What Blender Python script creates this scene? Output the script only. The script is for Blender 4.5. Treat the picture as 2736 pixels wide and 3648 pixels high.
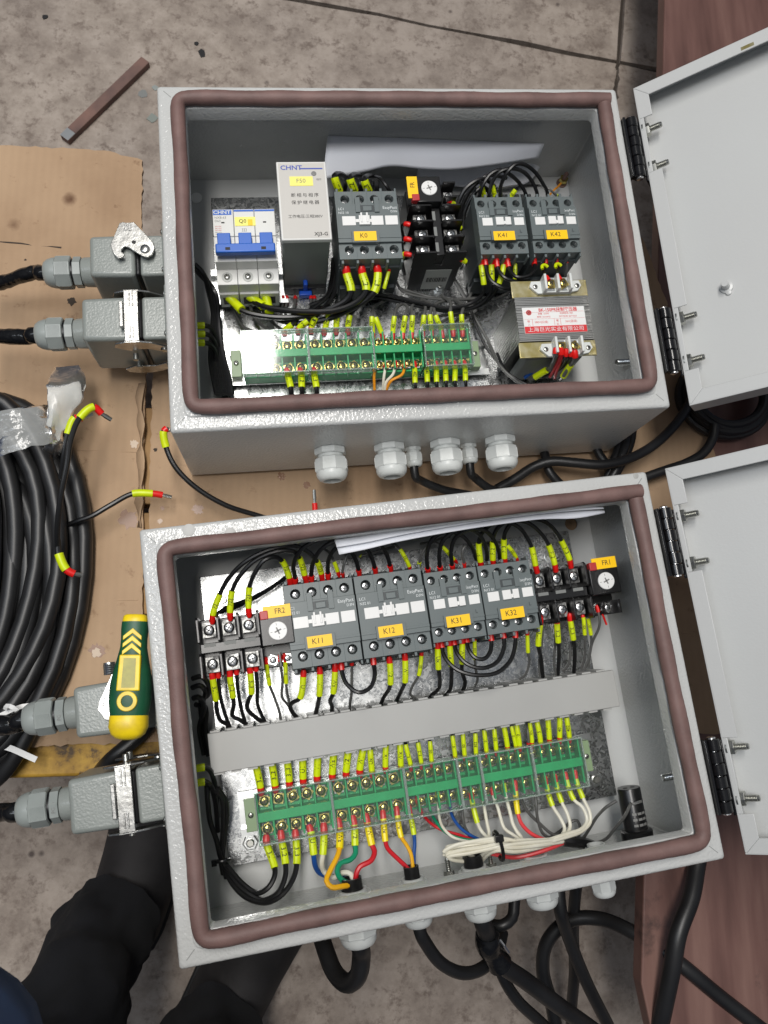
import bpy, bmesh, math, random
from mathutils import Vector, Matrix
random.seed(7)
sc = bpy.context.scene
for o in list(bpy.data.objects): bpy.data.objects.remove(o)
COL = sc.collection
MM = 0.001
PI = math.pi

# ------------------------------------------------------------------ camera
FPX = 2780.0                                     # focal length in photograph pixels (2736 x 3648)
CAMH = 578.8                                     # mm above the front planes of the two boxes
def rodr(rx, ry, rz):
    v = Vector((rx, ry, rz)); a = v.length
    return Matrix.Rotation(a, 3, v.normalized()) if a > 1e-9 else Matrix.Identity(3)
RC = rodr(-0.2018, -0.1276, 0) @ Matrix(((1, 0, 0), (0, -1, 0), (0, 0, -1)))   # world -> camera (x right, y down, z ahead)
cam = bpy.data.cameras.new('camera'); camo = bpy.data.objects.new('camera', cam); COL.objects.link(camo)
cam.sensor_fit = 'HORIZONTAL'; cam.sensor_width = 36.0; cam.lens = 36.0 * FPX / 2736.0
cam.clip_start = 0.01; cam.clip_end = 100
m = Matrix.Identity(4)
for i in range(3):
    m[i][0] = RC[0][i]; m[i][1] = -RC[1][i]; m[i][2] = -RC[2][i]
m[2][3] = CAMH * MM
camo.matrix_world = m
sc.camera = camo
cam.dof.use_dof = True; cam.dof.focus_distance = 0.64; cam.dof.aperture_fstop = 18.0      # a phone's 3 mm aperture
sc.render.resolution_x = 768; sc.render.resolution_y = 1024

# ------------------------------------------------------------------ light: workshop hall, one fluorescent fitting overhead to the north-west
wd = bpy.data.worlds.new('World'); sc.world = wd; wd.use_nodes = True
# hall surroundings: a lit ceiling overhead, darker walls and floor around
wn, wl = wd.node_tree.nodes, wd.node_tree.links; bg = wn['Background']; bg.inputs[1].default_value = 1.0
wt = wn.new('ShaderNodeTexCoord'); ws = wn.new('ShaderNodeSeparateXYZ'); wr = wn.new('ShaderNodeValToRGB')
wl.new(wt.outputs['Generated'], ws.inputs[0]); wl.new(ws.outputs['Z'], wr.inputs['Fac']); wl.new(wr.outputs['Color'], bg.inputs[0])
wr.color_ramp.elements[0].position = 0.25; wr.color_ramp.elements[0].color = (0.038, 0.047, 0.068, 1); wr.color_ramp.elements[1].position = 0.9; wr.color_ramp.elements[1].color = (0.235, 0.25, 0.275, 1)
def area(name, loc, target, sx, sy, power, col):
    l = bpy.data.lights.new(name, 'AREA'); l.shape = 'RECTANGLE'; l.size = sx; l.size_y = sy; l.energy = power; l.color = col
    o = bpy.data.objects.new(name, l); COL.objects.link(o); o.location = loc
    d = Vector(target) - Vector(loc); o.rotation_euler = d.to_track_quat('-Z', 'Y').to_euler(); return o
area('ceiling_lamp', (-0.275, 0.72, 2.5), (-0.275, 0.7199, 0), 0.33, 1.9, 62, (1.0, 0.965, 0.92))
area('far_ceiling_lamp', (-1.35, 0.1, 2.5), (0.05, 0.1, 0), 0.4, 1.5, 11, (0.84, 0.91, 1.0))
sc.view_settings.view_transform = 'Standard'; sc.view_settings.look = 'None'
sc.view_settings.exposure = 0.12; sc.view_settings.gamma = 1.0
sc.render.engine = 'CYCLES'

# ------------------------------------------------------------------ frames (all lengths in mm)
class Fr:
    def __init__(s, M, o): s.M = M.copy(); s.o = Vector(o)
    def w(s, p): return s.M @ Vector(p) + s.o
    def sub(s, p, R=None): return Fr(s.M @ R if R is not None else s.M, s.w(p))
    def m4(s, base=(0, 0, 0)): return Matrix.Translation(s.w(base) * MM) @ s.M.to_4x4()
def RX(a): return Matrix.Rotation(math.radians(a), 3, 'X')
def RY(a): return Matrix.Rotation(math.radians(a), 3, 'Y')
def RZ(a): return Matrix.Rotation(math.radians(a), 3, 'Z')
W = Fr(Matrix.Identity(3), (0, 0, 0))
A = Fr(Matrix.Rotation(0.0788, 3, 'Z') @ rodr(-0.0083, -0.0088, 0), (-109.56, 476.36, -0.44))   # upper box: origin at its front top left corner, x right, y up the box, z towards the lid
B = Fr(Matrix.Rotation(0.1325, 3, 'Z') @ rodr(0.0146, 0.0076, 0), (-105.47, 103.58, 0.44))      # lower box
ZC, ZF = -131.5, -380.0                          # cardboard top, concrete floor
# regions of the photograph used when reading positions off it: origin and scale
ZONE = {'s': (0, 0, 1.0), 'b1': (500, 1700, 1000/1659), 'b2': (1300, 1750, 1000/1659), 'b3': (700, 2400, 800/1659), 'b4': (1350, 2450, 1000/1659),
        'a1': (500, 250, 1100/1659), 'a2': (1400, 400, 1336/1659), 'a3': (650, 900, 1100/1659), 'a5': (1140, 560, 600/1659), 'a6': (1700, 900, 650/1659),
        'a7': (660, 980, 500/1659), 'a8': (1700, 330, 650/1659), 'l1': (0, 700, 700/1659), 'l2': (0, 1300, 1200/1659), 'l3': (0, 2000, 900/1659),
        'l4': (0, 2800, 1300/1659), 'r1': (1100, 2900, 1636/1659), 'r2': (1900, 1300, 836/1659), 'r3': (2100, 0, 636/1659), 'r4': (2200, 1600, 536/790)}
def ray(z, x, y):
    ox, oy, s = ZONE[z]
    return RC.transposed() @ Vector(((ox + x*s - 1368)/FPX, (oy + y*s - 1824)/FPX, 1.0))
def at(fr, z, x, y, h, ax=2):                    # point of frame fr on the plane coordinate[ax] = h seen at (x, y) of zone z
    d = fr.M.transposed() @ ray(z, x, y); c = fr.M.transposed() @ (Vector((0, 0, CAMH)) - fr.o)
    return c + d * ((h - c[ax]) / d[ax])

# ------------------------------------------------------------------ materials
def lin(c):
    return tuple(((v/255)/12.92 if v/255 <= 0.04045 else ((v/255+0.055)/1.055)**2.4) for v in c) + (1,)
MT = {}
def mat(name, col, rough=0.5, metal=0.0, spec=0.5, bump=None, vary=None, trans=0.0, coat=0.0, alpha=None, sss=None, aniso=None):
    """col: sRGB triple; bump: (scale, strength, distance mm, detail); vary: (scale, darker sRGB, lo, hi)"""
    m = bpy.data.materials.new(name); m.use_nodes = True; nt = m.node_tree; b = nt.nodes['Principled BSDF']
    b.inputs['Base Color'].default_value = lin(col); b.inputs['Roughness'].default_value = rough; b.inputs['Metallic'].default_value = metal
    b.inputs['Specular IOR Level'].default_value = spec; b.inputs['Coat Weight'].default_value = coat; b.inputs['Transmission Weight'].default_value = trans
    tc = nt.nodes.new('ShaderNodeTexCoord')
    if vary:
        n = nt.nodes.new('ShaderNodeTexNoise'); n.inputs['Scale'].default_value = vary[0]; n.inputs['Detail'].default_value = 5
        nt.links.new(tc.outputs['Object'], n.inputs['Vector'])
        r = nt.nodes.new('ShaderNodeValToRGB'); r.color_ramp.elements[0].position = vary[2]; r.color_ramp.elements[1].position = vary[3]
        r.color_ramp.elements[0].color = lin(vary[1]); r.color_ramp.elements[1].color = lin(col)
        nt.links.new(n.outputs['Fac'], r.inputs['Fac']); nt.links.new(r.outputs['Color'], b.inputs['Base Color'])
    if bump:
        n = nt.nodes.new('ShaderNodeTexNoise'); n.inputs['Scale'].default_value = bump[0]; n.inputs['Detail'].default_value = bump[3] if len(bump) > 3 else 2
        nt.links.new(tc.outputs['Object'], n.inputs['Vector'])
        bp = nt.nodes.new('ShaderNodeBump'); bp.inputs['Strength'].default_value = bump[1]; bp.inputs['Distance'].default_value = bump[2]*MM
        nt.links.new(n.outputs['Fac'], bp.inputs['Height']); nt.links.new(bp.outputs['Normal'], b.inputs['Normal'])
    MT[name] = m; return m
def nodes(name): nt = MT[name].node_tree; return nt, nt.nodes, nt.links, nt.nodes['Principled BSDF']
mat('paint', (190, 191, 189), 0.2, bump=(420, 0.85, 0.6, 1.5), vary=(9, (184, 185, 183), 0.3, 0.7))
mat('paint_smooth', (188, 190, 189), 0.33, bump=(500, 0.2, 0.35, 1.5), vary=(7, (186, 187, 186), 0.3, 0.7))
mat('gasket', (122, 95, 90), 0.6, bump=(700, 0.5, 0.4, 5), vary=(45, (98, 75, 71), 0.3, 0.68))
mat('steel', (205, 207, 206), 0.28, 1.0, bump=(300, 0.08, 0.2, 3))
mat('chrome', (228, 228, 228), 0.27, 1.0)
mat('clip_metal', (150, 150, 148), 0.4, 1.0, bump=(260, 0.6, 1.2, 2), vary=(160, (62, 62, 62), 0.35, 0.65))
mat('bolt_zinc', (178, 178, 172), 0.34, 1.0)
mat('brass_zinc', (214, 196, 128), 0.24, 1.0, vary=(200, (178, 160, 84), 0.35, 0.65))
mat('chromate', (216, 208, 172), 0.34, 1.0, vary=(90, (184, 170, 112), 0.35, 0.65))
mat('latch_zinc', (186, 186, 183), 0.26, 1.0, bump=(300, 0.25, 0.4, 3), vary=(80, (150, 149, 145), 0.35, 0.65))
mat('contactor', (98, 106, 106), 0.4, bump=(1500, 0.15, 0.15), vary=(40, (95, 104, 105), 0.35, 0.65))
mat('contactor_dark', (56, 62, 64), 0.45)
mat('white_plastic', (226, 226, 224), 0.35)
mat('gland_white', (214, 217, 214), 0.36, vary=(60, (203, 206, 203), 0.35, 0.65))
mat('gland_grey', (148, 154, 151), 0.36, vary=(60, (138, 144, 141), 0.35, 0.65))
mat('hood_grey', (141, 146, 142), 0.3, bump=(520, 0.42, 0.45, 1.5), vary=(20, (130, 135, 131), 0.35, 0.65))
mat('yellow_label', (252, 200, 8), 0.42)
mat('pale_label', (243, 234, 120), 0.42)
mat('ink', (28, 26, 26), 0.6)
mat('print_white', (216, 220, 220), 0.6)
mat('print_blue', (66, 84, 170), 0.5)
mat('print_red', (205, 44, 48), 0.5)
mat('print_grey', (120, 120, 118), 0.5)
mat('black_plastic', (22, 22, 23), 0.3, bump=(700, 0.08, 0.2))
mat('wire_black', (19, 19, 20), 0.36, bump=(500, 0.08, 0.2))
mat('cable_black', (20, 20, 21), 0.42, bump=(260, 0.1, 0.4), vary=(30, (30, 30, 31), 0.4, 0.7))
mat('tape_black', (16, 16, 17), 0.2, bump=(140, 0.6, 1.6, 2))
mat('wire_grey', (84, 84, 82), 0.42)
mat('wire_white', (226, 223, 208), 0.4, vary=(50, (212, 207, 188), 0.35, 0.65))
mat('wire_red', (196, 24, 36), 0.4)
mat('wire_pink', (226, 70, 74), 0.4)
mat('wire_green', (10, 134, 96), 0.4)
mat('wire_blue', (20, 74, 146), 0.4)
mat('wire_yellow', (232, 172, 14), 0.4)
mat('wire_orange', (230, 148, 26), 0.4)
mat('ferrule', (218, 26, 22), 0.36)
mat('sleeve', (208, 226, 8), 0.4, vary=(120, (196, 212, 10), 0.35, 0.65))
mat('sleeve_warm', (240, 216, 6), 0.4)
mat('tb_green', (18, 158, 92), 0.38, vary=(60, (14, 146, 84), 0.35, 0.65))
mat('mcb_white', (214, 214, 210), 0.38)
mat('mcb_grey', (176, 178, 174), 0.4)
mat('mcb_blue', (22, 92, 186), 0.36)
mat('relay_grey', (192, 189, 183), 0.42)
mat('relay_body', (128, 134, 128), 0.36)
mat('duct_grey', (168, 168, 165), 0.42, vary=(10, (160, 160, 157), 0.35, 0.65))
mat('clip_blue', (20, 80, 190), 0.35)
mat('button_red', (178, 48, 50), 0.42)
mat('handle_green', (14, 84, 52), 0.46, bump=(400, 0.15, 0.3), vary=(60, (10, 66, 42), 0.3, 0.7))
mat('handle_yellow', (238, 208, 24), 0.4, vary=(80, (198, 168, 28), 0.28, 0.6))
mat('window_yellow', (164, 158, 44), 0.4, vary=(120, (128, 122, 40), 0.3, 0.7))
mat('hinge_black', (16, 16, 18), 0.2, bump=(300, 0.08, 0.3))
mat('paper', (236, 238, 244), 0.6)
mat('foam_grey', (120, 122, 120), 0.6)
mat('trouser', (22, 23, 29), 0.9, bump=(1600, 0.5, 0.5), vary=(12, (11, 12, 15), 0.35, 0.65))
mat('jacket', (42, 62, 96), 0.85, bump=(1600, 0.4, 0.5))
mat('shoe', (44, 42, 43), 0.78, bump=(240, 0.25, 0.6, 3), vary=(18, (24, 22, 23), 0.35, 0.65))
mat('sole', (26, 26, 27), 0.7)
mat('rust', (128, 98, 88), 0.75, 0.1, bump=(300, 0.5, 0.6, 4), vary=(22, (92, 74, 70), 0.35, 0.65))
mat('timber', (166, 132, 88), 0.75, bump=(60, 0.3, 0.8, 4), vary=(14, (140, 108, 70), 0.3, 0.7))
mat('zip_white', (224, 224, 222), 0.4)
mat('tb_body', (60, 70, 66), 0.45)

# clear plastic: see-through with a fresnel sheen
def clear(name, tint, base, rough, tex=None):
    m = bpy.data.materials.new(name); m.use_nodes = True; nt = m.node_tree; nt.nodes.clear()
    out = nt.nodes.new('ShaderNodeOutputMaterial'); tr = nt.nodes.new('ShaderNodeBsdfTransparent'); tr.inputs[0].default_value = tint
    gl = nt.nodes.new('ShaderNodeBsdfGlossy'); gl.inputs['Roughness'].default_value = rough; gl.inputs['Color'].default_value = (1, 1, 1, 1)
    df = nt.nodes.new('ShaderNodeBsdfDiffuse'); df.inputs[0].default_value = (0.8, 0.82, 0.8, 1)
    lw = nt.nodes.new('ShaderNodeFresnel'); lw.inputs['IOR'].default_value = 1.5
    mx = nt.nodes.new('ShaderNodeMixShader'); mx2 = nt.nodes.new('ShaderNodeMixShader'); mx2.inputs[0].default_value = base
    nt.links.new(lw.outputs[0], mx.inputs[0]); nt.links.new(tr.outputs[0], mx2.inputs[1]); nt.links.new(df.outputs[0], mx2.inputs[2])
    nt.links.new(mx2.outputs[0], mx.inputs[1]); nt.links.new(gl.outputs[0], mx.inputs[2]); nt.links.new(mx.outputs[0], out.inputs[0])
    if tex:
        tc = nt.nodes.new('ShaderNodeTexCoord'); n = nt.nodes.new('ShaderNodeTexNoise'); n.inputs['Scale'].default_value = tex[0]; n.inputs['Detail'].default_value = 3
        bp = nt.nodes.new('ShaderNodeBump'); bp.inputs['Strength'].default_value = tex[1]; bp.inputs['Distance'].default_value = 0.002
        nt.links.new(tc.outputs['Object'], n.inputs['Vector']); nt.links.new(n.outputs[0], bp.inputs['Height'])
        nt.links.new(bp.outputs[0], gl.inputs['Normal'])
    MT[name] = m
clear('clear_cover', (0.97, 0.99, 0.98, 1), 0.012, 0.07)
clear('clear_edge', (0.86, 0.95, 0.9, 1), 0.16, 0.12)
clear('plastic_film', (0.92, 0.92, 0.92, 1), 0.3, 0.2, (110, 0.7))
clear('plastic_strip', (0.95, 0.95, 0.93, 1), 0.5, 0.3, (90, 0.5))
mat('stop_green', (136, 158, 122), 0.4)

# galvanised sheet with spangle and rolled streaks
mat('galvanised', (200, 203, 202), 0.3, 1.0)
nt, N, L, b = nodes('galvanised')
tc = N.new('ShaderNodeTexCoord'); nz = N.new('ShaderNodeTexNoise'); nz.inputs['Scale'].default_value = 60; nz.inputs['Detail'].default_value = 6
vo = N.new('ShaderNodeTexVoronoi'); vo.inputs['Scale'].default_value = 130
ad = N.new('ShaderNodeMixRGB'); ad.inputs[0].default_value = 0.12
L.new(tc.outputs['Object'], nz.inputs['Vector']); L.new(tc.outputs['Object'], ad.inputs[1]); L.new(nz.outputs['Color'], ad.inputs[2]); L.new(ad.outputs[0], vo.inputs['Vector'])
rp = N.new('ShaderNodeValToRGB'); rp.color_ramp.elements[0].color = (0.43, 0.44, 0.44, 1); rp.color_ramp.elements[1].color = (0.56, 0.57, 0.57, 1)
sp = N.new('ShaderNodeSeparateColor'); L.new(vo.outputs['Color'], sp.inputs[0]); L.new(sp.outputs[0], rp.inputs['Fac']); L.new(rp.outputs['Color'], b.inputs['Base Color'])
mr = N.new('ShaderNodeMapRange'); mr.inputs['To Min'].default_value = 0.2; mr.inputs['To Max'].default_value = 0.36; L.new(sp.outputs[1], mr.inputs[0]); L.new(mr.outputs[0], b.inputs['Roughness'])
bp = N.new('ShaderNodeBump'); bp.inputs['Strength'].default_value = 0.12; bp.inputs['Distance'].default_value = 0.0008; L.new(nz.outputs['Fac'], bp.inputs['Height']); L.new(bp.outputs[0], b.inputs['Normal'])

# concrete
mat('concrete', (160, 148, 137), 0.78)
nt, N, L, b = nodes('concrete')
tc = N.new('ShaderNodeTexCoord')
def noise(sc_, det, rough=0.6):
    n = N.new('ShaderNodeTexNoise'); n.inputs['Scale'].default_value = sc_; n.inputs['Detail'].default_value = det; n.inputs['Roughness'].default_value = rough
    L.new(tc.outputs['Object'], n.inputs['Vector']); return n
def ramp(src, stops):
    r = N.new('ShaderNodeValToRGB'); e = r.color_ramp.elements
    while len(e) < len(stops): e.new(0.5)
    for i, (p, c) in enumerate(stops): e[i].position = p; e[i].color = c if len(c) == 4 else lin(c)
    L.new(src, r.inputs['Fac']); return r
def mixc(fac, a, c, mode='MIX'):
    x = N.new('ShaderNodeMixRGB'); x.blend_type = mode
    if isinstance(fac, float): x.inputs[0].default_value = fac
    else: L.new(fac, x.inputs[0])
    for i, v in ((1, a), (2, c)):
        if isinstance(v, tuple): x.inputs[i].default_value = v
        else: L.new(v, x.inputs[i])
    return x
n1 = noise(20, 10, 0.72); n2 = noise(64, 10, 0.76); n3 = noise(3.2, 4)
c1 = ramp(n1.outputs['Fac'], [(0.36, (130, 119, 110)), (0.48, (149, 138, 128)), (0.60, (165, 154, 144))])
st = ramp(n2.outputs['Fac'], [(0.36, (0, 0, 0, 1)), (0.49, (1, 1, 1, 1))])
c2 = mixc(st.outputs['Color'], lin((116, 104, 95)), c1.outputs['Color'])
big = ramp(n3.outputs['Fac'], [(0.42, (0.92, 0.91, 0.91, 1)), (0.58, (1.03, 1.02, 1.01, 1))])
c3 = mixc(1.0, c2.outputs[0], big.outputs['Color'], 'MULTIPLY')
vo = N.new('ShaderNodeTexVoronoi'); vo.inputs['Scale'].default_value = 26; vo.inputs['Randomness'].default_value = 1.0; L.new(tc.outputs['Object'], vo.inputs['Vector'])
pit = ramp(vo.outputs['Distance'], [(0.05, (1, 1, 1, 1)), (0.12, (0, 0, 0, 1))])
gate = ramp(noise(17, 2).outputs['Fac'], [(0.5, (0, 0, 0, 1)), (0.6, (1, 1, 1, 1))])
pm = mixc(1.0, pit.outputs['Color'], gate.outputs['Color'], 'MULTIPLY')
c4 = mixc(pm.outputs[0], c3.outputs[0], lin((84, 74, 69))); L.new(c4.outputs[0], b.inputs['Base Color'])
bp = N.new('ShaderNodeBump'); bp.inputs['Strength'].default_value = 0.5; bp.inputs['Distance'].default_value = 0.0015; L.new(n2.outputs['Fac'], bp.inputs['Height']); L.new(bp.outputs[0], b.inputs['Normal'])

# cardboard: flute lines, oil spots, scuffs
mat('cardboard', (184, 152, 118), 0.8)
nt, N, L, b = nodes('cardboard')
tc = N.new('ShaderNodeTexCoord')
n1 = noise(5, 6); n2 = noise(60, 6, 0.7)
c1 = ramp(n1.outputs['Fac'], [(0.35, (154, 126, 98)), (0.5, (168, 140, 111)), (0.65, (177, 149, 119))])
wv = N.new('ShaderNodeTexWave'); wv.inputs['Scale'].default_value = 42; wv.inputs['Distortion'].default_value = 0.6; wv.inputs['Detail'].default_value = 1; L.new(tc.outputs['Object'], wv.inputs['Vector'])
c2 = mixc(0.015, c1.outputs['Color'], wv.outputs['Color'], 'OVERLAY')
fib = ramp(n2.outputs['Fac'], [(0.30, (150, 120, 92)), (0.40, (255, 255, 255))])
c3 = mixc(0.5, c2.outputs[0], fib.outputs['Color'], 'MULTIPLY')
vo = N.new('ShaderNodeTexVoronoi'); vo.inputs['Scale'].default_value = 15; L.new(tc.outputs['Object'], vo.inputs['Vector'])
dz = mixc(0.12, vo.outputs['Distance'], n2.outputs['Fac'])
sp = ramp(dz.outputs[0], [(0.09, (1, 1, 1, 1)), (0.17, (0, 0, 0, 1))])
gate = ramp(noise(7, 1).outputs['Fac'], [(0.52, (0, 0, 0, 1)), (0.6, (1, 1, 1, 1))])
pm = mixc(1.0, sp.outputs['Color'], gate.outputs['Color'], 'MULTIPLY')
c4 = mixc(pm.outputs[0], c3.outputs[0], lin((96, 66, 44))); L.new(c4.outputs[0], b.inputs['Base Color'])
bp = N.new('ShaderNodeBump'); bp.inputs['Strength'].default_value = 0.07; bp.inputs['Distance'].default_value = 0.0008; L.new(wv.outputs['Fac'], bp.inputs['Height']); L.new(bp.outputs[0], b.inputs['Normal'])

# brown film-faced plywood, rubbed along the grain
mat('brown_ply', (118, 78, 72), 0.5)
nt, N, L, b = nodes('brown_ply')
tc = N.new('ShaderNodeTexCoord'); mp = N.new('ShaderNodeMapping'); mp.inputs['Scale'].default_value = (14, 1.6, 1); L.new(tc.outputs['Object'], mp.inputs['Vector'])
nz = N.new('ShaderNodeTexNoise'); nz.inputs['Scale'].default_value = 3; nz.inputs['Detail'].default_value = 8; L.new(mp.outputs[0], nz.inputs['Vector'])
c1 = ramp(nz.outputs['Fac'], [(0.34, (84, 57, 51)), (0.5, (104, 74, 67)), (0.66, (122, 92, 83))])
n2 = noise(11, 6, 0.7); s2 = ramp(n2.outputs['Fac'], [(0.30, (1, 1, 1, 1)), (0.40, (0, 0, 0, 1))])
c2 = mixc(s2.outputs['Color'], c1.outputs['Color'], lin((72, 54, 50))); L.new(c2.outputs[0], b.inputs['Base Color'])

mat('yellow_beam', (190, 146, 44), 0.6)
nt, N, L, b = nodes('yellow_beam')
tc = N.new('ShaderNodeTexCoord'); n1 = noise(40, 8, 0.72); n2 = noise(9, 5)
c1 = ramp(n1.outputs['Fac'], [(0.38, (92, 70, 38)), (0.46, (176, 136, 48)), (0.62, (206, 164, 62))])
c2 = ramp(n2.outputs['Fac'], [(0.4, (0.62, 0.58, 0.55, 1)), (0.6, (1, 1, 1, 1))])
L.new(mixc(1.0, c1.outputs['Color'], c2.outputs['Color'], 'MULTIPLY').outputs[0], b.inputs['Base Color'])
mat('joint_dirt', (62, 54, 47), 0.9)
# transformer laminations
mat('lamination', (172, 173, 170), 0.36, 0.9)
nt, N, L, b = nodes('lamination')
tc = N.new('ShaderNodeTexCoord'); wv = N.new('ShaderNodeTexWave'); wv.bands_direction = 'Y'; wv.inputs['Scale'].default_value = 320; wv.inputs['Distortion'].default_value = 0.5
L.new(tc.outputs['Object'], wv.inputs['Vector']); c1 = ramp(wv.outputs['Fac'], [(0.2, (112, 112, 110)), (0.7, (188, 189, 186))]); L.new(c1.outputs['Color'], b.inputs['Base Color'])
# ------------------------------------------------------------------ mesh helpers
class MB:
    """collects faces (mm, in the frame of the thing); build() makes ONE mesh object"""
    def __init__(s): s.v = []; s.f = []; s.mi = []; s.cur = 0
    def add(s, vs, fs):
        n = len(s.v); s.v += [tuple(p) for p in vs]; s.f += [tuple(i + n for i in f) for f in fs]; s.mi += [s.cur]*len(fs); return s
    def box(s, x0, x1, y0, y1, z0, z1):
        return s.add([(x0,y0,z0),(x1,y0,z0),(x1,y1,z0),(x0,y1,z0),(x0,y0,z1),(x1,y0,z1),(x1,y1,z1),(x0,y1,z1)],
                     [(0,3,2,1),(4,5,6,7),(0,1,5,4),(1,2,6,5),(2,3,7,6),(3,0,4,7)])
    def xbox(s, c, ax, ay, az):                   # box from centre and three half-axis vectors
        c, ax, ay, az = Vector(c), Vector(ax), Vector(ay), Vector(az)
        vs = [c + ax*i + ay*j + az*k for k in (-1, 1) for j, i in ((-1,-1),(-1,1),(1,1),(1,-1))]
        return s.add(vs, [(0,3,2,1),(4,5,6,7),(0,1,5,4),(1,2,6,5),(2,3,7,6),(3,0,4,7)])
    def prism(s, poly, z0, z1, ax=2):             # polygon (ccw) extruded along axis ax
        def P(p, z): return (p[0], p[1], z) if ax == 2 else ((p[0], z, p[1]) if ax == 1 else (z, p[0], p[1]))
        ar = sum(poly[i][0]*poly[(i+1) % len(poly)][1] - poly[(i+1) % len(poly)][0]*poly[i][1] for i in range(len(poly)))
        if (ar < 0) != (ax == 1): poly = poly[::-1]
        n = len(poly)
        return s.add([P(p, z0) for p in poly] + [P(p, z1) for p in poly], [tuple(range(n))[::-1], tuple(range(n, 2*n))] + [(i, (i+1) % n, n + (i+1) % n, n + i) for i in range(n)])
    def lathe(s, o, axis, prof, n=16, xdir=None, star=None):   # prof: [(radius, height)...]
        o, a = Vector(o), Vector(axis).normalized()
        x = Vector(xdir) if xdir else (Vector((1, 0, 0)) if abs(a.x) < 0.9 else Vector((0, 1, 0)))
        x = (x - a*x.dot(a)).normalized(); y = a.cross(x)
        vs, fs = [], []
        for r, h in prof:
            for i in range(n):
                t = 2*PI*i/n; q = r*(star(t, h) if star else 1.0)
                vs.append(o + a*h + (x*math.cos(t) + y*math.sin(t))*q)
        for j in range(len(prof)-1):
            for i in range(n):
                k = (i+1) % n; fs.append((j*n+i, j*n+k, (j+1)*n+k, (j+1)*n+i))
        if prof[0][0] > 1e-6: fs.append(tuple(range(n))[::-1])
        m_ = (len(prof)-1)*n
        if prof[-1][0] > 1e-6: fs.append(tuple(range(m_, m_+n)))
        return s.add(vs, fs)
    def cyl(s, o, axis, r, h, n=14): return s.lathe(o, axis, [(r, 0), (r, h)], n)
    def tube(s, pts, r, n=8, cap=True, squash=None):
        pts = [Vector(p) for p in pts]; k = len(pts); rs = r if isinstance(r, (list, tuple)) else [r]*k
        t0 = (pts[1]-pts[0]).normalized(); x = t0.orthogonal().normalized(); vs, fs = [], []; pt = t0
        for i, p in enumerate(pts):
            t = (pts[min(i+1, k-1)] - pts[max(i-1, 0)]).normalized()
            if t.length < 0.5: t = pt
            q = pt.rotation_difference(t); x = q @ x; x = (x - t*x.dot(t)).normalized(); y = t.cross(x); pt = t
            for j in range(n):
                a = 2*PI*j/n; vs.append(p + (x*math.cos(a) + y*math.sin(a))*rs[i])
        for i in range(k-1):
            for j in range(n):
                l = (j+1) % n; fs.append((i*n+j, i*n+l, (i+1)*n+l, (i+1)*n+j))
        if cap: fs += [tuple(range(n))[::-1], tuple(range((k-1)*n, k*n))]
        return s.add(vs, fs)
    def ringplate(s, x0, x1, y0, y1, z0, z1, cx, cy, r, n=32):   # rectangular plate with a round hole
        inn, out = [], []
        cr = sorted(math.atan2(y-cy, x-cx) for x in (x0, x1) for y in (y0, y1))
        an = sorted(set([2*PI*i/n - PI for i in range(n)] + cr))
        for t in an:
            dx, dy = math.cos(t), math.sin(t)
            k = min([(x1-cx)/dx if dx > 1e-9 else 1e9, (x0-cx)/dx if dx < -1e-9 else 1e9, (y1-cy)/dy if dy > 1e-9 else 1e9, (y0-cy)/dy if dy < -1e-9 else 1e9])
            inn.append((cx+dx*r, cy+dy*r)); out.append((cx+dx*k, cy+dy*k))
        m_ = len(an); vs = [(*p, z0) for p in inn] + [(*p, z0) for p in out] + [(*p, z1) for p in inn] + [(*p, z1) for p in out]; fs = []
        for i in range(m_):
            j = (i+1) % m_
            fs += [(i, j, m_+j, m_+i), (2*m_+i, 3*m_+i, 3*m_+j, 2*m_+j), (i, 2*m_+i, 2*m_+j, j), (m_+i, m_+j, 3*m_+j, 3*m_+i)]
        return s.add(vs, fs)
    def mesh(s, name, mats, bevel=0.0, seg=2, smooth=35, base=(0, 0, 0)):
        me = bpy.data.meshes.new(name); b = Vector(base)
        me.from_pydata([(Vector(p)-b)*MM for p in s.v], [], s.f)
        for m_ in (mats if isinstance(mats, (list, tuple)) else [mats]): me.materials.append(MT[m_])
        if max(s.mi, default=0): me.polygons.foreach_set('material_index', s.mi)
        if bevel:
            bm = bmesh.new(); bm.from_mesh(me)
            ed = [e for e in bm.edges if len(e.link_faces) == 2 and e.calc_face_angle(0) > math.radians(32)]
            for f_ in bm.faces: f_.smooth = len(f_.verts) == 4 and f_.calc_area() < 0
            for f_ in bmesh.ops.bevel(bm, geom=ed, offset=bevel*MM, segments=seg, affect='EDGES', profile=0.5, clamp_overlap=True)['faces']: f_.smooth = True
            bm.to_mesh(me); bm.free()
        elif smooth:
            me.polygons.foreach_set('use_smooth', [True]*len(me.polygons)); me.set_sharp_from_angle(angle=math.radians(smooth))
        me.update(); return me
    def build(s, name, mats, parent=None, fr=None, **kw):
        if parent is not None: base = parent.get('_b', (0, 0, 0))
        else: base = kw.pop('base', (0, 0, 0))
        o = bpy.data.objects.new(name, s.mesh(name, mats, base=base, **kw)); COL.objects.link(o)
        if parent is not None: o.parent = parent; o['_b'] = tuple(base)
        elif fr is not None: o.matrix_world = fr.m4(base); o['_b'] = tuple(base)
        return o
def tag(o, label, cat, group=None, kind=None):
    if label: o['label'] = label
    if cat: o['category'] = cat
    if group: o['group'] = group
    if kind: o['kind'] = kind
    return o
def thing(name, label, cat, fr, base=(0, 0, 0), group=None):
    o = bpy.data.objects.new(name, None); COL.objects.link(o); o.empty_display_size = 0.01
    o.matrix_world = fr.m4(base); o['_b'] = tuple(base); return tag(o, label, cat, group)
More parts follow.
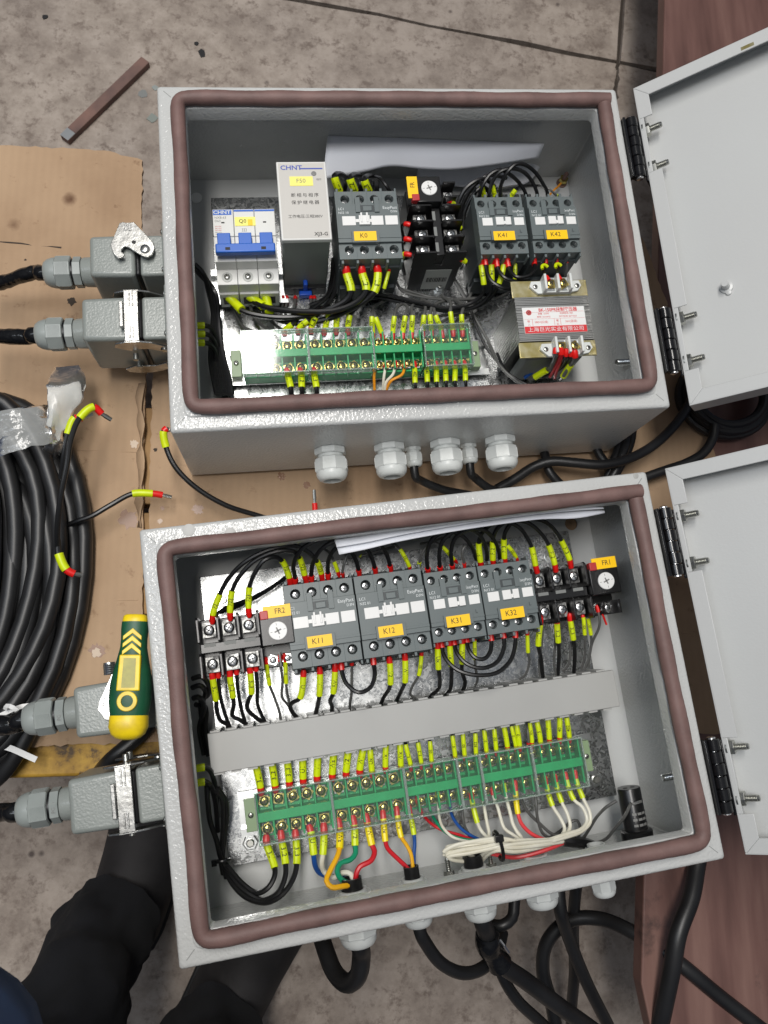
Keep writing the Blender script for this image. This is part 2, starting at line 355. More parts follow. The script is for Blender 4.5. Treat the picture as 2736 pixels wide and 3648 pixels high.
def put(name, me, parent, p, rot=None):           # a piece sharing mesh data, placed at p (mm) in the frame of its parent
    o = bpy.data.objects.new(name, me); COL.objects.link(o); o.parent = parent; b = Vector(parent.get('_b', (0, 0, 0)))
    o.matrix_basis = Matrix.Translation((Vector(p)-b)*MM) @ (rot.to_4x4() if rot is not None else Matrix.Identity(4)); o['_b'] = (0, 0, 0); return o
def spline(pts, step=2.2):                        # centripetal Catmull-Rom; returns samples and the sample index of each control point
    P = [Vector(p) for p in pts]
    if len(P) == 2: n = max(2, int((P[1]-P[0]).length/step)); return [P[0].lerp(P[1], i/n) for i in range(n+1)], [0, n]
    Q = [P[0]*2 - P[1]] + P + [P[-1]*2 - P[-2]]; out, idx = [], []
    for i in range(1, len(Q)-2):
        p0, p1, p2, p3 = Q[i-1:i+3]
        def tj(t, a, b): return t + max((b-a).length, 1e-4)**0.5
        t0 = 0; t1 = tj(t0, p0, p1); t2 = tj(t1, p1, p2); t3 = tj(t2, p2, p3); n = max(2, int((p2-p1).length/step))
        idx.append(len(out))
        for k in range(n):
            t = t1 + (t2-t1)*k/n
            a1 = p0*((t1-t)/(t1-t0)) + p1*((t-t0)/(t1-t0)); a2 = p1*((t2-t)/(t2-t1)) + p2*((t-t1)/(t2-t1)); a3 = p2*((t3-t)/(t3-t2)) + p3*((t-t2)/(t3-t2))
            b1 = a1*((t2-t)/(t2-t0)) + a2*((t-t0)/(t2-t0)); b2 = a2*((t3-t)/(t3-t1)) + a3*((t-t1)/(t3-t1))
            out.append(b1*((t2-t)/(t2-t1)) + b2*((t-t1)/(t2-t1)))
    idx.append(len(out)); out.append(P[-1]); return out, idx
def fillw(pts):                                   # (x, y) points take their height from the (x, y, h) points around them
    h = [p[2] if len(p) > 2 else None for p in pts]; k = [i for i, v in enumerate(h) if v is not None]
    for i in range(len(h)):
        if h[i] is None:
            a = max((j for j in k if j < i), default=None); b = min((j for j in k if j > i), default=None)
            h[i] = h[b] if a is None else h[a] if b is None else h[a] + (h[b]-h[a])*(i-a)/(b-a)
    return [(p[0], p[1], v) + tuple(p[3:]) for p, v in zip(pts, h)]
def path(fr, z, pts): return [at(fr, p[3] if len(p) > 3 else z, p[0], p[1], p[2]) for p in fillw(pts)]

# lettering: font curves are turned into flat meshes at the end of the script, all at once
LETTERS = []
def letter(txt, parent, mat_, size, p=(0, 0, 0), rot=None, align='CENTER', fn=None, sx=1.0, name='lettering', bold=0.0):
    LETTERS.append((txt, parent, mat_, size, Vector(p), rot if rot is not None else Matrix.Identity(3), align, fn, sx, name, bold))
def flush_letters():
    key = {}; tmp = []
    for t in LETTERS:
        k = (t[0], t[6], t[10])
        if k in key: continue
        c = bpy.data.curves.new('t', 'FONT'); c.body = t[0]; c.align_x = t[6]; c.align_y = 'CENTER'; c.size = 1.0; c.resolution_u = 2; c.offset = t[10]
        o = bpy.data.objects.new('t', c); COL.objects.link(o); key[k] = o; tmp.append(o)
    bpy.context.view_layer.update(); dg = bpy.context.evaluated_depsgraph_get(); data = {}
    for k, o in key.items():
        me = o.evaluated_get(dg).to_mesh(); data[k] = ([v.co.copy() for v in me.vertices], [tuple(p.vertices) for p in me.polygons]); o.evaluated_get(dg).to_mesh_clear()
    for o in tmp: c = o.data; bpy.data.objects.remove(o); bpy.data.curves.remove(c)
    for txt, parent, mat_, size, p, rot, al, fn, sx, name, bold in LETTERS:
        vs, fs = data[(txt, al, bold)]
        if not vs: continue
        mb = MB(); mb.add([fn(v.x*size*sx, v.y*size) if fn else p + rot @ Vector((v.x*size*sx, v.y*size, 0)) for v in vs], fs)
        mb.build(name, mat_, parent, smooth=0)

SEEN = {}
def wire(fr, z, pts, r, col, label, f=0, s=None, f2=0, s2=None, group=None, fr_len=None, warm=False, sr=None, name='wire', n=8, cat='wire', step=2.2):
    """f: ferrule between control points 0 and 1; s: printed sleeve between the next two; f2, s2 the same from the far end"""
    P = path(fr, z, pts); S, I = spline(P, step); base = S[0]
    t = thing(name, label, cat, fr, base, group)
    mb = MB(); mb.tube(S, r, n); mb.build('insulation', col, t)
    def one(i0, i1, rr, nm, m_, taper=None):
        seg = S[min(i0, i1):max(i0, i1)+1]
        if len(seg) < 2: return None, seg
        mb = MB(); mb.tube(seg, rr if taper is None else taper(len(seg)), 10); return mb.build(nm, m_, t), seg
    def slv(i0, i1, txt):
        R = sr or r*1.32 + 0.25
        o, seg = one(i0, i1, R, 'marker_sleeve', 'sleeve_warm' if warm else 'sleeve')
        if o and txt and txt != '-':
            if seg[0].x*0.25 - seg[0].y > seg[-1].x*0.25 - seg[-1].y: pass
            Ls = [0]
            for a, b in zip(seg, seg[1:]): Ls.append(Ls[-1] + (b-a).length)
            T = Ls[-1]; c = fr.M.transposed() @ (Vector((0, 0, CAMH)) - fr.o)
            def fn(x, y, seg=seg, Ls=Ls, T=T, R=R):
                q = min(max(x + T/2, 0), T*0.999); k = max(i for i in range(len(Ls)-1) if Ls[i] <= q); u = (q-Ls[k])/(Ls[k+1]-Ls[k])
                p = seg[k].lerp(seg[k+1], u); tn = (seg[k+1]-seg[k]).normalized()
                up = Vector((0, 0, 1)) + 0.0*tn; up = (c - p).normalized(); up = (up - tn*up.dot(tn)).normalized(); sd = up.cross(tn)
                a = y/R; return p + (up*math.cos(a) + sd*math.sin(a))*(R+0.12)
            letter(txt, o, 'ink', min(R*1.75, 1.55*T/max(1, len(txt))), fn=fn, sx=0.92, bold=0.012)
    k = 0
    if f: one(I[0], I[1], r*1.28+0.2, 'ferrule', 'ferrule', lambda m_: [ (r*0.85+0.15) if i < 0.12*m_ else (r*1.28+0.25) for i in range(m_)]); k = 1
    if s is not None: slv(I[k], I[k+1], s)
    k = len(I)-1
    if f2: one(I[k], I[k-1], r*1.28+0.2, 'ferrule', 'ferrule'); k -= 1
    if s2 is not None: slv(I[k], I[k-1], s2)
    return t

# shared small pieces
def screw_mesh(name, R, mats, wash=None):
    mb = MB(); mb.lathe((0, 0, 0), (0, 0, 1), [(R, -1.5), (R, 0.2), (R*0.93, R*0.2), (R*0.7, R*0.32), (R*0.35, R*0.38), (0.0, R*0.4)], 16)
    if wash: mb.box(-wash, wash, -wash, wash, -1.6, -0.7)
    mb.cur = 1
    for a in (35, 125):
        d = Vector((math.cos(math.radians(a)), math.sin(math.radians(a)), 0)); e = Vector((-d.y, d.x, 0))
        mb.xbox((0, 0, R*0.35), d*R*0.62, e*R*0.11, Vector((0, 0, R*0.12)))
    return mb.mesh(name, mats, smooth=40)
SCREW_C = screw_mesh('terminal_screw', 3.3, ['chrome', 'contactor_dark'])
SCREW_c = screw_mesh('terminal_screw', 2.9, ['chrome', 'contactor_dark'])
SCREW_B = screw_mesh('terminal_screw', 3.7, ['brass_zinc', 'ink'], 4.0)
SCREW_b = screw_mesh('terminal_screw', 2.8, ['brass_zinc', 'ink'], 3.0)
SCREW_R = screw_mesh('pole_screw', 4.2, ['chrome', 'contactor_dark'])
SCREW_r = screw_mesh('control_screw', 2.8, ['chrome', 'contactor_dark'], 3.4)
SCREW_M = screw_mesh('screw', 2.6, ['bolt_zinc', 'ink'])
SCREW_H = screw_mesh('screw', 2.2, ['bolt_zinc', 'ink'])
# ================================================================== setting
# concrete floor: dark bed with four slabs and open joints between them
def cut_poly(poly, a, b, off):                    # keep the part of poly on the left of a->b, moved in by off
    d = (b-a).normalized(); n_ = Vector((-d.y, d.x)); a = a + n_*off; out = []
    for i in range(len(poly)):
        p, q = poly[i], poly[(i+1) % len(poly)]; sp_, sq = (p-a).dot(n_), (q-a).dot(n_)
        if sp_ >= 0: out.append(p)
        if sp_*sq < 0: out.append(p + (q-p)*(sp_/(sp_-sq)))
    return out
fl = MB(); fl.box(-6000, 6000, -6000, 6000, ZF-60, ZF-7); floor = fl.build('floor', 'joint_dirt', fr=W); floor['kind'] = 'structure'
def P2(z, x, y, h): p = at(W, z, x, y, h); return Vector((p.x, p.y))
ja, jb = P2('s', 1060, 0, ZF), P2('s', 2375, 255, ZF); jc, jd = P2('s', 2222, 0, ZF), P2('s', 2195, 320, ZF)
sq = [Vector((-6000, -6000)), Vector((6000, -6000)), Vector((6000, 6000)), Vector((-6000, 6000))]
def slab(pg):
    mb = MB(); out = []
    for i in range(len(pg)):                  # chipped, uneven joint edges near the camera
        p, q = pg[i], pg[(i+1) % len(pg)]; k = 90 if (q-p).length > 300 and (min(p.length, q.length) < 2500) else 1
        for j in range(k):
            v = p.lerp(q, j/k)
            if 0 < j and v.length < 2500: v += Vector((random.uniform(-1, 1), random.uniform(-1, 1)))*2.2
            out.append((v.x, v.y))
    mb.prism(out, ZF-50, ZF); mb.build('slab', 'concrete', floor, smooth=0)
for s1 in (0, 1):
    for s2 in (0, 1):
        pg = cut_poly(cut_poly(sq, *((ja, jb) if s1 else (jb, ja)), 3.0), *((jc, jd) if s2 else (jd, jc)), 3.2)
        if s1 == 0: pg = cut_poly(pg, Vector((0, 300)), Vector((100, 300)), 3.0)
        slab(pg)
slab(cut_poly(sq, Vector((100, 300)), Vector((0, 300)), 3.0))

# brown plywood panel on the right
def rag(pts, step, amp, seed=1):                  # outline with ragged edges
    rd = random.Random(seed); out = []
    for i in range(len(pts)):
        a, b = Vector(pts[i]), Vector(pts[(i+1) % len(pts)]); n = max(1, int((b-a).length/step)); d = (b-a).normalized() if (b-a).length else Vector((1, 0)); nn = Vector((-d.y, d.x))
        for k in range(n):
            p = a.lerp(b, k/n) + nn*rd.uniform(-amp, amp)*(1 if k else 0); out.append((p.x, p.y))
    return out
pl = thing('plywood_panel', 'reddish brown plywood panel along the right side under the open lids', 'panel', W, (600, 200, ZC-26))
mb = MB(); c = []
for a in range(0, 91, 15): c.append((328 - 14*math.sin(math.radians(a)) + 0, -296 + 14 - 14*math.cos(math.radians(a))))
mb.prism([(1200, -360)] + [(352, -352), (334, -340), (322, -318), (314, -270), (426, 744), (520, 1600), (1200, 1600)][0:] , ZC-23, ZC-5); mb.build('panel', 'brown_ply', pl, bevel=1.5)
for x, y in ((470, -180), (470, 300), (560, 800), (900, -180), (900, 800)):
    mb = MB(); mb.box(x, x+90, y, y+120, ZF, ZC-23); mb.build('support_block', 'timber', pl, bevel=2)
# trestle under the cardboard: planks on bearers, and the yellow beam along the near edge
tr = thing('timber_platform', 'low timber plank platform hidden under the cardboard sheets', 'platform', W, (0, 200, ZF))
for i in range(5):
    y0 = -48 + i*100
    for xa, xb in ((-640, -152), (-88, 300)) if i > 2 else ((-640, 300),): mb = MB(); mb.box(xa, xb, y0, y0+92, ZC-26, ZC-6); mb.build('plank', 'timber', tr, bevel=1.5)
for x in (-600, 150):
    mb = MB(); mb.box(x, x+80, -48, 440, ZF, ZC-26); mb.build('bearer', 'timber', tr, bevel=2)
yb = MB(); yb.box(-700, 300, -84, -50, ZF+120, ZC-9)
o = yb.build('wooden_beam', 'yellow_beam', fr=W, base=(-200, -67, ZF+120), bevel=3); tag(o, 'scuffed yellow painted beam along the near edge of the cardboard', 'beam')
mb = MB(); mb.box(-690, -610, -84, -50, ZF, ZF+120); mb.build('leg', 'yellow_beam', o, bevel=2)
mb = MB(); mb.box(210, 290, -84, -50, ZF, ZF+120); mb.build('leg', 'yellow_beam', o, bevel=2)
# cardboard sheets
def sheet(name, label, out, th, amp, seed, z=ZC):
    t = thing(name, label, 'cardboard', W, (out[0][0], out[0][1], z), 'cardboard sheets under the boxes')
    mb = MB(); mb.prism(rag(out, 5, amp, seed), z-th, z); mb.build('board', 'cardboard', t, smooth=0); return t
s1 = sheet('cardboard_sheet', 'torn brown cardboard sheet on the left under the cable coil', [(-640, 500), (-640, -62), (-119, -57), (-124, 85), (-128, 180), (-130, 268), (-137, 370), (-141, 430), (-144, 498), (-180, 506), (-300, 504)], 4.5, 1.1, 3)
s2 = sheet('cardboard_sheet', 'brown cardboard sheet lying between and under the two grey boxes', [(-116, -57), (330, -60), (436, -62), (434, 60), (430, 208), (405, 330), (372, 446), (200, 462), (-92, 470), (-100, 330), (-126, 312), (-124, 268), (-122, 180), (-119, 85)], 4.5, 1.0, 5)
for t, segs in ((s1, [((-640, 414), (-330, 404), (-214, 399)), ((-640, 200), (-400, 204), (-131, 199)), ((-640, 60), (-127, 64))]), (s2, [((-122, 40), (60, 42), (434, 30))])):
    for q in segs:                                # fold creases pressed into the board
        mb = MB(); S, I = spline([(x, y, ZC-0.6) for x, y in q], 12); S = [p + Vector((0, random.uniform(-.5, .5), 0)) for p in S]; mb.tube(S, [0.9+0.35*math.sin(i*1.7) for i in range(len(S))], 5); mb.build('crease', 'joint_dirt' if q[0][1] > 400 else 'cardboard', t)
# curled torn flap along the tear
mb = MB(); q = [at(W, 'l2', x, y, ZC+h) for x, y, h in ((705, 90, 1), (690, 160, 3), (700, 330, 4), (695, 430, 3), (700, 520, 3), (690, 640, 2), (690, 800, 1))]; S, I = spline(q, 6)
vs, fs = [], []
for i, p in enumerate(S):
    wv_ = 3.2 + 1.6*math.sin(i*1.3) + random.uniform(-1, 1); vs += [p + Vector((-wv_, 0, -1.5)), p + Vector((0.4*wv_, 0, 0.8)), p + Vector((wv_*0.7, 0, 1.6))]
for i in range(len(S)-1): fs += [(3*i, 3*i+1, 3*i+4, 3*i+3), (3*i+1, 3*i+2, 3*i+5, 3*i+4)]
mb.add(vs, fs); o = mb.build('torn_flap', 'cardboard', s1, smooth=60); md = o.modifiers.new('thick', 'SOLIDIFY'); md.thickness = 0.0008
# stains soaked into the board: irregular thin patches
def blot(z, x, y, r, seed, m_, parent, h=0.15):
    rd = random.Random(seed); c = at(W, z, x, y, ZC); mb = MB(); mb.prism([(c.x + r*math.cos(a/22*2*PI)*(0.6+0.6*rd.random()), c.y + r*math.sin(a/22*2*PI)*(0.6+0.6*rd.random())) for a in range(22)], ZC-1, ZC+h); mb.build('stain', m_, parent, smooth=0)
mat('stain_oil', (128, 88, 56), 0.35); mat('stain_water', (150, 120, 92), 0.3); mat('torn_white', (206, 188, 168), 0.8)
for a in (('l2', 975, 712, 5.5, 1, 'stain_oil', s2), ('l2', 1385, 548, 4, 2, 'stain_oil', s2), ('l2', 1512, 590, 3.5, 3, 'stain_oil', s2), ('l2', 635, 760, 9, 4, 'stain_oil', s1), ('l2', 765, 417, 1.8, 5, 'joint_dirt', s2), ('l2', 800, 705, 2, 6, 'stain_oil', s2),
          ('l3', 640, 590, 7, 7, 'stain_oil', s1), ('l3', 632, 600, 4.5, 8, 'torn_white', s1, 0.5), ('l1', 605, 885, 4.5, 9, 'joint_dirt', s1), ('l2', 788, 770, 2.5, 10, 'stain_water', s2), ('l2', 660, 390, 4, 11, 'torn_white', s1, 0.5), ('l1', 215, 535, 1.2, 12, 'joint_dirt', s1)): blot(*a)
# rusty steel bar on the floor
p0, p1 = at(W, 's', 232, 500, ZF+4), at(W, 's', 520, 222, ZF+4); d = (p1-p0).normalized(); nn = Vector((d.y, -d.x, 0))
t = thing('steel_bar', 'rusty flat steel bar lying on the concrete floor', 'steel bar', W, (p0.x, p0.y, ZF))
mb = MB(); mb.xbox((p0+p1)/2 + Vector((0, 0, 1)), d*((p1-p0).length/2), nn*6.8, Vector((0, 0, 4.6))); mb.build('bar', 'rust', t, bevel=0.8)
mb = MB(); mb.xbox(p0 + d*7 + Vector((0, 0, 5.7)), d*7, nn*6.5, Vector((0, 0, 0.12))); mb.build('ground_end', 'steel', t)
# small debris on the concrete
for i, (z, x, y, r, m_) in enumerate((('s', 545, 420, 9, 'relay_body'), ('s', 510, 335, 8, 'foam_grey'), ('s', 555, 315, 6, 'gland_grey'), ('s', 720, 190, 8, 'sole'), ('s', 160, 60, 6, 'sole'), ('s', 700, 155, 5, 'sole'), ('s', 790, 3590, 8, 'timber'), ('s', 810, 3610, 6, 'latch_zinc'))):
    c = at(W, z, x, y, ZF); rd = random.Random(i+40); mb = MB(); mb.prism([(c.x + r*math.cos(a/7*2*PI)*(0.5+0.6*rd.random()), c.y + r*math.sin(a/7*2*PI)*(0.4+0.6*rd.random())) for a in range(7)], ZF, ZF+0.5+0.8*rd.random())
    o = mb.build('debris_chip', m_, fr=W, base=(c.x, c.y, ZF), smooth=0)
    tag(o, ['flat greenish chip on the concrete left of the upper box', 'grey flake on the concrete beside the steel bar end', 'pale grey flake on the concrete right of the steel bar', 'dark curled scrap on the concrete above the upper box', 'small dark lump on the concrete near the top left', 'tiny dark crumb on the concrete next to the curled scrap', 'small tan chip on the floor at the bottom by the trouser', 'bright metal shaving on the floor at the bottom by the trouser'][i], 'debris', 'scraps on the concrete floor')
# ================================================================== enclosures
BW, BH, BD = 400.0, 300.0, 126.0
def rrect(w, h, i, r, k=6):                       # rounded rectangle loop inset by i
    out = []
    for cx, cy, a0 in ((w-i-r, -i-r, 0), (i+r, -i-r, 90), (i+r, -h+i+r, 180), (w-i-r, -h+i+r, 270)):
        for j in range(k+1):
            a = math.radians(a0 + 90*j/k); out.append((cx + r*math.cos(a), cy + r*math.sin(a)))
    return out
def loft(mb, loops):                              # loops: [(points, z)...]
    n = len(loops[0][0])
    vs = [(x, y, z) for L_, z in loops for x, y in L_]; fs = []
    for j in range(len(loops)-1):
        for i in range(n):
            k = (i+1) % n; fs.append((j*n+i, j*n+k, (j+1)*n+k, (j+1)*n+i))
    return mb.add(vs, fs)
def enclosure(fr, label, hole, door_deg, bolts, hinges, dlabel, stud, latch=None, lit_hole=False, marks=()):
    t = thing('electrical_enclosure', label, 'electrical box', fr, (BW/2, -BH/2, -BD), 'grey steel control boxes')
    mb = MB(); R = lambda i, r, z: (rrect(BW, BH, i, r), z)
    loft(mb, [R(0, 2.5, -BD), R(0, 2.5, -3.2), R(0.25, 2.6, -1.9), R(0.9, 2.8, -0.9), R(1.9, 3, -0.25), R(3.4, 3.2, 0), R(10.6, 6, 0), R(11.0, 6, 0.15), R(11.4, 6, 0.9), R(11.9, 6, 1.1), R(21.9, 3, 1.1), R(22.4, 3, 0.8), R(22.6, 3, 0.2), R(22.6, 3, -13), R(21.3, 2.5, -13), R(21.3, 2.5, -1.6), R(1.5, 1.5, -1.6), R(1.5, 1.5, -BD+1.4)])
    sh = mb.build('shell', 'paint', t, smooth=50)
    mb = MB(); mb.ringplate(0.6, BW-0.6, -BH+0.6, -0.6, -BD, -BD+1.5, hole[0], hole[1], hole[2]); mb.build('back_panel', 'paint_smooth', t, smooth=30)
    for sx, sy in ((0, 0), (1, 0), (0, 1), (1, 1)):
        mb = MB(); c = Vector((BW-8.5 if sx else 8.5, -BH+8.5 if sy else -8.5, 0.02)); d = Vector((1 if sx == 0 else -1, -1 if sy == 0 else 1, 0)).normalized()
        mb.xbox(c, d*4.2, Vector((-d.y, d.x, 0))*0.22, Vector((0, 0, 0.06))); mb.build('mitre_seam', 'foam_grey', sh)
    if lit_hole:
        mb = MB(); mb.lathe((hole[0], hole[1], -BD+1.4), (0, 0, 1), [(hole[2]+0.9, 0), (hole[2]+0.8, 0.8), (hole[2]*0.5, 1.1), (0, 1.1)], 24); mb.build('lit_hole_disc', 'white_plastic', t)  # added pale disc, standing in for the brightness seen through the open hole
    for z, x_, y_, r_ in marks:
        c_ = at(fr, z, x_, y_, 0.1); mb = MB(); mb.lathe((c_.x, c_.y, -0.2), (0, 0, 1), [(r_, 0), (r_, 0.32), (r_*0.9, 0.4)], 26); mb.build('rim_mark', 'duct_grey', sh)
    # foam gasket, bent round the corners and butted at the top right
    i0, r0 = 17.3, 7; P = []
    rd = random.Random(int(door_deg))
    seq = [(BW-i0, -i0-5)]
    for f_ in (0.2, 0.45, 0.7): seq.append((BW-i0+rd.uniform(-.7, .7), -i0-(BH-2*i0)*f_))
    for cx, cy, a0 in ((BW-i0-r0, -BH+i0+r0, 0), (i0+r0, -BH+i0+r0, 270), (i0+r0, -i0-r0, 180)):
        for a in (0, -30, -60, -90): seq.append((cx + r0*math.cos(math.radians(a0+a)), cy + r0*math.sin(math.radians(a0+a))))
        nx = {0: [(BW-i0 - (BW-2*i0)*f_, -BH+i0+rd.uniform(-.7, .7)) for f_ in (.2, .4, .6, .8)], 270: [(i0+rd.uniform(-.7, .7), -BH+i0+(BH-2*i0)*f_) for f_ in (.25, .5, .75)], 180: [(i0+(BW-2*i0)*f_, -i0+rd.uniform(-.5, .5)) for f_ in (.2, .4, .6, .8)]}[a0]
        seq += nx
    seq.append((BW-i0+5.5, -i0+0.6))
    S, I = spline([(x, y, 6.0) for x, y in seq], 2.6)
    mb = MB(); mb.tube(S, [5.9 + 0.25*math.sin(i*0.31) + rd.uniform(-.09, .09) for i in range(len(S))], 14); mb.build('gasket', 'gasket', t, smooth=50)
    # door
    df = fr.sub((416.0, 0.3, -0.5), RY(-door_deg)); M = RY(-door_deg)
    def D(p): return M @ Vector(p) + Vector((416.0, 0.3, -0.5))
    def dbox(mb, x0, x1, y0, y1, z0, z1):
        n = MB(); n.box(x0, x1, y0, y1, z0, z1); mb.add([D(v) for v in n.v], n.f)
    DW, DH = 396.0, 300.0
    bz = [at(df, z, x, y, -7.0) for z, x, y in bolts]
    mb = MB(); dbox(mb, 0, DW, -DH, 0, -20, -18.6)
    dbox(mb, 0, 1.4, -DH+1.4, -1.4, -18.6, 0); dbox(mb, DW-1.4, DW, -DH+1.4, -1.4, -18.6, 0); dbox(mb, 0, DW, -1.4, 0, -18.6, 0); dbox(mb, 0, DW, -DH, -DH+1.4, -18.6, 0)
    LP = 12.0
    def trap(pts): n = MB(); n.prism(pts, -1.3, 0.1); mb.add([D(v) for v in n.v], n.f)
    trap([(0.7, -0.7), (DW-0.7, -0.7), (DW-LP, -LP), (LP, -LP)]); trap([(0.7, -DH+0.7), (LP, -DH+LP), (DW-LP, -DH+LP), (DW-0.7, -DH+0.7)])
    trap([(DW-0.7, -0.7), (DW-0.7, -DH+0.7), (DW-LP, -DH+LP), (DW-LP, -LP)])
    cuts = [(-0.7, None)]
    y1 = max(b_.y for b_ in bz[:2]) + 9; y2 = min(b_.y for b_ in bz[:2]) - 7; y3 = max(b_.y for b_ in bz[2:]) + 8; y4 = min(b_.y for b_ in bz[2:]) - 10
    trap([(0.7, -0.7), (LP, -LP), (LP, y1), (0.7, y1)]); trap([(0.7, y2), (LP, y2), (LP, y3), (0.7, y3)]); trap([(0.7, y4), (LP, y4), (LP, -DH+LP), (0.7, -DH+0.7)])
    trap([(0.7, y1), (4.5, y1), (4.5, y2), (0.7, y2)]); trap([(0.7, y3), (4.5, y3), (4.5, y4), (0.7, y4)])
    dr = mb.build('door', 'paint_smooth', t, bevel=0.5); dr['label'] = dlabel
    for b_ in bz:
        mb = MB(); x = Vector((1, 0, 0)); ax = M @ x
        mb.lathe(D((1.5, b_.y, -6.5)), ax, [(7.4, 0), (7.4, 1.2), (5.8, 1.2), (5.8, 1.3)], 18)
        mb.lathe(D((2.8, b_.y, -6.5)), ax, [(5.2, 0), (5.6, 0.5), (5.6, 4.0), (5.2, 4.6)], 6)
        prof = [(2.7, 4.5)]
        for i in range(8): prof += [(2.9, 5.0 + i*1.1), (2.3, 5.55 + i*1.1)]
        prof += [(2.4, 14.2), (1.8, 14.8)]; mb.lathe(D((2.8, b_.y, -6.5)), ax, prof, 14); mb.build('hinge_bolt', 'bolt_zinc', dr, smooth=30)
    if latch:
        p = at(df, *latch, -18.6); mb = MB(); nz_ = M @ Vector((0, 0, 1)); o_ = D((p.x, p.y, -18.6)); mb.lathe(o_, nz_, [(5.5, 0), (5.2, 1.6), (3.2, 2.2), (2.9, 9), (2.6, 9.6)], 16); mb.lathe(D((p.x+1, p.y-5, -18.6)), nz_, [(2.6, 0), (2.4, 1.4), (1.0, 2)], 12); mb.build('latch_stud', 'paint_smooth', dr)
        p = at(df, 'r3', 1470, 440, 0.1); mb = MB(); n = MB(); n.box(p.x-5, p.x+5, -10.5, -7.5, 0.1, 0.35); mb.add([D(v) for v in n.v], n.f); mb.build('yellow_mark', 'chromate', dr)
    for z, xa, ya, xb, yb_ in hinges:
        pa, pb = at(fr, z, xa, ya, 1.0), at(fr, z, xb, yb_, 1.0); y0, y1 = pb.y, pa.y; u = 408.2; zc = -1.0; n = 6; h = (y1-y0)/n
        mb = MB(); mb.box(400.1, 402.2, y0, y1, -30, zc+3.5); mb.box(402.2, 406, y0+1, y1-1, zc-4.5, zc-2); hg = mb.build('hinge', 'hinge_black', t, bevel=0.4)
        mb = MB(); n2 = MB(); n2.box(-2.2, -0.1, y0-0.3-3, y1-0.3-2, -19, 0.5); mb.add([D(v) for v in n2.v], n2.f); mb.build('leaf', 'hinge_black', hg, bevel=0.4)
        for i in range(n):
            mb = MB(); mb.lathe((u + (0.25 if i % 2 else -0.25), y0 + i*h + 0.25, zc), (0, 1, 0), [(4.9, 0), (5.5, 0.5), (5.5, h-1.0), (4.9, h-0.5)], 20); mb.build('knuckle', 'hinge_black', hg)
        mb = MB(); mb.lathe((u, y0-1.4, zc), (0, 1, 0), [(0, -0.4), (2.4, -0.2), (3.3, 0.5), (3.3, 1.4), (2.8, 1.5), (2.8, y1-y0+1.3), (3.3, y1-y0+1.4), (3.3, y1-y0+2.3), (2.4, y1-y0+3.0), (0, y1-y0+3.2)], 16); mb.build('pin', 'chrome', hg)
    p = at(fr, *stud, BW-2.0, 0); mb = MB(); prof = [(4.0, -0.2), (4.0, 2.0), (3.0, 2.0)] + [q for i in range(9) for q in ((3.1, 2.4+i*1.3), (2.7, 3.05+i*1.3))] + [(2.6, 14.6), (2.0, 15)]
    mb.lathe((BW-1.5, p.y, p.z), (-1, 0, 0), prof, 14); mb.build('earth_stud', 'steel', t, smooth=30)
    return t
ha = at(A, 's', 700, 705, -124.5)
encA = enclosure(A, 'open grey steel control box further from the camera, lid swung open to the right', (ha.x, ha.y, 4.6), 39.0, [('a2', 1138, 75), ('a2', 1168, 240), ('a2', 1280, 912), ('a2', 1310, 1100)],
                 [('r3', 375, 1097, 462, 1640), ('a2', 1195, 868, 1232, 1148)], 'pale grey lid of the far box with a latch stud in its middle', ('a6', 1400, 990), ('a2', 1475, 775), lit_hole=True)
hb = at(B, 's', 2035, 1866, -124.5)
encB = enclosure(B, 'open grey steel control box nearest the camera with wiring duct across it', (hb.x, hb.y, 6.2), 42.1, [('r4', 372, 345), ('r4', 425, 592), ('r4', 628, 1562), ('r4', 680, 1832)],
                 [('r4', 245, 308, 318, 662), ('r4', 490, 1522, 570, 1915)], 'pale grey lid of the near box, cut off by the photo edge', ('r4', 320, 1712), marks=(('b1', 287, 312, 4.6), ('b1', 532, 330, 4.2), ('s', 2265, 1695, 2.4)))
# ground screw and its tab on the back of the far box
p = at(A, 'a8', 785, 790, -118); t = thing('ground_screw', 'small rusty ground screw at the top right inside the far box', 'screw', A, (p.x, p.y, -124.5))
mb = MB(); mb.lathe((p.x, p.y, -124.5), (0, 0, 1), [(5.5, 0), (5.5, 1.5), (2.2, 1.5), (2.2, 16), (1.6, 17)], 14); mb.build('stud', 'rust', t)
mb = MB(); mb.lathe((p.x, p.y, -120), (0, 0, 1), [(4.6, 0), (4.6, 4)], 6); mb.build('nut', 'brass_zinc', t, smooth=0)

# mounting plates
def mount_plate(fr, label, x0, x1, y0, y1, screws):
    t = thing('mounting_plate', label, 'metal plate', fr, (x0, y0, -113), 'galvanised mounting plates')
    mb = MB(); mb.box(x0, x1, y0, y1, -114.5, -112.5); mb.build('plate', 'galvanised', t, bevel=0.5)
    for x, y, r in screws:
        mb = MB(); mb.lathe((x, y, -112.5), (0, 0, 1), [(r*1.75, 0), (r*1.75, 1.2), (r*1.2, 1.2)], 20); mb.build('washer', 'steel', t)
        mb = MB(); mb.lathe((x, y, -111.3), (0, 0, 1), [(r*1.3, 0), (r*1.42, 0.6), (r*1.42, 5.4), (r*1.25, 6.2)], 6); mb.build('nut', 'steel', t, smooth=0)
        mb = MB(); mb.lathe((x, y, -124), (0, 0, 1), [(r*0.72, 0), (r*0.72, 20.5), (r*0.55, 21.5)], 14); mb.build('stud', 'bolt_zinc', t)
    return t
q = lambda z, x, y: at(B, z, x, y, -112.5)
pt = [q('b1', 493, 730), q('b3', 400, 1235), q('b2', 1110, 385), q('b4', 1262, 535)]
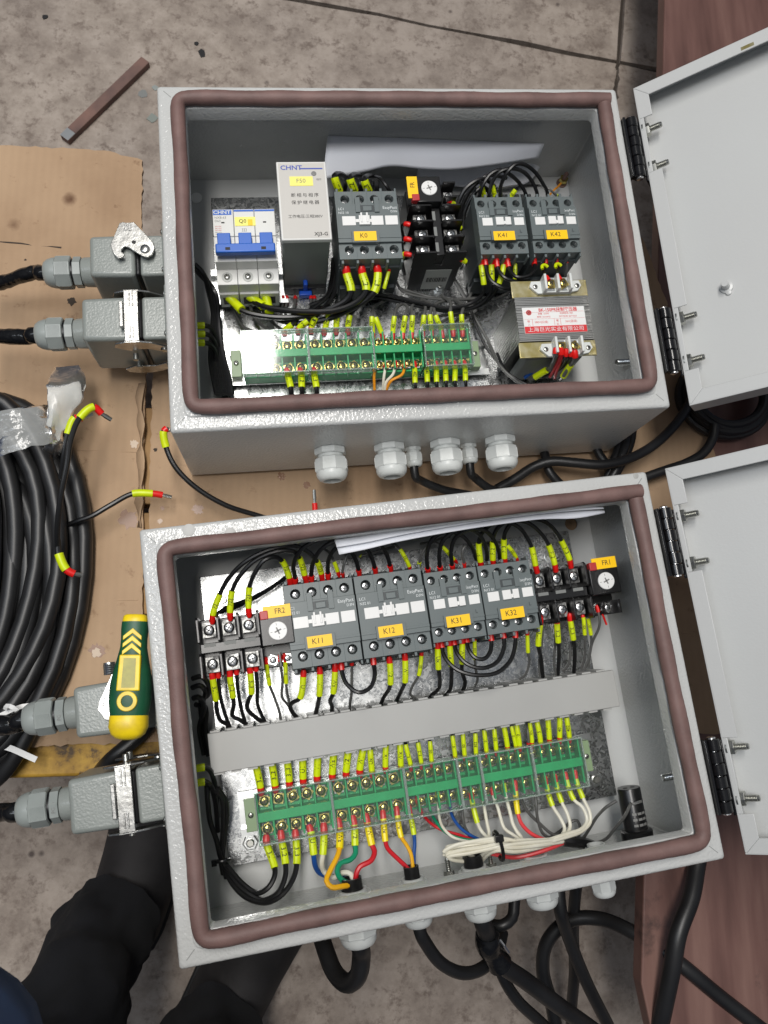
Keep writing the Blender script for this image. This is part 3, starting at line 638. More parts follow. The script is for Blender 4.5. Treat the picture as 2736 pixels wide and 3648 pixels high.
mount_plate(B, 'galvanised mounting plate in the near box behind contactors and terminals', 30.5, at(B, 's', 2185, 2760, -112.5).x, -267, -27, [(p_.x, p_.y, 4.6) for p_ in pt])
mount_plate(A, 'galvanised mounting plate in the far box behind breaker and relays', at(A, 's', 752, 722, -112.5).x, 352, -266, -29, [(at(A, 'a5', 1170, 1290, -112.5).x, at(A, 'a5', 1170, 1290, -112.5).y, 3.2)])
# ================================================================== devices
def contactor(fr, o, wide, code, tagtxt, label):
    """front face top left at o (mm in the box frame); x right, y up, z towards the lid"""
    f = fr.sub(o); Wd, H = (56.0, 66.0) if wide else (45.0, 57.0); zb = -112.4 - o[2]
    t = thing('contactor', label, 'contactor', f, (Wd/2, -H/2, zb), 'grey contactors in the two boxes')
    mb = MB(); mb.box(0.6, Wd-0.6, -H-1.5, 1.5, zb+14, -15); mb.box(2.5, Wd-2.5, -H-5, 5, zb+6, zb+30); mb.box(1.5, Wd-1.5, -H+4, -4, zb, zb+14)
    mb.build('base', 'contactor_dark', t, bevel=0.6)
    ya, yb = -0.22*H, -0.775*H
    n = 4; px = (Wd-1.2)/n
    m0, px = (2.8, 13.1) if wide else (0.6, px); ends = lambda i: (0.4 if i == 0 else m0+i*px, Wd-0.4 if i == n-1 else m0+(i+1)*px)
    mb = MB()
    for row, (y0, y1) in enumerate(((ya+0.2, -0.3), (-H+0.3, yb-0.2))):
        cy = (y0+y1)/2 + (-0.6 if row == 0 else 1.6)
        for i in range(n): mb.ringplate(ends(i)[0], ends(i)[1], y0, y1, -15.2, -2.6, m0+(i+0.5)*px, cy, 4.0 if wide else 3.5, 20)
    mb.box(0.3, Wd-0.3, yb, ya, -15.3, 0)
    cx = Wd*0.5
    mb.box(cx-10.5, cx-6.2, ya-8.5, ya+6, -3, 1.5); mb.box(cx+6.2, cx+10.5, ya-8.5, ya+6, -3, 1.5)            # guide pillars of the mechanical latch
    mb.box(cx-12 - (4 if wide else 0), cx+12 - (4 if wide else 0), yb-1.5, yb+0.14*H, -2, 2.4)                                                            # label carrier
    mb.box(0.2, Wd-0.2, yb+0.055*H, yb+0.085*H, -2, 0.55)
    hs = mb.build('housing', 'contactor', t, bevel=0.45)
    mb = MB(); mb.box(cx-6, cx+6, ya-7.5, ya-1.2, -1, 0.35); mb.build('slot', 'contactor_dark', hs)
    mb = MB(); mb.box(cx-4, cx+4, ya-7.0, ya-2.2, -1, 1.0); mb.build('latch', 'contactor', hs, bevel=0.4)
    for row, cy in ((0, (ya-0.3)/2-0.6), (1, (-H+yb)/2+1.6)):
        for i in range(n):
            put('terminal_screw', SCREW_C if wide else SCREW_c, t, (m0+(i+0.5)*px, cy, -8.2), RZ(random.uniform(0, 90)))
            nm = (['1 L1', '3 L2', '5 L3', '21 NC'], ['2 T1', '4 T2', '6 T3', '22 NC'])[row][i]
            letter(nm, hs, 'print_grey', 3.0 if wide else 2.6, (m0+(i+0.5)*px, (-2.0 if row == 0 else -H+2.4), -2.45), sx=0.9)
        for i in range(n+1):
            y0 = 0.2 if row == 0 else -H-3.2
            mb = MB(); x = m0 + i*px; mb.box(max(0.3, x-1.1), min(Wd-0.3, x+1.1), y0, y0+3.0, -17, -3.4); mb.build('rib', 'contactor', t, bevel=0.3)
    y0, y1 = -0.535*H, -0.40*H
    if wide: tabs = [(0.09, 0.30, 0.8), (0.35, 0.52, 2.0), (0.545, 0.735, 0.9), (0.765, 0.965, 0.9)]
    else: tabs = [(0.10, 0.31, 0.8), (0.37, 0.53, 2.0), (0.565, 0.68, 2.0), (0.755, 0.955, 0.8)]
    for a, b_, h in tabs:
        mb = MB(); mb.box(Wd*a, Wd*b_, y0, y1, -1, h); mb.build('white_tab', 'white_plastic', t, bevel=0.3)
    if wide:
        mb = MB(); mb.box(Wd*0.30, Wd*0.35, y0+3, y1-3, -1, 0.7); mb.box(Wd*0.52, Wd*0.545, y0+3, y1-3, -1, 0.7); mb.build('tab_link', 'white_plastic', t)
        mb = MB(); mb.box(Wd*0.375, Wd*0.405, y0+2, y1+2.2, 1.5, 2.7); mb.box(Wd*0.465, Wd*0.495, y0+2, y1+2.2, 1.5, 2.7); mb.build('slider', 'white_plastic', t, bevel=0.3)
    else:
        mb = MB(); mb.box(Wd*0.53, Wd*0.565, y0+1, y0+4, -1, 1.2); mb.build('tab_link', 'white_plastic', t)
        letter('L', hs, 'contactor_dark', 4.2, (Wd*0.86, yb+0.135*H, 0.6))
    lp = MB(); cx -= 4.0 if wide else 0; yl = yb + (0.03*H if wide else 0.0)
    lp.box(cx-10.2 - (0 if wide else 0), cx+9.4, yl-2.2, yl+6.6, 2.3, 2.9); lo = lp.build('name_label', 'yellow_label', t)
    letter(tagtxt, lo, 'ink', 6.2, (cx-1.8, yl+2.3, 3.0), sx=0.95)
    letter('LC1', hs, 'print_white', 3.4, (2.2, ya-4.6, 0.1), align='LEFT', sx=0.95); letter(code, hs, 'print_white', 3.1, (2.2, ya-8.3, 0.1), align='LEFT', sx=0.95)
    letter('EasyPact', hs, 'print_white', 3.9 if wide else 3.3, (Wd-1.6, ya-3.8, 0.1), align='RIGHT', sx=0.95); letter('D3N', hs, 'print_white', 3.0, (Wd-1.6, ya-7.6, 0.1), align='RIGHT')
    return t
FRONT = -40.0
def tl(fr, z, x, y, h=FRONT): p = at(fr, z, x, y, h); return (p.x, p.y, h)
K11 = (99.0, -50.4, FRONT); K12 = (155.6, -50.4, FRONT); K31 = (212.6, -55.0, FRONT); K32 = (258.2, -55.0, FRONT)
contactor(B, K11, True, 'N32 01', 'K11', 'grey contactor with yellow label K11 beside the overload relay FR2')
contactor(B, K12, True, 'N32 01', 'K12', 'grey contactor with yellow label K12, second from the left in its row')
contactor(B, K31, False, 'N12 01', 'K31', 'small grey contactor with yellow label K31 right of K12')
contactor(B, K32, False, 'N12 01', 'K32', 'small grey contactor with yellow label K32 beside the overload relay FR1')
k0 = tl(A, 'a1', 1040, 655, -37)
contactor(A, (k0[0], k0[1]+2.4, -37), True, 'N32 10', 'K0', 'large grey contactor with yellow label K0 in the far box')
k41 = tl(A, 'a2', 360, 378); k42 = tl(A, 'a2', 592, 375)
contactor(A, (k41[0], k41[1]+2.2, FRONT), False, 'N12 01', 'K41', 'small grey contactor with yellow label K41 in the far box')
contactor(A, (k42[0], k42[1]+2.2, FRONT), False, 'N12 01', 'K42', 'small grey contactor with yellow label K42 in the far box corner')

def overload(fr, o, rot, txt, label, lab_rot=None, sticker=False):
    f = fr.sub(o, RZ(rot)); zb = -112.4 - o[2]
    t = thing('overload_relay', label, 'overload relay', f, (37, -22, zb), 'black thermal overload relays')
    mb = MB(); mb.box(0, 76, -45, 0, zb, -22); mb.box(1, 48, -27, -19, -23, -6); mb.build('base', 'black_plastic', t, bevel=0.8)
    mb = MB(); mb.box(48.5, 74.0, -28, -5.5, -24, 3); mb.build('setting_block', 'black_plastic', t, bevel=0.8)
    for x in (0.9, 16.4, 31.9, 47.4):
        for y0, y1 in ((-19, 1.5), (-46, -26.5)):
            mb = MB(); mb.prism([(y0, -26), (y1, -26), (y1, -3), (y1-2, 0), (y0+1, 0), (y0, -1)], x-0.85, x+0.85, ax=0); mb.build('barrier', 'black_plastic', t, bevel=0.25)
    for x in (8.7, 24.2, 39.7):
        for y in (-9, -35.5):
            mb = MB(); mb.box(x-5.4, x+5.4, y-6, y+6, -14, -11.5); mb.box(x-5.4, x+5.4, y-6.6 if y < -20 else y+5.2, y-5.2 if y < -20 else y+6.6, -20, -11.5); mb.build('terminal_clip', 'clip_metal', t, bevel=0.4)
            put('pole_screw', SCREW_R, t, (x, y, -9.6), RZ(random.uniform(0, 90)))
        mb = MB(); mb.box(x-4.5, x+4.5, -22, -19.3, -7, -5.4); mb.build('pole_mark', 'foam_grey', t)
    for x in (55.5, 67.0):
        mb = MB(); mb.box(x-4.2, x+4.2, -43, -35, -20, -17.5); mb.build('terminal_clip', 'clip_metal', t, bevel=0.3); put('control_screw', SCREW_r, t, (x, -39, -16), RZ(random.uniform(0, 90)))
    mb = MB(); mb.box(61-0.7, 61+0.7, -45, -33.5, -24, -8); mb.box(74.5, 76, -45, -33.5, -24, -8); mb.build('barrier', 'black_plastic', t)
    mb = MB(); mb.lathe((61.8, -17.2, 2.9), (0, 0, 1), [(7.2, 0), (7.2, 0.9), (6.8, 1.3)], 28); dl = mb.build('dial', 'white_plastic', t)
    mb = MB()
    for a in (20, 110):
        d = Vector((math.cos(math.radians(a)), math.sin(math.radians(a)), 0)); mb.xbox((61.8, -17.2, 4.25), d*2.8, Vector((-d.y, d.x, 0))*0.55, (0, 0, 0.12))
    for a in range(0, 360, 90):
        d = Vector((math.cos(math.radians(a+8)), math.sin(math.radians(a+8)), 0)); mb.xbox(Vector((61.8, -17.2, 4.22)) + d*5.2, d*0.9, Vector((-d.y, d.x, 0))*0.16, (0, 0, 0.08))
    mb.build('dial_slot', 'print_grey', dl)
    mb = MB(); mb.box(49.2, 55.6, -7.4, -0.6, -2, 4.5); mb.build('reset_button', 'button_red', t, bevel=0.6)
    mb = MB(); mb.box(52.0, 73.5, -6.8, 2.6, 2.9, 3.6); lo = mb.build('name_label', 'yellow_label', t)
    letter(txt, lo, 'ink', 6.0, (65.0, -2.2, 3.72), sx=0.9)
    if sticker:
        mb = MB(); mb.box(-0.25, -0.02, -38, -14, -66, -30); so = mb.build('barcode_sticker', 'mcb_grey', t)
        rd = random.Random(3); mb = MB(); y = -36.0
        while y < -18: wv_ = rd.uniform(0.3, 1.1); mb.box(-0.4, -0.24, y, y+wv_, -52, -44); y += wv_ + rd.uniform(0.4, 1.0)
        mb.build('barcode', 'ink', so)
    return t
p = at(B, 'b1', 405, 905, -52); overload(B, (p.x-8.7, p.y+9, -42), 0, 'FR2', 'overload relay with yellow label FR2 at the left end of the contactor row')
p = at(B, 'b2', 1030, 530, -56); overload(B, (p.x-8.7, p.y+9, -46), 0, 'FR1', 'overload relay with yellow label FR1 at the right end of the contactor row')
p = at(A, 'a5', 1022, 915, -54); overload(A, (p.x-9, p.y-8.7, -44), 90, 'FR', 'overload relay turned sideways in the far box with its label reading upwards', sticker=True)

def terminal_block(fr, o, n, pitch, label, cover=True, H=38.0):
    f = fr.sub(o); Wd = n*pitch + 1.6; zb = -104.0 - o[2]; big = pitch > 10
    t = thing('terminal_block', label, 'terminal block', f, (Wd/2, -H/2, zb), 'green terminal blocks')
    mb = MB(); mb.box(0.4, Wd-0.4, -H+2, -2, zb, -18); mb.build('base', 'tb_green', t, bevel=0.4)
    mb = MB(); mb.box(0.2, Wd-0.2, -H/2-3.6, -H/2+3.6, -19, -4.5); mb.build('centre_bar', 'tb_green', t, bevel=0.4)
    for i in range(n+1):
        x = 0.8 + i*pitch
        mb = MB(); mb.box(x-0.7, x+0.7, -H+1.2, -H/2-3.4, -24, -6.5); mb.box(x-0.7, x+0.7, -H/2+3.4, -1.2, -24, -6.5); mb.build('divider', 'tb_green', t, bevel=0.2)
    for i in range(n):
        x = 0.8 + (i+0.5)*pitch
        for y in (-8.2, -H+8.2):
            mb = MB(); w_ = pitch*0.36; mb.box(x-w_, x+w_, y-4.4, y+4.4, -18, -15.4); mb.build('clamp_plate', 'clip_metal', t, bevel=0.3)
            put('terminal_screw', SCREW_B if big else SCREW_b, t, (x, y, -13.6), RZ(random.uniform(0, 90)))
    if cover:
        mb = MB(); mb.box(-0.6, Wd+0.6, -H-1.2, 1.2, -1.2, 0); mb.build('cover', 'clear_cover', t, bevel=0.3)
        mb = MB(); mb.box(-0.6, Wd+0.6, 0.2, 1.2, -9, -1.2); mb.box(-0.6, Wd+0.6, -H-1.2, -H-0.2, -9, -1.2); mb.box(-0.6, 0.4, -H-0.2, 0.2, -9, -1.2); mb.box(Wd-0.4, Wd+0.6, -H-0.2, 0.2, -9, -1.2)
        mb.box(-0.6, 0.5, -H-1.2, 1.2, 0, 0.9); mb.box(Wd-0.5, Wd+0.6, -H-1.2, 1.2, 0, 0.9); mb.box(0.5, Wd-0.5, 0.1, 1.2, 0, 0.6); mb.box(0.5, Wd-0.5, -H-1.2, -H-0.1, 0, 0.6); mb.build('cover_rim', 'clear_edge', t, bevel=0.2)
    return t
def tb_row(fr, z, x, y, xe, ye, spec, h):
    p, q_ = at(fr, z[0], x, y, h), at(fr, z[1], xe, ye, h); tot = sum(n*pt_ + 1.6 for n, pt_, *_ in spec); k = (q_.x - p.x - 1.2*(len(spec)-1))/tot; u = p.x
    for n, pt_, lab, cov in spec:
        terminal_block(fr, (u, p.y, h), n, pt_*k, lab, cov); u += (n*pt_ + 1.6)*k + 1.2
TBZ = -72.0
tb_row(B, ('b3', 'b4'), 428, 893, 1195, 315, [(5, 12.6, 'green five pole terminal block under clear cover at the left end, near box', 1), (5, 12.6, 'second wide green terminal block from the left in the near box', 1), (5, 9.2, 'narrow green terminal block right of the two wide ones in the near box', 1),
     (2, 9.2, 'short two pole green terminal block in the middle of the near box row', 1), (5, 9.2, 'narrow green terminal block right of the short two pole one', 1), (5, 9.2, 'green terminal block at the right end of the near box row', 1)], TBZ)
p0_, p1_ = at(A, 'a7', 655, 672, TBZ), at(A, 'a3', 1545, 432, TBZ)
tb_row(A, ('a7', 'a3'), 655, 672, 1545, 432, [(5, 12.6, 'wide green terminal block with glaring cover at the left of the far box', 1), (5, 12.6, 'second wide green terminal block in the far box', 1), (5, 9.6, 'green terminal block without a cover in the far box', 0), (5, 9.4, 'covered green terminal block next to the transformer in the far box', 1)], TBZ)

def din_rail(fr, x0, x1, y, label, zb=-112.5, col='chromate'):
    t = thing('mounting_rail', label, 'rail', fr, (x0, y, zb), 'top hat mounting rails')
    mb = MB(); prof = [(-17.5, 6.6), (-12.5, 6.6), (-12.5, 0), (12.5, 0), (12.5, 6.6), (17.5, 6.6), (17.5, 7.8), (11.3, 7.8), (11.3, 1.2), (-11.3, 1.2), (-11.3, 7.8), (-17.5, 7.8)]
    mb.prism([(y+a, zb+0.1+b_) for a, b_ in prof], x0, x1, ax=0); mb.build('rail', 'steel', t, smooth=0); return t
def rail_stop(fr, p, label):
    t = thing('rail_stop', label, 'end stop', fr, (p[0], p[1], -104), 'end stops on the mounting rails')
    mb = MB(); mb.box(p[0]-4.6, p[0]+4.6, p[1]-13, p[1]+13, -104.6, -96); mb.build('bracket', 'stop_green', t, bevel=0.5)
    put('screw', SCREW_H, t, (p[0], p[1], -95)); return t
u0 = at(B, 'b3', 330, 1000, -104); u1 = at(B, 'b4', 1275, 420, -104); yB = (at(B, 'b3', 428, 893, TBZ).y - 19)
din_rail(B, u0.x-2, u1.x, yB, 'steel mounting rail carrying the green terminals of the near box')
rail_stop(B, (at(B, 'b3', 400, 1030, -96).x, yB), 'left end stop with a brass screw on the near box rail'); rail_stop(B, (at(B, 'b4', 1222, 390, -96).x, yB), 'right end stop on the near box rail')
yA = p0_.y - 19; a0 = at(A, 'a7', 515, 950, -104); a1 = at(A, 'a3', 1640, 560, -104)
din_rail(A, a0.x, a1.x, yA, 'steel mounting rail carrying the green terminals of the far box')
rail_stop(A, (at(A, 'a7', 600, 1010, -96).x, yA), 'left end stop on the far box rail'); rail_stop(A, (at(A, 'a3', 1570, 540, -96).x, yA), 'right end stop on the far box rail beside the transformer')

# miniature circuit breaker, three poles
mp_ = at(A, 'a1', 385, 748, -46); f = A.sub((mp_.x, mp_.y, -46))
t = thing('circuit_breaker', 'white three pole circuit breaker with blue linked toggles in the far box', 'circuit breaker', f, (27, -40, -58))
PW = 17.9
for i in range(3):
    x = i*PW
    mb = MB(); mb.box(x+0.15, x+PW-0.15, -26, 0, -52, 0); mb.box(x+0.15, x+PW-0.15, -49.5, -25.9, -52, -1)
    mb.box(x+0.15, x+PW-0.15, -64, -49.4, -52, -14); mb.box(x+0.6, x+PW-0.6, -66, -63, -52, -28); pole = mb.build('pole', 'mcb_white', t, bevel=0.5)
    mb = MB(); mb.box(x+0.4, x+PW-0.4, -2.6, -0.8, -1, 0.15) if i else mb.box(x+0.6, x+PW-1.5, -5.6, -0.7, -1, 0.15); mb.build('blue_stripe', 'mcb_blue', pole)
    mb = MB(); mb.box(x+7.2, x+10, -13.6, -12.3, -1, 0.12); mb.build('indicator', 'ink', pole)
    mb = MB(); mb.box(x+3.4, x+PW-3.4, -39.5, -26.5, -2, 6.5); mb.build('toggle', 'mcb_blue', t, bevel=0.6)
    mb = MB(); mb.lathe((x+PW/2, -57, -14.1), (0, 0, 1), [(4.6, 0), (4.6, 0.6), (3.6, 0.6)], 22); mb.build('screw_well', 'mcb_grey', pole)
    put('screw', SCREW_M, t, (x+PW/2, -57, -12.6), RZ(20*i))
    mb = MB(); mb.box(x+3.5, x+PW-4, -66.3, -65.5, -46, -34); mb.build('wire_opening', 'ink', pole)
mb = MB(); mb.box(1.8, 3*PW-1.8, -48, -39.6, 5.5, 12); tb_ = mb.build('toggle_bar', 'mcb_blue', t, bevel=1.0)
for x in (12, 42): mb = MB(); mb.box(x-2, x+2, -46, -43.4, 11.6, 12.1); mb.build('bar_slot', 'ink', tb_)
letter('CHNT', t, 'print_white', 4.6, (8.2, -3.2, 0.25), sx=1.15, bold=0.02); letter('NXB-63', t, 'print_grey', 3.0, (1.6, -8.2, 0.15), align='LEFT'); letter('D63', t, 'print_grey', 3.0, (1.6, -11.4, 0.15), align='LEFT')
for k in range(5): letter('GB/T10963', t, 'print_red' if k < 3 else 'print_grey', 1.2, (1.6, -16.5-1.9*k, 0.15), align='LEFT')
mb = MB(); mb.box(18.8, 36.5, -16.5, -8, 0.1, 0.5); lo = mb.build('name_label', 'pale_label', t); letter('Q0', lo, 'ink', 5.0, (25.5, -12.2, 0.6)); letter('333', t, 'print_grey', 4.4, (26.5, -20.5, 0.15), sx=0.7)
mb = MB(); mb.box(30, 34, -16.2, -10.5, 0.5, 0.8); mb.build('yellow_patch', 'yellow_label', lo)
din_rail(A, mp_.x-8, mp_.x+62, mp_.y-42, 'short steel mounting rail behind the circuit breaker')
# phase sequence relay
rp_ = at(A, 'a1', 728, 492, -22); rq = at(A, 'a1', 1032, 915, -22); f = A.sub((rp_.x, rp_.y, -22)); RWd = 42.5; RH = 74.0
t = thing('phase_relay', 'tall grey phase protection relay marked XJ3-G with pale yellow label', 'relay', f, (RWd/2, -RH/2, -90.5))
mb = MB(); mb.box(1.2, RWd-1.2, -RH+1, -1, -90, -4); mb.build('case', 'relay_body', t, bevel=1.2)
mb = MB(); mb.box(0, RWd, -RH, 0, -5, 0); mb.build('front_frame', 'mcb_white', t, bevel=0.8)
mb = MB(); mb.box(1.6, RWd-1.6, -RH+1.6, -1.6, -0.5, 0.15); fp = mb.build('front_plate', 'relay_grey', t)
letter('CHNT', fp, 'print_blue', 6.0, (3.2, -6.2, 0.3), align='LEFT', sx=1.1, bold=0.02)
mb = MB(); mb.box(20, RWd-3.2, -7.6, -6.4, 0.1, 0.3); mb.build('blue_rule', 'print_blue', fp)
mb = MB(); mb.lathe((31.5, -11.8, 0.1), (0, 0, 1), [(2.3, 0), (2.1, 0.5), (0, 0.7)], 16); mb.build('indicator_lamp', 'print_grey', fp)
mb = MB(); mb.box(10.5, 30.2, -23.5, -14.6, 0.15, 0.5); lo = mb.build('name_label', 'pale_label', t); letter('F50', lo, 'print_grey', 5.6, (20.0, -19, 0.6))
for s_, y in (('断相与相序', -32.5), ('保护继电器', -39.4)):
    for i, ch in enumerate(s_): letter(ch, fp, 'ink', 4.1, (12.6+i*4.9, y, 0.3))
letter('工作电压:三相380V', fp, 'ink', 3.5, (21.5, -52.5, 0.3)); letter('XJ3-G', fp, 'ink', 4.6, (RWd-3, -69, 0.3), align='RIGHT', bold=0.015); letter('指示', fp, 'print_grey', 2.2, (35.5, -17.5, 0.3))
mb = MB(); mb.box(RWd/2-2, RWd/2+2, -RH-4, -RH+6, -89, -70); mb.box(RWd/2-6, RWd/2+6, -RH-8, -RH-3, -89, -82); mb.build('rail_clip', 'clip_blue', t, bevel=1)
mb = MB(); mb.box(2, RWd-2, -RH-3, -RH+2, -90, -78); mb.build('socket', 'black_plastic', t, bevel=0.5)
# control transformer
TZ = -40.0; c = [at(A, 'a6', x, y, TZ) for x, y in ((305, 252), (1003, 240), (1085, 925), (395, 955))]
x0, x1 = (c[0].x + c[3].x)/2, (c[1].x + c[2].x)/2; y1, y0 = (c[0].y+c[1].y)/2, (c[2].y+c[3].y)/2
t = thing('control_transformer', 'control transformer with red and white rating label in the far box', 'transformer', A, ((x0+x1)/2, (y0+y1)/2, -112))
ly1, ly0 = at(A, 'a6', 660, 400, TZ).y, at(A, 'a6', 700, 800, TZ).y
mb = MB()
k = int((ly1-ly0)/1.5)
for i in range(k): y = ly0 + i*(ly1-ly0)/k; mb.box(x0+1 + 0.25*(i % 2), x1-1 - 0.25*(i % 3), y+0.12, y+(ly1-ly0)/k-0.12, -112, TZ+0.25*((i*7) % 3))
mb.build('core', 'lamination', t, smooth=0)
for ya, yb in ((ly1+0.2, y1), (y0, ly0-0.2)):
    mb = MB(); mb.box(x0, x1, ya, yb, TZ-3, TZ-1.2); mb.build('clamp_bracket', 'chromate', t, bevel=0.4)
for ya, yb in ((y0+3, ly0-2), (ly1+2, y1-3)): mb = MB(); mb.box(x0+8, x1-8, ya, yb, -104, TZ-12); mb.build('winding', 'foam_grey', t, bevel=3)
pa = at(A, 'a6', 370, 505, TZ); pb = at(A, 'a6', 1000, 725, TZ)
lx0, lx1, lyt, lyb = x0+6.5, x1-6.5, at(A, 'a6', 670, 497, TZ).y, at(A, 'a6', 700, 733, TZ).y; lw, lh = lx1-lx0, lyt-lyb
mb = MB(); mb.box(lx0, lx1, lyb, lyt, TZ+0.3, TZ+0.9); lo = mb.build('rating_label', 'white_plastic', t, bevel=0.2)
mb = MB(); mb.box(lx0+0.2, lx1-0.2, lyb+0.2, lyb+0.27*lh, TZ+0.8, TZ+1.0); mb.build('red_band', 'print_red', lo)
letter('BK-150PR控制变压器', lo, 'print_red', 4.3, (lx0+lw*0.57, lyt-lh*0.12, TZ+1.0), sx=0.9, bold=0.02); letter('上海巨光实业有限公司', lo, 'print_white', 4.6, (lx0+lw*0.5, lyb+lh*0.135, TZ+1.1), sx=1.12)
for s_, fx, fy, sz in (('容量: 150PR', .33, .26, 2.0), ('绝缘等级: B级', .7, .26, 2.0), ('频率: 50-60HZ', .33, .38, 2.0), ('执行标准: JB/T5555', .72, .38, 2.0), ('380V(红线)', .28, .58, 2.6), ('36V(蓝线)', .76, .58, 2.6), ('输', .08, .54, 2.4), ('入', .08, .67, 2.4), ('输', .54, .54, 2.4), ('出', .54, .67, 2.4)):
    letter(s_, lo, 'print_red', sz, (lx0+lw*fx, lyt-lh*fy, TZ+1.0))
mb = MB()
mb.box(lx0+1, lx1-1, lyt-lh*.455, lyt-lh*.45, TZ+.9, TZ+1.0); mb.box(lx0+1, lx1-1, lyt-lh*.2, lyt-lh*.195, TZ+.9, TZ+1.0)
for fx in (.14, .49, .59): mb.box(lx0+lw*fx-.12, lx0+lw*fx+.12, lyb+.29*lh, lyt-.455*lh, TZ+.9, TZ+1.0)
mb.build('ruled_lines', 'print_red', lo)
mb = MB(); cxx, cyy = lx0+lw*.1, lyt-lh*.2
mb.lathe((cxx, cyy, TZ+0.9), (0, 0, 1), [(1.9, 0), (2.5, 0), (2.5, 0.12), (1.9, 0.12), (1.9, 0)], 22); mb.box(cxx-.3, cxx+.2, cyy-1.6, cyy+1.4, TZ+.9, TZ+1.02); mb.box(cxx+.2, cxx+1.5, cyy-.2, cyy+.2, TZ+.9, TZ+1.02); mb.box(cxx+1.1, cxx+1.5, cyy-1.6, cyy+.2, TZ+.9, TZ+1.02); mb.build('emblem', 'print_red', lo)
for (sx0, sy0, sx1) in ((at(A, 'a6', 590, 255, TZ).x, (ly1+y1)/2+1, 0), (at(A, 'a6', 690, 830, TZ).x, (y0+ly0)/2-1, 0)):
    wv_ = 29.0
    mb = MB(); mb.box(sx0-2, sx0+wv_-4, sy0-7, sy0+7, TZ-1.2, TZ+4)
    for i in range(3): mb.box(sx0-2+i*11.6, sx0+i*11.6+0.3, sy0-7, sy0+7.5, TZ+3.9, TZ+11)
    mb.prism([(sx0-13, sy0), (sx0-11, sy0+5), (sx0-2, sy0+5), (sx0-2, sy0-7), (sx0-6, sy0-7)], TZ-1.2, TZ+2); mb.prism([(sx0+wv_+6, sy0), (sx0+wv_+4, sy0+5), (sx0+wv_-4, sy0+5), (sx0+wv_-4, sy0-6), (sx0+wv_+2, sy0-5)], TZ-1.2, TZ+2)
    tp = mb.build('terminal_strip', 'gland_white', t, bevel=0.5)
    for i in range(2):
        mb = MB(); mb.box(sx0+0.8+i*11.6, sx0+8.8+i*11.6, sy0-6, sy0+6, TZ+3.9, TZ+5); mb.build('contact', 'steel', tp); put('terminal_screw', SCREW_B, tp, (sx0+4.8+i*11.6, sy0, TZ+7), RZ(30*i))
    for x in (sx0-8, sx0+wv_+1.5): put('screw', SCREW_H, tp, (x, sy0-0.5, TZ+2.4))
# wiring duct in the near box
DZ = -70.0; dl_, drr = at(B, 'b3', 82, 468, DZ), at(B, 'b2', 1466, 1040, DZ); yb1 = at(B, 'b3', 115, 742, DZ).y; yt = (dl_.y + drr.y)/2; DHt = yt - yb1
t = thing('wiring_duct', 'long grey slotted wiring duct across the near box', 'cable duct', B, (dl_.x, yt, -112))
mb = MB(); mb.box(dl_.x, drr.x, yt-DHt, yt, DZ-1.6, DZ); mb.box(dl_.x, drr.x, yt-1.4, yt, DZ-6, DZ-1.6); mb.box(dl_.x, drr.x, yt-DHt, yt-DHt+1.4, DZ-6, DZ-1.6); mb.build('lid', 'duct_grey', t, bevel=0.6)
mb = MB(); mb.box(dl_.x+1, drr.x-1, yt-DHt+2, yt-2, -112.4, -110.8); mb.build('channel', 'duct_grey', t)
n = 26; stp = (drr.x-dl_.x-4)/n
for i in range(n):
    x = dl_.x + 2 + i*stp
    for y in (yt+0.15, yt-DHt-1.55):
        mb = MB(); mb.box(x, x+stp*0.6, y, y+1.4, -111, DZ-1.5); mb.build('finger', 'duct_grey', t)
# ================================================================== wires in the near box
RB, RT, RM = 1.75, 1.15, 2.1
GB = 'black wires at the contactors of the near box'; GG = 'thin grey wires of the near box'; GT = 'wires on the green terminals of the near box'; GC = 'coloured cores on the green terminals of the near box'
def wb(z, pts, label, r=RB, col='wire_black', g=GB, **k): return wire(B, z, pts, r, col, label, group=g, **k)
# overload FR2 up and over to K11
wb('b1', [(425,868,-52), (428,815,-49), (470,692,-44), (520,600,-38), (620,500,-30), (760,430,-26), (900,405,-26), (990,440,-30), (1045,500,-38), (1068,565,-46), (1075,610,-52)], 'black wire from FR2 to K11 with sleeve F21, outermost of three arcs', f=1, s='F21', f2=1, s2='F23')
wb('b1', [(533,848,-52), (530,798,-49), (543,672,-44), (590,580,-38), (690,485,-32), (820,437,-29), (905,440,-31), (940,478,-38), (970,575,-46), (980,620,-52)], 'black wire from FR2 to K11 with sleeve F22, middle of three arcs', f=1, s='F22', f2=1, s2='F22')
wb('b1', [(645,830,-52), (640,772,-49), (645,650,-44), (680,560,-38), (735,490,-34), (795,472,-35), (838,495,-40), (880,592,-47), (885,632,-52)], 'black wire from FR2 to K11 with sleeve F23, innermost of three arcs', f=1, s='F23', f2=1, s2='F21')
for i, q_ in enumerate(([(915,632,-52),(915,597,-48),(905,520,-38),(960,420,-26),(1080,365,-22),(1200,390,-28),(1265,470,-42),(1290,548,-50),(1292,580,-54)], [(1015,620,-52),(1010,582,-48),(1020,510,-38),(1070,425,-27),(1170,372,-24),(1290,390,-30),(1360,460,-42),(1385,535,-50),(1388,565,-54)], [(1112,605,-52),(1108,568,-48),(1112,490,-38),(1160,415,-27),(1260,368,-24),(1380,380,-30),(1450,445,-42),(1475,522,-50),(1478,552,-54)])):
    wb('b1', q_, ['black jumper between K11 and K12, left arc under the paper', 'black jumper between K11 and K12, middle arc under the paper', 'black jumper between K11 and K12, right arc under the paper'][i], f=1, f2=1)
wb('b1', [(1175,588,-54),(1165,555,-50),(1145,500,-46),(1120,450,-52),(1080,420,-70)], 'thin grey wire with small sleeve at the fourth top terminal of K11', RT, 'wire_grey', GG, f=1, s='-')
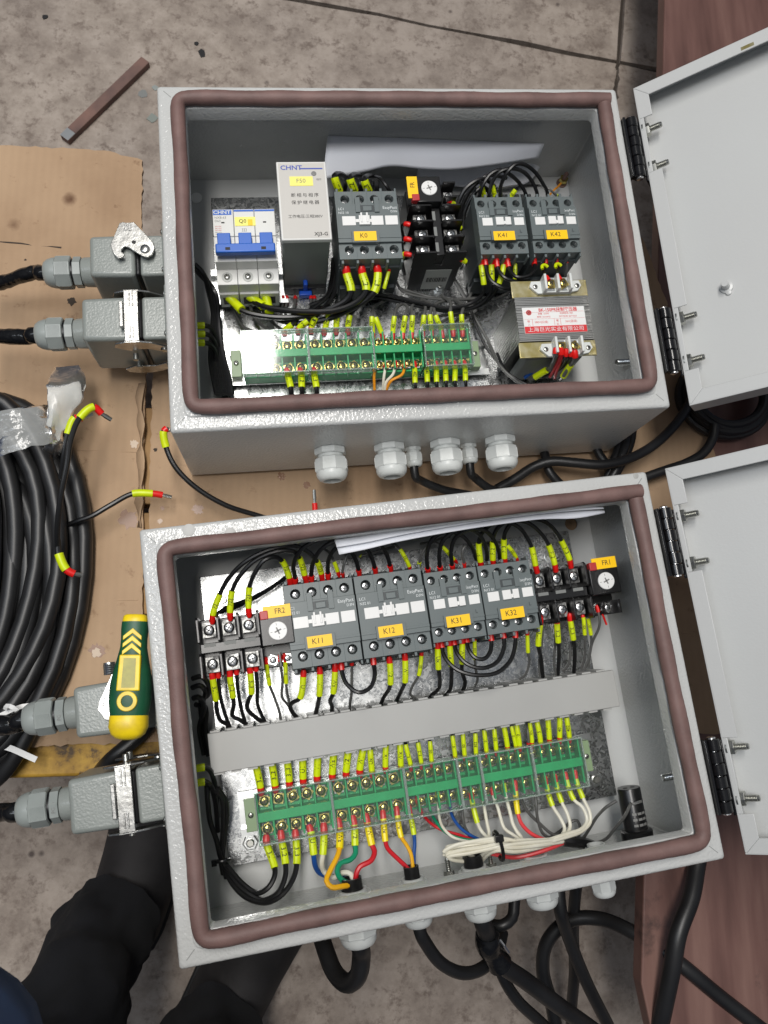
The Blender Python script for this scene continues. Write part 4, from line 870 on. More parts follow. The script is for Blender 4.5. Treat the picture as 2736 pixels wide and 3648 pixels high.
wb('b1', [(1200,590,-54),(1195,565,-50),(1205,510,-46),(1232,440,-46),(1290,405,-56),(1400,400,-66)], 'thin grey wire with sleeve bending right beside the K11 top terminals', RT, 'wire_grey', GG, f=1)
wb('b1', [(1300,462,-58),(1305,465,-58),(1405,437,-58),(1500,410,-70)], 'thin grey wire with a sleeve lying level behind K12', RT, 'wire_grey', GG, s='102')
wb('b2', [(266,462,-54),(262,442,-50),(208,345,-45),(150,300,-55),(60,290,-75)], 'thin grey wire with sleeve 103 at the last top terminal of K12', RT, 'wire_grey', GG, f=1, s='103')
wb('b2', [(318,440,-60),(322,420,-56),(350,345,-50),(420,290,-60),(500,270,-80)], 'thin grey wire with short sleeve 303 between K12 and K31', RT, 'wire_grey', GG, s='303')
for i, q_ in enumerate(([(374,488,-55),(371,456,-50),(367,370,-40),(400,280,-30),(480,238,-27),(560,255,-30),(630,330,-42),(660,405,-52)], [(447,478,-55),(443,446,-50),(440,370,-40),(462,290,-30),(530,235,-26),(610,222,-27),(680,262,-36),(718,345,-46),(722,410,-54)], [(519,468,-55),(515,436,-50),(510,355,-40),(532,280,-31),(600,230,-26),(690,225,-28),(750,270,-38),(792,355,-48),(797,400,-54)])):
    wb('b2', q_, ['black jumper between K31 and K32, left arc', 'black jumper between K31 and K32, middle arc', 'black jumper between K31 and K32, right arc'][i], f=1)
wb('b2', [(545,425,-60),(525,402,-56),(458,328,-50),(400,300,-66),(330,310,-80)], 'thin grey wire with slanted sleeve 10X behind K31', RT, 'wire_grey', GG, s='10X', f=1)
wb('b2', [(590,455,-55),(586,425,-52),(576,362,-46),(590,328,-45),(645,315,-48),(740,320,-64)], 'thin grey wire with a bent sleeve above K31', RT, 'wire_grey', GG, f=1)
wb('b2', [(902,418,-55),(893,390,-51),(842,322,-46),(780,300,-58),(700,310,-76)], 'thin grey wire with sleeve 103 at the last top terminal of K32', RT, 'wire_grey', GG, f=1, s='103')
wb('b2', [(686,448,-55),(683,415,-50),(673,308,-44),(690,250,-38),(745,198,-32),(830,182,-30),(905,210,-34),(955,270,-42),(985,330,-46),(1008,438,-50),(1018,480,-54)], 'black wire with sleeves F11 from K32 to FR1, lowest arc', f=1, s='F11', f2=1, s2='F11')
wb('b2', [(758,440,-55),(756,405,-50),(757,300,-44),(766,250,-38),(802,200,-31),(880,172,-28),(965,187,-32),(1040,250,-40),(1085,318,-46),(1122,432,-50),(1128,472,-54)], 'black wire with sleeves F12 from K32 to FR1, middle arc', f=1, s='F12', f2=1, s2='F12')
wb('b2', [(828,430,-55),(825,395,-50),(822,284,-44),(832,235,-37),(872,185,-30),(950,163,-27),(1045,172,-31),(1112,220,-40),(1160,292,-46),(1210,405,-50),(1217,450,-54)], 'black wire with sleeves F13 from K32 to FR1, highest arc', f=1, s='F13', f2=1, s2='F13')
for i, q_ in enumerate(([(440,815,-96),(520,765,-94),(620,730,-92),(740,672,-92),(850,602,-94)], [(470,800,-100),(560,770,-98),(680,712,-96),(780,650,-96),(860,590,-98)])):
    wb('b1', q_, ['black wire rising behind FR2 towards K11, upper of two', 'black wire rising behind FR2 towards K11, lower of two'][i], 1.6)
# below the contactors, down into the duct
DU = -84
wb('b1', [(965,1135,-54),(963,1178,-56),(944,1305,-60),(905,1328,-64),(885,1350,-68),(900,1390,-76),(935,1430,DU)], 'black wire with sleeve U1 under K11', f=1, s='U1')
wb('b1', [(1058,1115,-54),(1062,1162,-56),(1058,1290,-60),(1048,1345,-68),(1032,1412,DU)], 'black wire with sleeve V1 under K11', f=1, s='V1')
wb('b1', [(1150,1095,-54),(1150,1148,-56),(1140,1276,-60),(1122,1322,-66),(1132,1352,-74),(1130,1395,DU)], 'black wire with sleeve Ws under K11', f=1, s='Ws')
wb('b1', [(1187,1090,-54),(1190,1140,-54),(1215,1215,-50),(1290,1272,-46),(1360,1242,-48),(1386,1170,-50),(1380,1110,-54),(1375,1065,-54)], 'black loop hanging between K11 and K12', f=1, f2=1)
wb('b1', [(1250,1085,-58),(1250,1110,-60),(1250,1172,-62),(1248,1278,-66),(1240,1330,-74),(1236,1375,DU)], 'thin grey wire with plain sleeve under the last terminal of K11', RT, 'wire_grey', GG, f=1)
wb('b1', [(1468,1055,-54),(1474,1098,-56),(1478,1222,-60),(1468,1255,-66),(1442,1292,-74),(1420,1345,DU)], 'black wire with sleeve V2 under K12', f=1, s='V2')
wb('b1', [(1562,1035,-54),(1565,1082,-56),(1564,1210,-60),(1545,1255,-68),(1512,1325,DU)], 'black wire with sleeve W1 under K12', f=1, s='W1')
wb('b2', [(335,935,-58),(334,972,-60),(318,1088,-64),(282,1150,-72),(268,1200,-80),(300,1225,DU)], 'thin grey wire with sleeve 105 under K12', RT, 'wire_grey', GG, f=1, s='105')
wb('b2', [(428,885,-54),(430,930,-56),(435,1050,-60),(442,1105,-66),(438,1160,-74),(385,1212,DU)], 'black wire with sleeve Ux under K31', f=1, s='Ux')
wb('b2', [(452,882,-54),(456,925,-54),(475,985,-50),(540,1052,-46),(650,1086,-44),(780,1072,-45),(860,1000,-48),(888,910,-52),(890,868,-54),(888,825,-54)], 'longest of three black loops hanging from K31 to K32', f=1, f2=1)
wb('b2', [(503,872,-54),(502,912,-56),(510,1032,-60),(512,1085,-66),(505,1165,-76),(480,1200,DU)], 'black wire with sleeve Vx under K31', f=1, s='Vx')
wb('b2', [(525,868,-54),(529,910,-54),(548,962,-50),(605,1022,-47),(695,1045,-46),(780,1010,-48),(820,930,-51),(822,870,-54),(815,835,-54)], 'middle of three black loops hanging from K31 to K32', f=1, f2=1)
wb('b2', [(577,858,-54),(575,900,-56),(574,1018,-60),(572,1065,-66),(592,1130,-76),(580,1175,DU)], 'black wire with sleeve Wx under K31', f=1, s='Wx')
wb('b2', [(600,856,-54),(603,895,-54),(618,945,-50),(655,986,-48),(705,990,-48),(740,950,-50),(748,885,-54),(742,845,-54)], 'shortest of three black loops hanging from K31 to K32', f=1, f2=1)
wb('b2', [(646,850,-58),(648,882,-60),(650,992,-64),(656,1060,-72),(666,1110,-78),(650,1155,DU)], 'thin grey wire with sleeve 302 under K31', RT, 'wire_grey', GG, f=1, s='302')
wb('b2', [(958,818,-58),(960,850,-60),(964,952,-64),(972,1010,-72),(945,1088,-80),(915,1110,DU)], 'thin grey wire with plain sleeve under the last terminal of K32', RT, 'wire_grey', GG, f=1, s='-')
for i, (txt, q_) in enumerate((('3L1', [(1040,738,-56),(1035,790,-58),(1025,912,-62),(1040,985,-72),(1052,1098,DU)]), ('3L2', [(1135,728,-56),(1135,782,-58),(1143,892,-62),(1147,965,-72),(1140,1085,DU)]), ('3L3', [(1210,718,-56),(1215,766,-58),(1232,876,-62),(1240,955,-72),(1235,1070,DU)]))):
    wb('b2', q_, 'black wire sleeved %s under FR1, %s pole' % (txt, {'3L1': 'left', '3L2': 'middle', '3L3': 'right'}[txt]), f=1, s=txt)
for i, q_ in enumerate(([(1048,780,-60),(1045,900,-70),(1030,1000,-78),(1035,1090,DU)], [(1128,790,-60),(1125,900,-70),(1118,1010,-78),(1130,1085,DU)], [(1218,890,-70),(1205,1020,-78),(1170,1065,DU)])):
    wb('b2', q_, ['thin grey wire behind sleeve 3L1 under FR1', 'thin grey wire behind sleeve 3L2 under FR1', 'thin grey wire behind sleeve 3L3 under FR1'][i], RT, 'wire_grey', GG)
wb('b2', [(1282,725,-60),(1290,745,-60),(1299,848,-64),(1300,950,-74),(1280,1052,DU)], 'thin grey wire with sleeve 10X right of FR1 poles', RT, 'wire_grey', GG, s='10X', f=1)
wb('b2', [(1315,690,-60),(1318,738,-62),(1336,848,-66),(1338,900,-72),(1325,980,-78),(1295,1055,DU)], 'thin grey wire with sleeve 10F right of FR1 poles', RT, 'wire_grey', GG, s='10F', f=1)
wb('b2', [(1368,672,-58),(1380,715,-58),(1388,775,-60),(1380,815,-64),(1345,890,-72),(1325,985,-80),(1320,1040,DU)], 'grey wire with bare red ferrule at the control terminal of FR1', RT, 'wire_grey', GG, f=1)
t = wire(B, 'b2', [(1405,728,-58),(1415,755,-60),(1428,788,-62)], 0.9, 'ferrule', 'loose red ferrule scrap right of FR1', name='ferrule_scrap', cat='ferrule')
for txt, a, b_ in (('3L1', [(420,1130,-56),(428,1192,-58),(448,1318,-62),(452,1375,-70),(475,1440,-78),(515,1462,-82),(520,1490,DU)], [(458,1128,-58),(462,1185,-60),(472,1290,-66),(500,1400,-76),(530,1480,DU)]), ('3L2', [(528,1112,-56),(530,1178,-58),(548,1300,-62),(552,1350,-70),(545,1410,-78),(590,1435,-80),(628,1462,DU)], [(568,1108,-58),(570,1165,-60),(580,1280,-66),(605,1400,-76),(628,1475,DU)]), ('3L3', [(640,1090,-56),(650,1158,-58),(656,1278,-62),(638,1320,-68),(632,1368,-74),(680,1418,-80),(735,1455,DU)], [(680,1088,-58),(684,1145,-60),(692,1250,-66),(694,1345,-74),(738,1450,DU)])):
    wb('b1', a, 'black wire sleeved %s under FR2, %s pole' % (txt, {'3L1': 'left', '3L2': 'middle', '3L3': 'right'}[txt]), f=1, s=txt); wb('b1', b_, 'black wire without sleeve at the %s pole of FR2' % {'3L1': 'left', '3L2': 'middle', '3L3': 'right'}[txt], 1.5, f=1)
wb('b1', [(742,1062,-58),(746,1105,-60),(764,1228,-64),(788,1290,-72),(820,1380,-78),(832,1448,DU)], 'thin grey wire with sleeve 10S under FR2 dial', RT, 'wire_grey', GG, f=1, s='10S')
wb('b1', [(848,1040,-58),(856,1092,-60),(862,1218,-64),(872,1300,-72),(895,1370,-78),(930,1425,DU)], 'thin grey wire with sleeve 10 under FR2 dial', RT, 'wire_grey', GG, f=1, s='10')
wb('b1', [(822,1045,-58),(826,1088,-60),(840,1200,-66),(838,1300,-72),(872,1345,-78),(925,1428,DU)], 'thin grey wire without sleeve under FR2 dial', RT, 'wire_grey', GG, f=1)

# upper side of the green terminals: out of the duct
TF = -85
for z, txt, a, s0, s1, r in (('b3','3L1',(478,900),(472,838),(440,688),RM), ('b3','3L2',(585,880),(580,822),(556,662),RM), ('b3','3L3',(687,855),(685,792),(670,640),RM), ('b3','U1',(790,835),(787,772),(782,620),RM), ('b3','V1',(892,812),(890,752),(896,600),RM),
        ('b3','Ws',(1003,795),(1003,738),(1014,582),RM), ('b3','V2',(1102,778),(1105,722),(1122,565),RM), ('b3','W1',(1208,765),(1206,706),(1232,552),RM), ('b3','Ux',(1298,768),(1295,714),(1283,562),RB), ('b4','Vx',(40,505),(38,465),(41,342),RB), ('b4','Wx',(131,498),(129,457),(124,335),RB),
        ('b4','3L1',(190,492),(186,452),(158,335),1.3), ('b4','3L2',(253,480),(250,442),(230,324),1.3), ('b4','105',(313,470),(311,436),(301,316),1.3), ('b4','101',(453,440),(450,402),(434,284),1.3), ('b4','301',(509,432),(506,394),(496,274),1.3), ('b4','302',(577,428),(574,392),(569,270),1.3),
        ('b4','101',(638,412),(635,372),(621,250),1.3), ('b4','102',(696,402),(693,364),(681,244),1.3), ('b4','11',(761,388),(759,346),(738,228),1.5), ('b4','10',(811,380),(808,342),(783,228),1.1), ('b4','10',(833,376),(831,338),(813,222),1.5), ('b4','10N',(900,366),(905,322),(892,208),1.2),
        ('b4','15',(952,356),(955,320),(934,204),1.5), ('b4','17',(1007,345),(1007,302),(999,188),1.6), ('b4','401',(1068,332),(1068,292),(1068,178),1.6), ('b4','402',(1126,326),(1125,290),(1109,178),1.5)):
    SEEN[a] = 1; nth = ['leftmost of the row', 'second in the row', 'third in the row', 'fourth in the row', 'fifth in the row', 'first over the second block', 'second over the second block', 'third over the second block', 'fourth over the second block', 'last over the second block', 'first over the third block', 'second over the third block', 'third over the third block', 'fourth over the third block', 'first over the short block', 'second over the short block', 'third over the short block', 'first over the fifth block', 'second over the fifth block', 'third over the fifth block', 'slim one slanting against its neighbour', 'last over the fifth block', 'first over the end block', 'second over the end block', 'middle of the end block', 'fourth over the end block', 'rightmost of the row'][len(SEEN)-1]
    dx, dy = s1[0]-s0[0], s1[1]-s0[1]; e = (s1[0]+dx*0.35 + random.uniform(-6, 6), s1[1]-38)
    wb(z, [(*a, TF), (*s0, -83), (*s1, -80), (*e, -84), (e[0]+random.uniform(-8, 8), e[1]-45, -92)], 'black wire sleeved %s below the duct, %s' % (txt, nth), r, 'wire_black' if r != 1.1 else 'wire_grey', GT, f=1, s=txt)
wb('b4', [(886,362,TF),(884,325,-83),(880,250,-82),(872,180,-90)], 'thin grey wire without sleeve beside sleeve 10N', RT, 'wire_grey', GT, f=1)
# lower side of the green terminals
LB = 'black wire sleeved %s under the left terminals, %s of three'
wb('b3', [(515,1185,TF),(520,1262,-84),(578,1435,-78),(575,1500,-74),(530,1580,-72),(450,1620,-74),(350,1560,-80),(250,1450,-90),(200,1390,-96)], LB % ('3L1', 'left'), RM, g=GT, f=1, s='3L1')
wb('b3', [(620,1150,TF),(630,1232,-84),(658,1408,-78),(655,1500,-74),(600,1620,-70),(490,1670,-72),(360,1610,-78),(260,1500,-88),(205,1400,-98)], LB % ('3L2', 'middle'), RM, g=GT, f=1, s='3L2')
wb('b3', [(728,1145,TF),(736,1230,-84),(740,1408,-78),(720,1500,-74),(640,1625,-68),(520,1690,-70),(380,1660,-76),(270,1560,-86),(195,1410,-100)], LB % ('3L3', 'right'), RM, g=GT, f=1, s='3L3')
CC = '%s core with sleeve %s from the green terminals into the %s gland'
def wc(z, pts, col, txt, gl, r=RM, **k): return wire(B, z, pts, r, 'wire_'+col, CC % (col, txt, gl), group=GC, f=k.pop('f', 1), s=txt, **k)
wc('b3', [(825,1110,TF),(845,1168,-84),(866,1335,-80),(875,1410,-84),(910,1470,-92),(1000,1500,-96),(1100,1500,-92),(1150,1560,-80)], 'blue', 'U1', 'first')
wc('b3', [(938,1095,TF),(942,1168,-84),(934,1335,-80),(925,1400,-82),(945,1465,-88),(1010,1505,-86),(1080,1470,-80),(1140,1480,-76),(1165,1560,-76)], 'white', 'V1', 'first')
wc('b3', [(1042,1060,TF),(1056,1140,-84),(1056,1292,-78),(1040,1350,-74),(990,1450,-70),(960,1530,-66),(1000,1578,-64),(1080,1570,-64),(1152,1565,-68),(1165,1600,-70)], 'yellow', 'Ws', 'first', warm=True)
wc('b3', [(1148,1040,TF),(1165,1118,-84),(1172,1272,-80),(1175,1325,-78),(1140,1372,-76),(1062,1402,-74),(1040,1460,-72),(1075,1525,-72),(1140,1558,-72),(1160,1590,-74)], 'green', 'V2', 'first')
wc('b3', [(1248,1030,TF),(1262,1102,-84),(1297,1268,-80),(1316,1312,-78),(1290,1380,-74),(1205,1428,-72),(1178,1490,-72),(1175,1570,-74)], 'red', 'W1', 'first', warm=True)
wc('b3', [(1375,1005,TF),(1381,1072,-84),(1396,1238,-80),(1412,1290,-80),(1495,1375,-78),(1560,1440,-76),(1590,1500,-74)], 'red', 'Ux', 'second', 1.8, warm=True)
wc('b3', [(1478,975,TF),(1484,1048,-84),(1513,1208,-80),(1545,1255,-80),(1582,1325,-78),(1598,1420,-76),(1602,1500,-74)], 'yellow', 'Vx', 'second', 1.6, warm=True)
wc('b3', [(1568,965,TF),(1578,1036,-84),(1607,1188,-82),(1612,1255,-82),(1606,1350,-80),(1612,1500,-78)], 'blue', 'Wx', 'second', 1.5)
def wd_(pts, col, label, r=1.35, **k): return wire(B, 'b4', pts, r, 'wire_'+col, label, group=GC, **k)
wd_([(222,640,TF),(232,690,-86),(280,775,-92),(360,835,-92),(480,872,-84),(570,905,-74),(640,925,-70)], 'red', 'thin red core leaving the narrow terminals towards the white bundle', 1.3)
wd_([(280,650,TF),(295,705,-86),(340,795,-90),(405,862,-86),(500,895,-78),(600,905,-72),(660,915,-70)], 'green', 'thin green core leaving the narrow terminals towards the white bundle', 1.3)
wd_([(345,610,TF),(349,645,-86),(358,772,-84),(378,825,-86),(435,882,-82),(550,910,-74),(650,925,-68)], 'white', 'pale core with folded sleeve between the green and blue cores', 1.2, s='105')
wd_([(408,600,TF),(416,660,-84),(432,755,-86),(485,832,-84),(560,882,-78),(615,905,-72),(670,920,-70)], 'blue', 'thin blue core leaving the narrow terminals towards the white bundle', 1.3)
wd_([(408,655,-90),(412,675,-90),(452,792,-88),(500,835,-90),(545,885,-90),(600,925,-94)], 'grey', 'grey wire with sleeve 10X slanting behind the blue core', 1.2, s='10X')
wd_([(482,610,TF),(486,650,-86),(499,786,-84),(512,832,-86),(552,890,-88),(610,930,-94)], 'grey', 'grey wire with sleeve 101 under the short terminal block', 1.2, s='101')
wd_([(545,610,TF),(549,660,-84),(582,798,-80),(602,842,-80),(640,885,-76),(690,915,-72)], 'white', 'white core with plain sleeve under the short terminal block', 1.5, f=1, s='-')
wd_([(612,595,TF),(618,670,-84),(638,796,-80),(650,850,-78),(655,895,-74),(690,930,-70)], 'white', 'white core with sleeve 302 under the narrow terminals', 1.4, s='302')
wd_([(672,585,TF),(676,635,-84),(702,708,-82),(742,832,-78),(782,862,-76),(832,900,-72),(850,930,-70)], 'white', 'white core with low hanging sleeve 101', 1.4, f=1)
wd_([(735,565,TF),(744,618,-84),(776,742,-80),(790,800,-78),(815,850,-76),(845,895,-72),(790,925,-68)], 'white', 'white core with plain sleeve left of the pink core', 1.5, s='-')
wd_([(803,545,TF),(806,612,-84),(822,745,-80),(842,802,-80),(900,862,-80),(985,900,-78),(1060,915,-74)], 'pink', 'pink core with orange tinted sleeve in the narrow terminals', 1.6, f=1, s='11', warm=True)
wd_([(822,600,-90),(835,640,-88),(872,722,-88),(960,812,-90),(1020,862,-90),(1090,885,-88)], 'grey', 'grey wire running right from below the pink core terminal', 1.3)
wd_([(920,540,TF),(924,588,-86),(931,706,-84),(936,765,-86),(968,860,-90),(1010,885,-92),(1100,840,-100)], 'grey', 'grey wire with sleeve 10N below the right terminals', 1.3, s='10N')
wd_([(980,520,TF),(988,574,-84),(1026,698,-80),(1072,772,-78),(1097,830,-76),(1080,872,-72),(1000,905,-70)], 'white', 'pale core with first sleeve, 15, below the right terminals', 1.5, f=1, s='15')
wd_([(1040,510,TF),(1044,560,-84),(1081,678,-80),(1112,742,-78),(1130,815,-76),(1110,862,-72),(1030,895,-68)], 'white', 'white core with sleeve 17, left of 401, below the right terminals', 1.5, f=1, s='17')
wd_([(1100,495,TF),(1108,545,-84),(1152,662,-80),(1202,705,-78),(1230,780,-76),(1200,832,-72),(1105,865,-68),(1000,900,-64)], 'white', 'white core with long sleeve 401 below the right terminals', 1.5, f=1, s='401')
wd_([(1158,485,TF),(1164,540,-84),(1206,652,-80),(1245,735,-78),(1248,795,-76),(1195,850,-72),(1100,885,-66),(980,920,-62)], 'white', 'white core with plain sleeve at the rightmost terminal', 1.5, f=1, s='-')
# the tied bundle of white spare cores
bs = [[(575,1035,-84),(520,1010,-76),(440,990,-70),(385,985,-68),(420,950,-66),(560,925,-62),(705,905,-60),(860,902,-62),(960,900,-64),(1080,890,-70)],
      [(570,1040,-82),(500,1022,-74),(410,1000,-67),(400,985,-66),(480,962,-62),(620,940,-58),(705,925,-56),(850,935,-58),(980,915,-62),(1085,900,-68)],
      [(585,1035,-82),(560,1000,-74),(470,965,-68),(385,968,-64),(440,935,-62),(580,905,-60),(700,890,-60),(800,905,-60),(860,930,-62),(960,935,-62),(1085,905,-70)],
      [(590,1040,-80),(600,1000,-70),(640,965,-60),(700,945,-54),(820,945,-56),(960,930,-60),(1085,910,-68)],
      [(595,1042,-80),(620,1010,-70),(660,975,-60),(705,962,-54),(800,970,-56),(900,955,-60),(1090,905,-70)],
      [(580,1045,-80),(530,1030,-72),(430,1015,-65),(410,1000,-64),(520,980,-60),(640,955,-56),(710,940,-54),(830,920,-56),(1000,905,-62),(1085,895,-68)],
      [(570,1030,-84),(540,990,-74),(450,955,-68),(400,945,-66),(480,925,-64),(600,910,-60),(700,900,-60)]]
for i, q_ in enumerate(bs): wd_(q_, 'white', ['white spare core in the tied bundle, %s' % w_ for w_ in ('top strand', 'second strand', 'strand with the widest loop', 'short strand to the gland', 'lowest short strand', 'strand with the lowest loop', 'strand ending at the tie')][i], 1.55)
wd_([(1085,918,-70),(1010,950,-66),(900,985,-66),(800,1003,-68),(705,990,-66),(620,965,-66)], 'pink', 'red core curving under the tied white bundle', 1.7)
wd_([(1095,905,-70),(1150,912,-70),(1215,918,-78),(1290,945,-92)], 'black', 'short black sheathed cable end beside the tied bundle', 4.4)
wd_([(1405,668,-62),(1345,705,-66),(1290,760,-76),(1240,840,-88),(1200,895,-96),(1170,905,-100)], 'grey', 'grey lead running up to the top of the black sensor', 1.3)
wd_([(1490,682,-56),(1455,755,-60),(1400,825,-72),(1335,898,-86),(1270,918,-94),(1200,905,-100)], 'grey', 'grey lead curving below the black sensor', 1.3)
wd_([(1000,892,-96),(1080,840,-104),(1140,790,-108),(1172,785,-106),(1190,830,-104),(1180,880,-102)], 'grey', 'grey lead looped at the back of the near box', 1.3)
t = thing('cable_tie', 'black cable tie holding the white spare cores together', 'cable tie', B, tuple(at(B, 'b4', 705, 930, -54)))
mb = MB(); c = at(B, 'b4', 700, 935, -60); mb.tube([c + Vector((1.6*math.sin(a*.2), 11*math.cos(a*PI/8), 10.5*math.sin(a*PI/8))) for a in range(17)], 1.5, 6); mb.build('strap', 'black_plastic', t)
mb = MB(); c2 = at(B, 'b4', 710, 890, -52); mb.xbox(c2, (3.4, 0, 0), (0, 2.6, 0), (0, 0, 2.2)); mb.build('head', 'black_plastic', t, bevel=0.5)
# black bundle down the left wall, with the tie
for i, q_ in enumerate(([(940,0,-70),(945,80,-74),(955,160,-80),(985,250,-86),(1005,330,-92),(1040,395,-94)], [(990,10,-72),(1025,70,-78),(1030,140,-84),(1022,230,-90),(1012,330,-94),(1030,420,-96)], [(985,25,-66),(1010,60,-74),(1015,140,-82),(1012,240,-88),(1005,340,-94),(1015,400,-98)])):
    wire(B, 'l4', q_, RM, 'wire_black', ['black wire down the left wall of the near box, leftmost', 'black wire down the left wall of the near box, bowed right', 'black wire down the left wall of the near box, middle'][i], group='black wires along the left wall of the near box')
for i, (y, tx) in enumerate(((1360, '-'), (1455, '2'))):
    wire(B, 'l3', [(1250,y,-62),(1292,y,-62),(1345,y-8,-62),(1375,y+8,-66),(1400,y+60,-76),(1420,y+160,-84),(1430,y+320,-90)], RM, 'wire_black', ['black wire with a yellow sleeve poking from the left wall, upper', 'black wire with a yellow sleeve poking from the left wall, lower'][i], s='-', f=1, group='black wires along the left wall of the near box')
for i, q_ in enumerate(([(1265,770,-60),(1320,755,-56),(1365,800,-62),(1370,870,-76),(1320,920,-90),(1330,1080,-100),(1370,1280,-100)], [(1262,830,-64),(1310,815,-60),(1350,850,-68),(1335,920,-84),(1330,1050,-96),(1350,1240,-100)], [(1268,900,-66),(1300,890,-64),(1340,960,-80),(1310,1100,-94),(1340,1270,-98)], [(1285,940,-74),(1350,960,-84),(1350,1100,-94),(1375,1260,-98)])):
    wire(B, 'l3', q_, RM, 'wire_black', ['black wire looping out of the connector at the near box left wall, %s' % w_ for w_ in ('largest loop', 'second loop', 'third loop', 'innermost')][i], group='black wires along the left wall of the near box')
p = at(B, 'l4', 1010, 340, -92); t = thing('cable_tie', 'black cable tie round the wires at the lower left of the near box', 'cable tie', B, tuple(p))
mb = MB(); mb.tube([p + Vector((6.2*math.cos(a*PI/8), 0.8*math.sin(a*PI/8), 5.6*math.sin(a*PI/8))) for a in range(17)], 1.3, 6); mb.build('strap', 'black_plastic', t); mb = MB(); mb.xbox(p + Vector((-6, 0, 3)), (2, 0, 0), (0, 2.2, 0), (0, 0, 2)); mb.build('head', 'black_plastic', t)
# ================================================================== wires in the far box
GK = 'black wires in the far box'; GH = 'thin grey wires in the far box'; GU = 'wires on the green terminals of the far box'
def wa(z, pts, label, r=RB, col='wire_black', g=GK, **k): return wire(A, z, pts, r, col, label, group=g, **k)
RK = 2.6
wa('a3', [(878,68,-50),(882,112,-54),(906,206,-58),(885,250,-62),(800,298,-68),(650,340,-76),(480,346,-78),(322,312,-80),(245,245,-84),(236,225,-80)], 'thick black wire with sleeve 1L1 from K0 to the left breaker pole', RK, f=1, s='1L1')
wa('a3', [(960,68,-50),(966,112,-54),(987,202,-58),(945,258,-62),(835,308,-66),(660,318,-70),(520,306,-74),(432,288,-78),(358,245,-84),(350,225,-80)], 'thick black wire with sleeve 1L2 from K0 to the middle breaker pole', RK, f=1, s='1L2')
wa('a3', [(1040,65,-50),(1050,108,-54),(1030,212,-58),(985,255,-64),(900,305,-70),(760,362,-80),(600,380,-86),(500,352,-86),(466,322,-84),(450,245,-84),(446,225,-80)], 'thick black wire with sleeve 1L3 from K0 to the right breaker pole', RK, f=1, s='1L3')
for i, (q0, q1) in enumerate((((238,228),(318,308)), ((352,228),(434,288)), ((448,228),(467,322)))):
    S_ = path(A, 'a3', [(*q0, -82), ((q0[0]+q1[0])/2, (q0[1]+q1[1])/2, -83), (*q1, -80)]); S, I = spline(S_, 3); mb = MB(); mb.tube(S, 4.1, 12)
    o = mb.build('marker_sleeve', 'sleeve', fr=A, base=tuple(S[0])); tag(o, ['yellow marker sleeve slanting below the left breaker pole', 'yellow marker sleeve slanting below the middle breaker pole', 'yellow marker sleeve upright below the right breaker pole'][i], 'marker sleeve', 'yellow sleeves under the breaker')
wa('a3', [(1112,70,-54),(1108,100,-58),(1084,192,-64),(1080,210,-72),(1120,225,-90)], 'thin wire with slim sleeve 17 under the last terminal of K0', RT, 'wire_grey', GH, f=1, s='17')
# above K0
for i, q_ in enumerate(([(195,345,-52),(190,335,-50),(142,202,-40),(160,170,-46),(230,180,-70),(250,240,-95),(240,330,-105)], [(342,345,-52),(340,330,-50),(296,215,-40),(320,180,-48),(390,185,-72),(400,250,-96),(400,330,-105)], [(482,345,-52),(480,335,-50),(437,230,-40),(460,195,-50),(530,200,-74),(560,260,-96),(560,330,-105)])):
    wa('a5', q_, 'black wire with sleeve bending back above K0, %s of three' % ('left', 'middle', 'right')[i], RB, s=('1L1', '1L2', '1L3')[i], f=0) if i < 0 else wire(A, 'a5', q_, RK, 'wire_black', 'black wire with yellow sleeve bending back above K0, %s of three' % ('left', 'middle', 'right')[i], group=GK, f=1, s=('2L1', '2L2', '2L3')[i])
wa('a5', [(690,340,-52),(660,290,-48),(610,225,-48),(555,195,-60),(520,230,-90),(510,330,-108)], 'black wire without sleeve bending back above the right of K0', 1.7)
# side wires of the sideways overload relay
for i, (fx, fy, sx, sy) in enumerate(((852,665,820,760), (870,812,830,880), (888,960,840,1080))):
    wa('a5', [(905,fy+5,-56),(835,fy-5,-58),(805,fy+30,-66),(815,fy+110,-80),(830,fy+190,-96)], 'black wire leaving the left side of the sideways overload relay, %s' % ('top', 'middle', 'bottom')[i], RB, f=1, s='-' if i == 2 else None)
for i, (x, y, xe, ye) in enumerate(((1270,672,1350,680), (1285,812,1360,815), (1300,962,1400,1010))):
    wa('a5', [(x-10,y,-58),(xe,ye,-60),(xe+32,ye+20,-62),(xe+20,ye+62,-74),(xe-10,ye+90,-92)], 'black wire leaving the right side of the sideways overload relay, %s' % ('top', 'middle', 'bottom')[i], RB, f=1, s='-')
wa('a5', [(1215,430,-62),(1300,438,-60),(1325,470,-62),(1345,590,-72),(1340,660,-90)], 'thin wire with hanging sleeve beside the dial of the sideways relay', 1.3, 'wire_grey', GH, f=1, s='105')
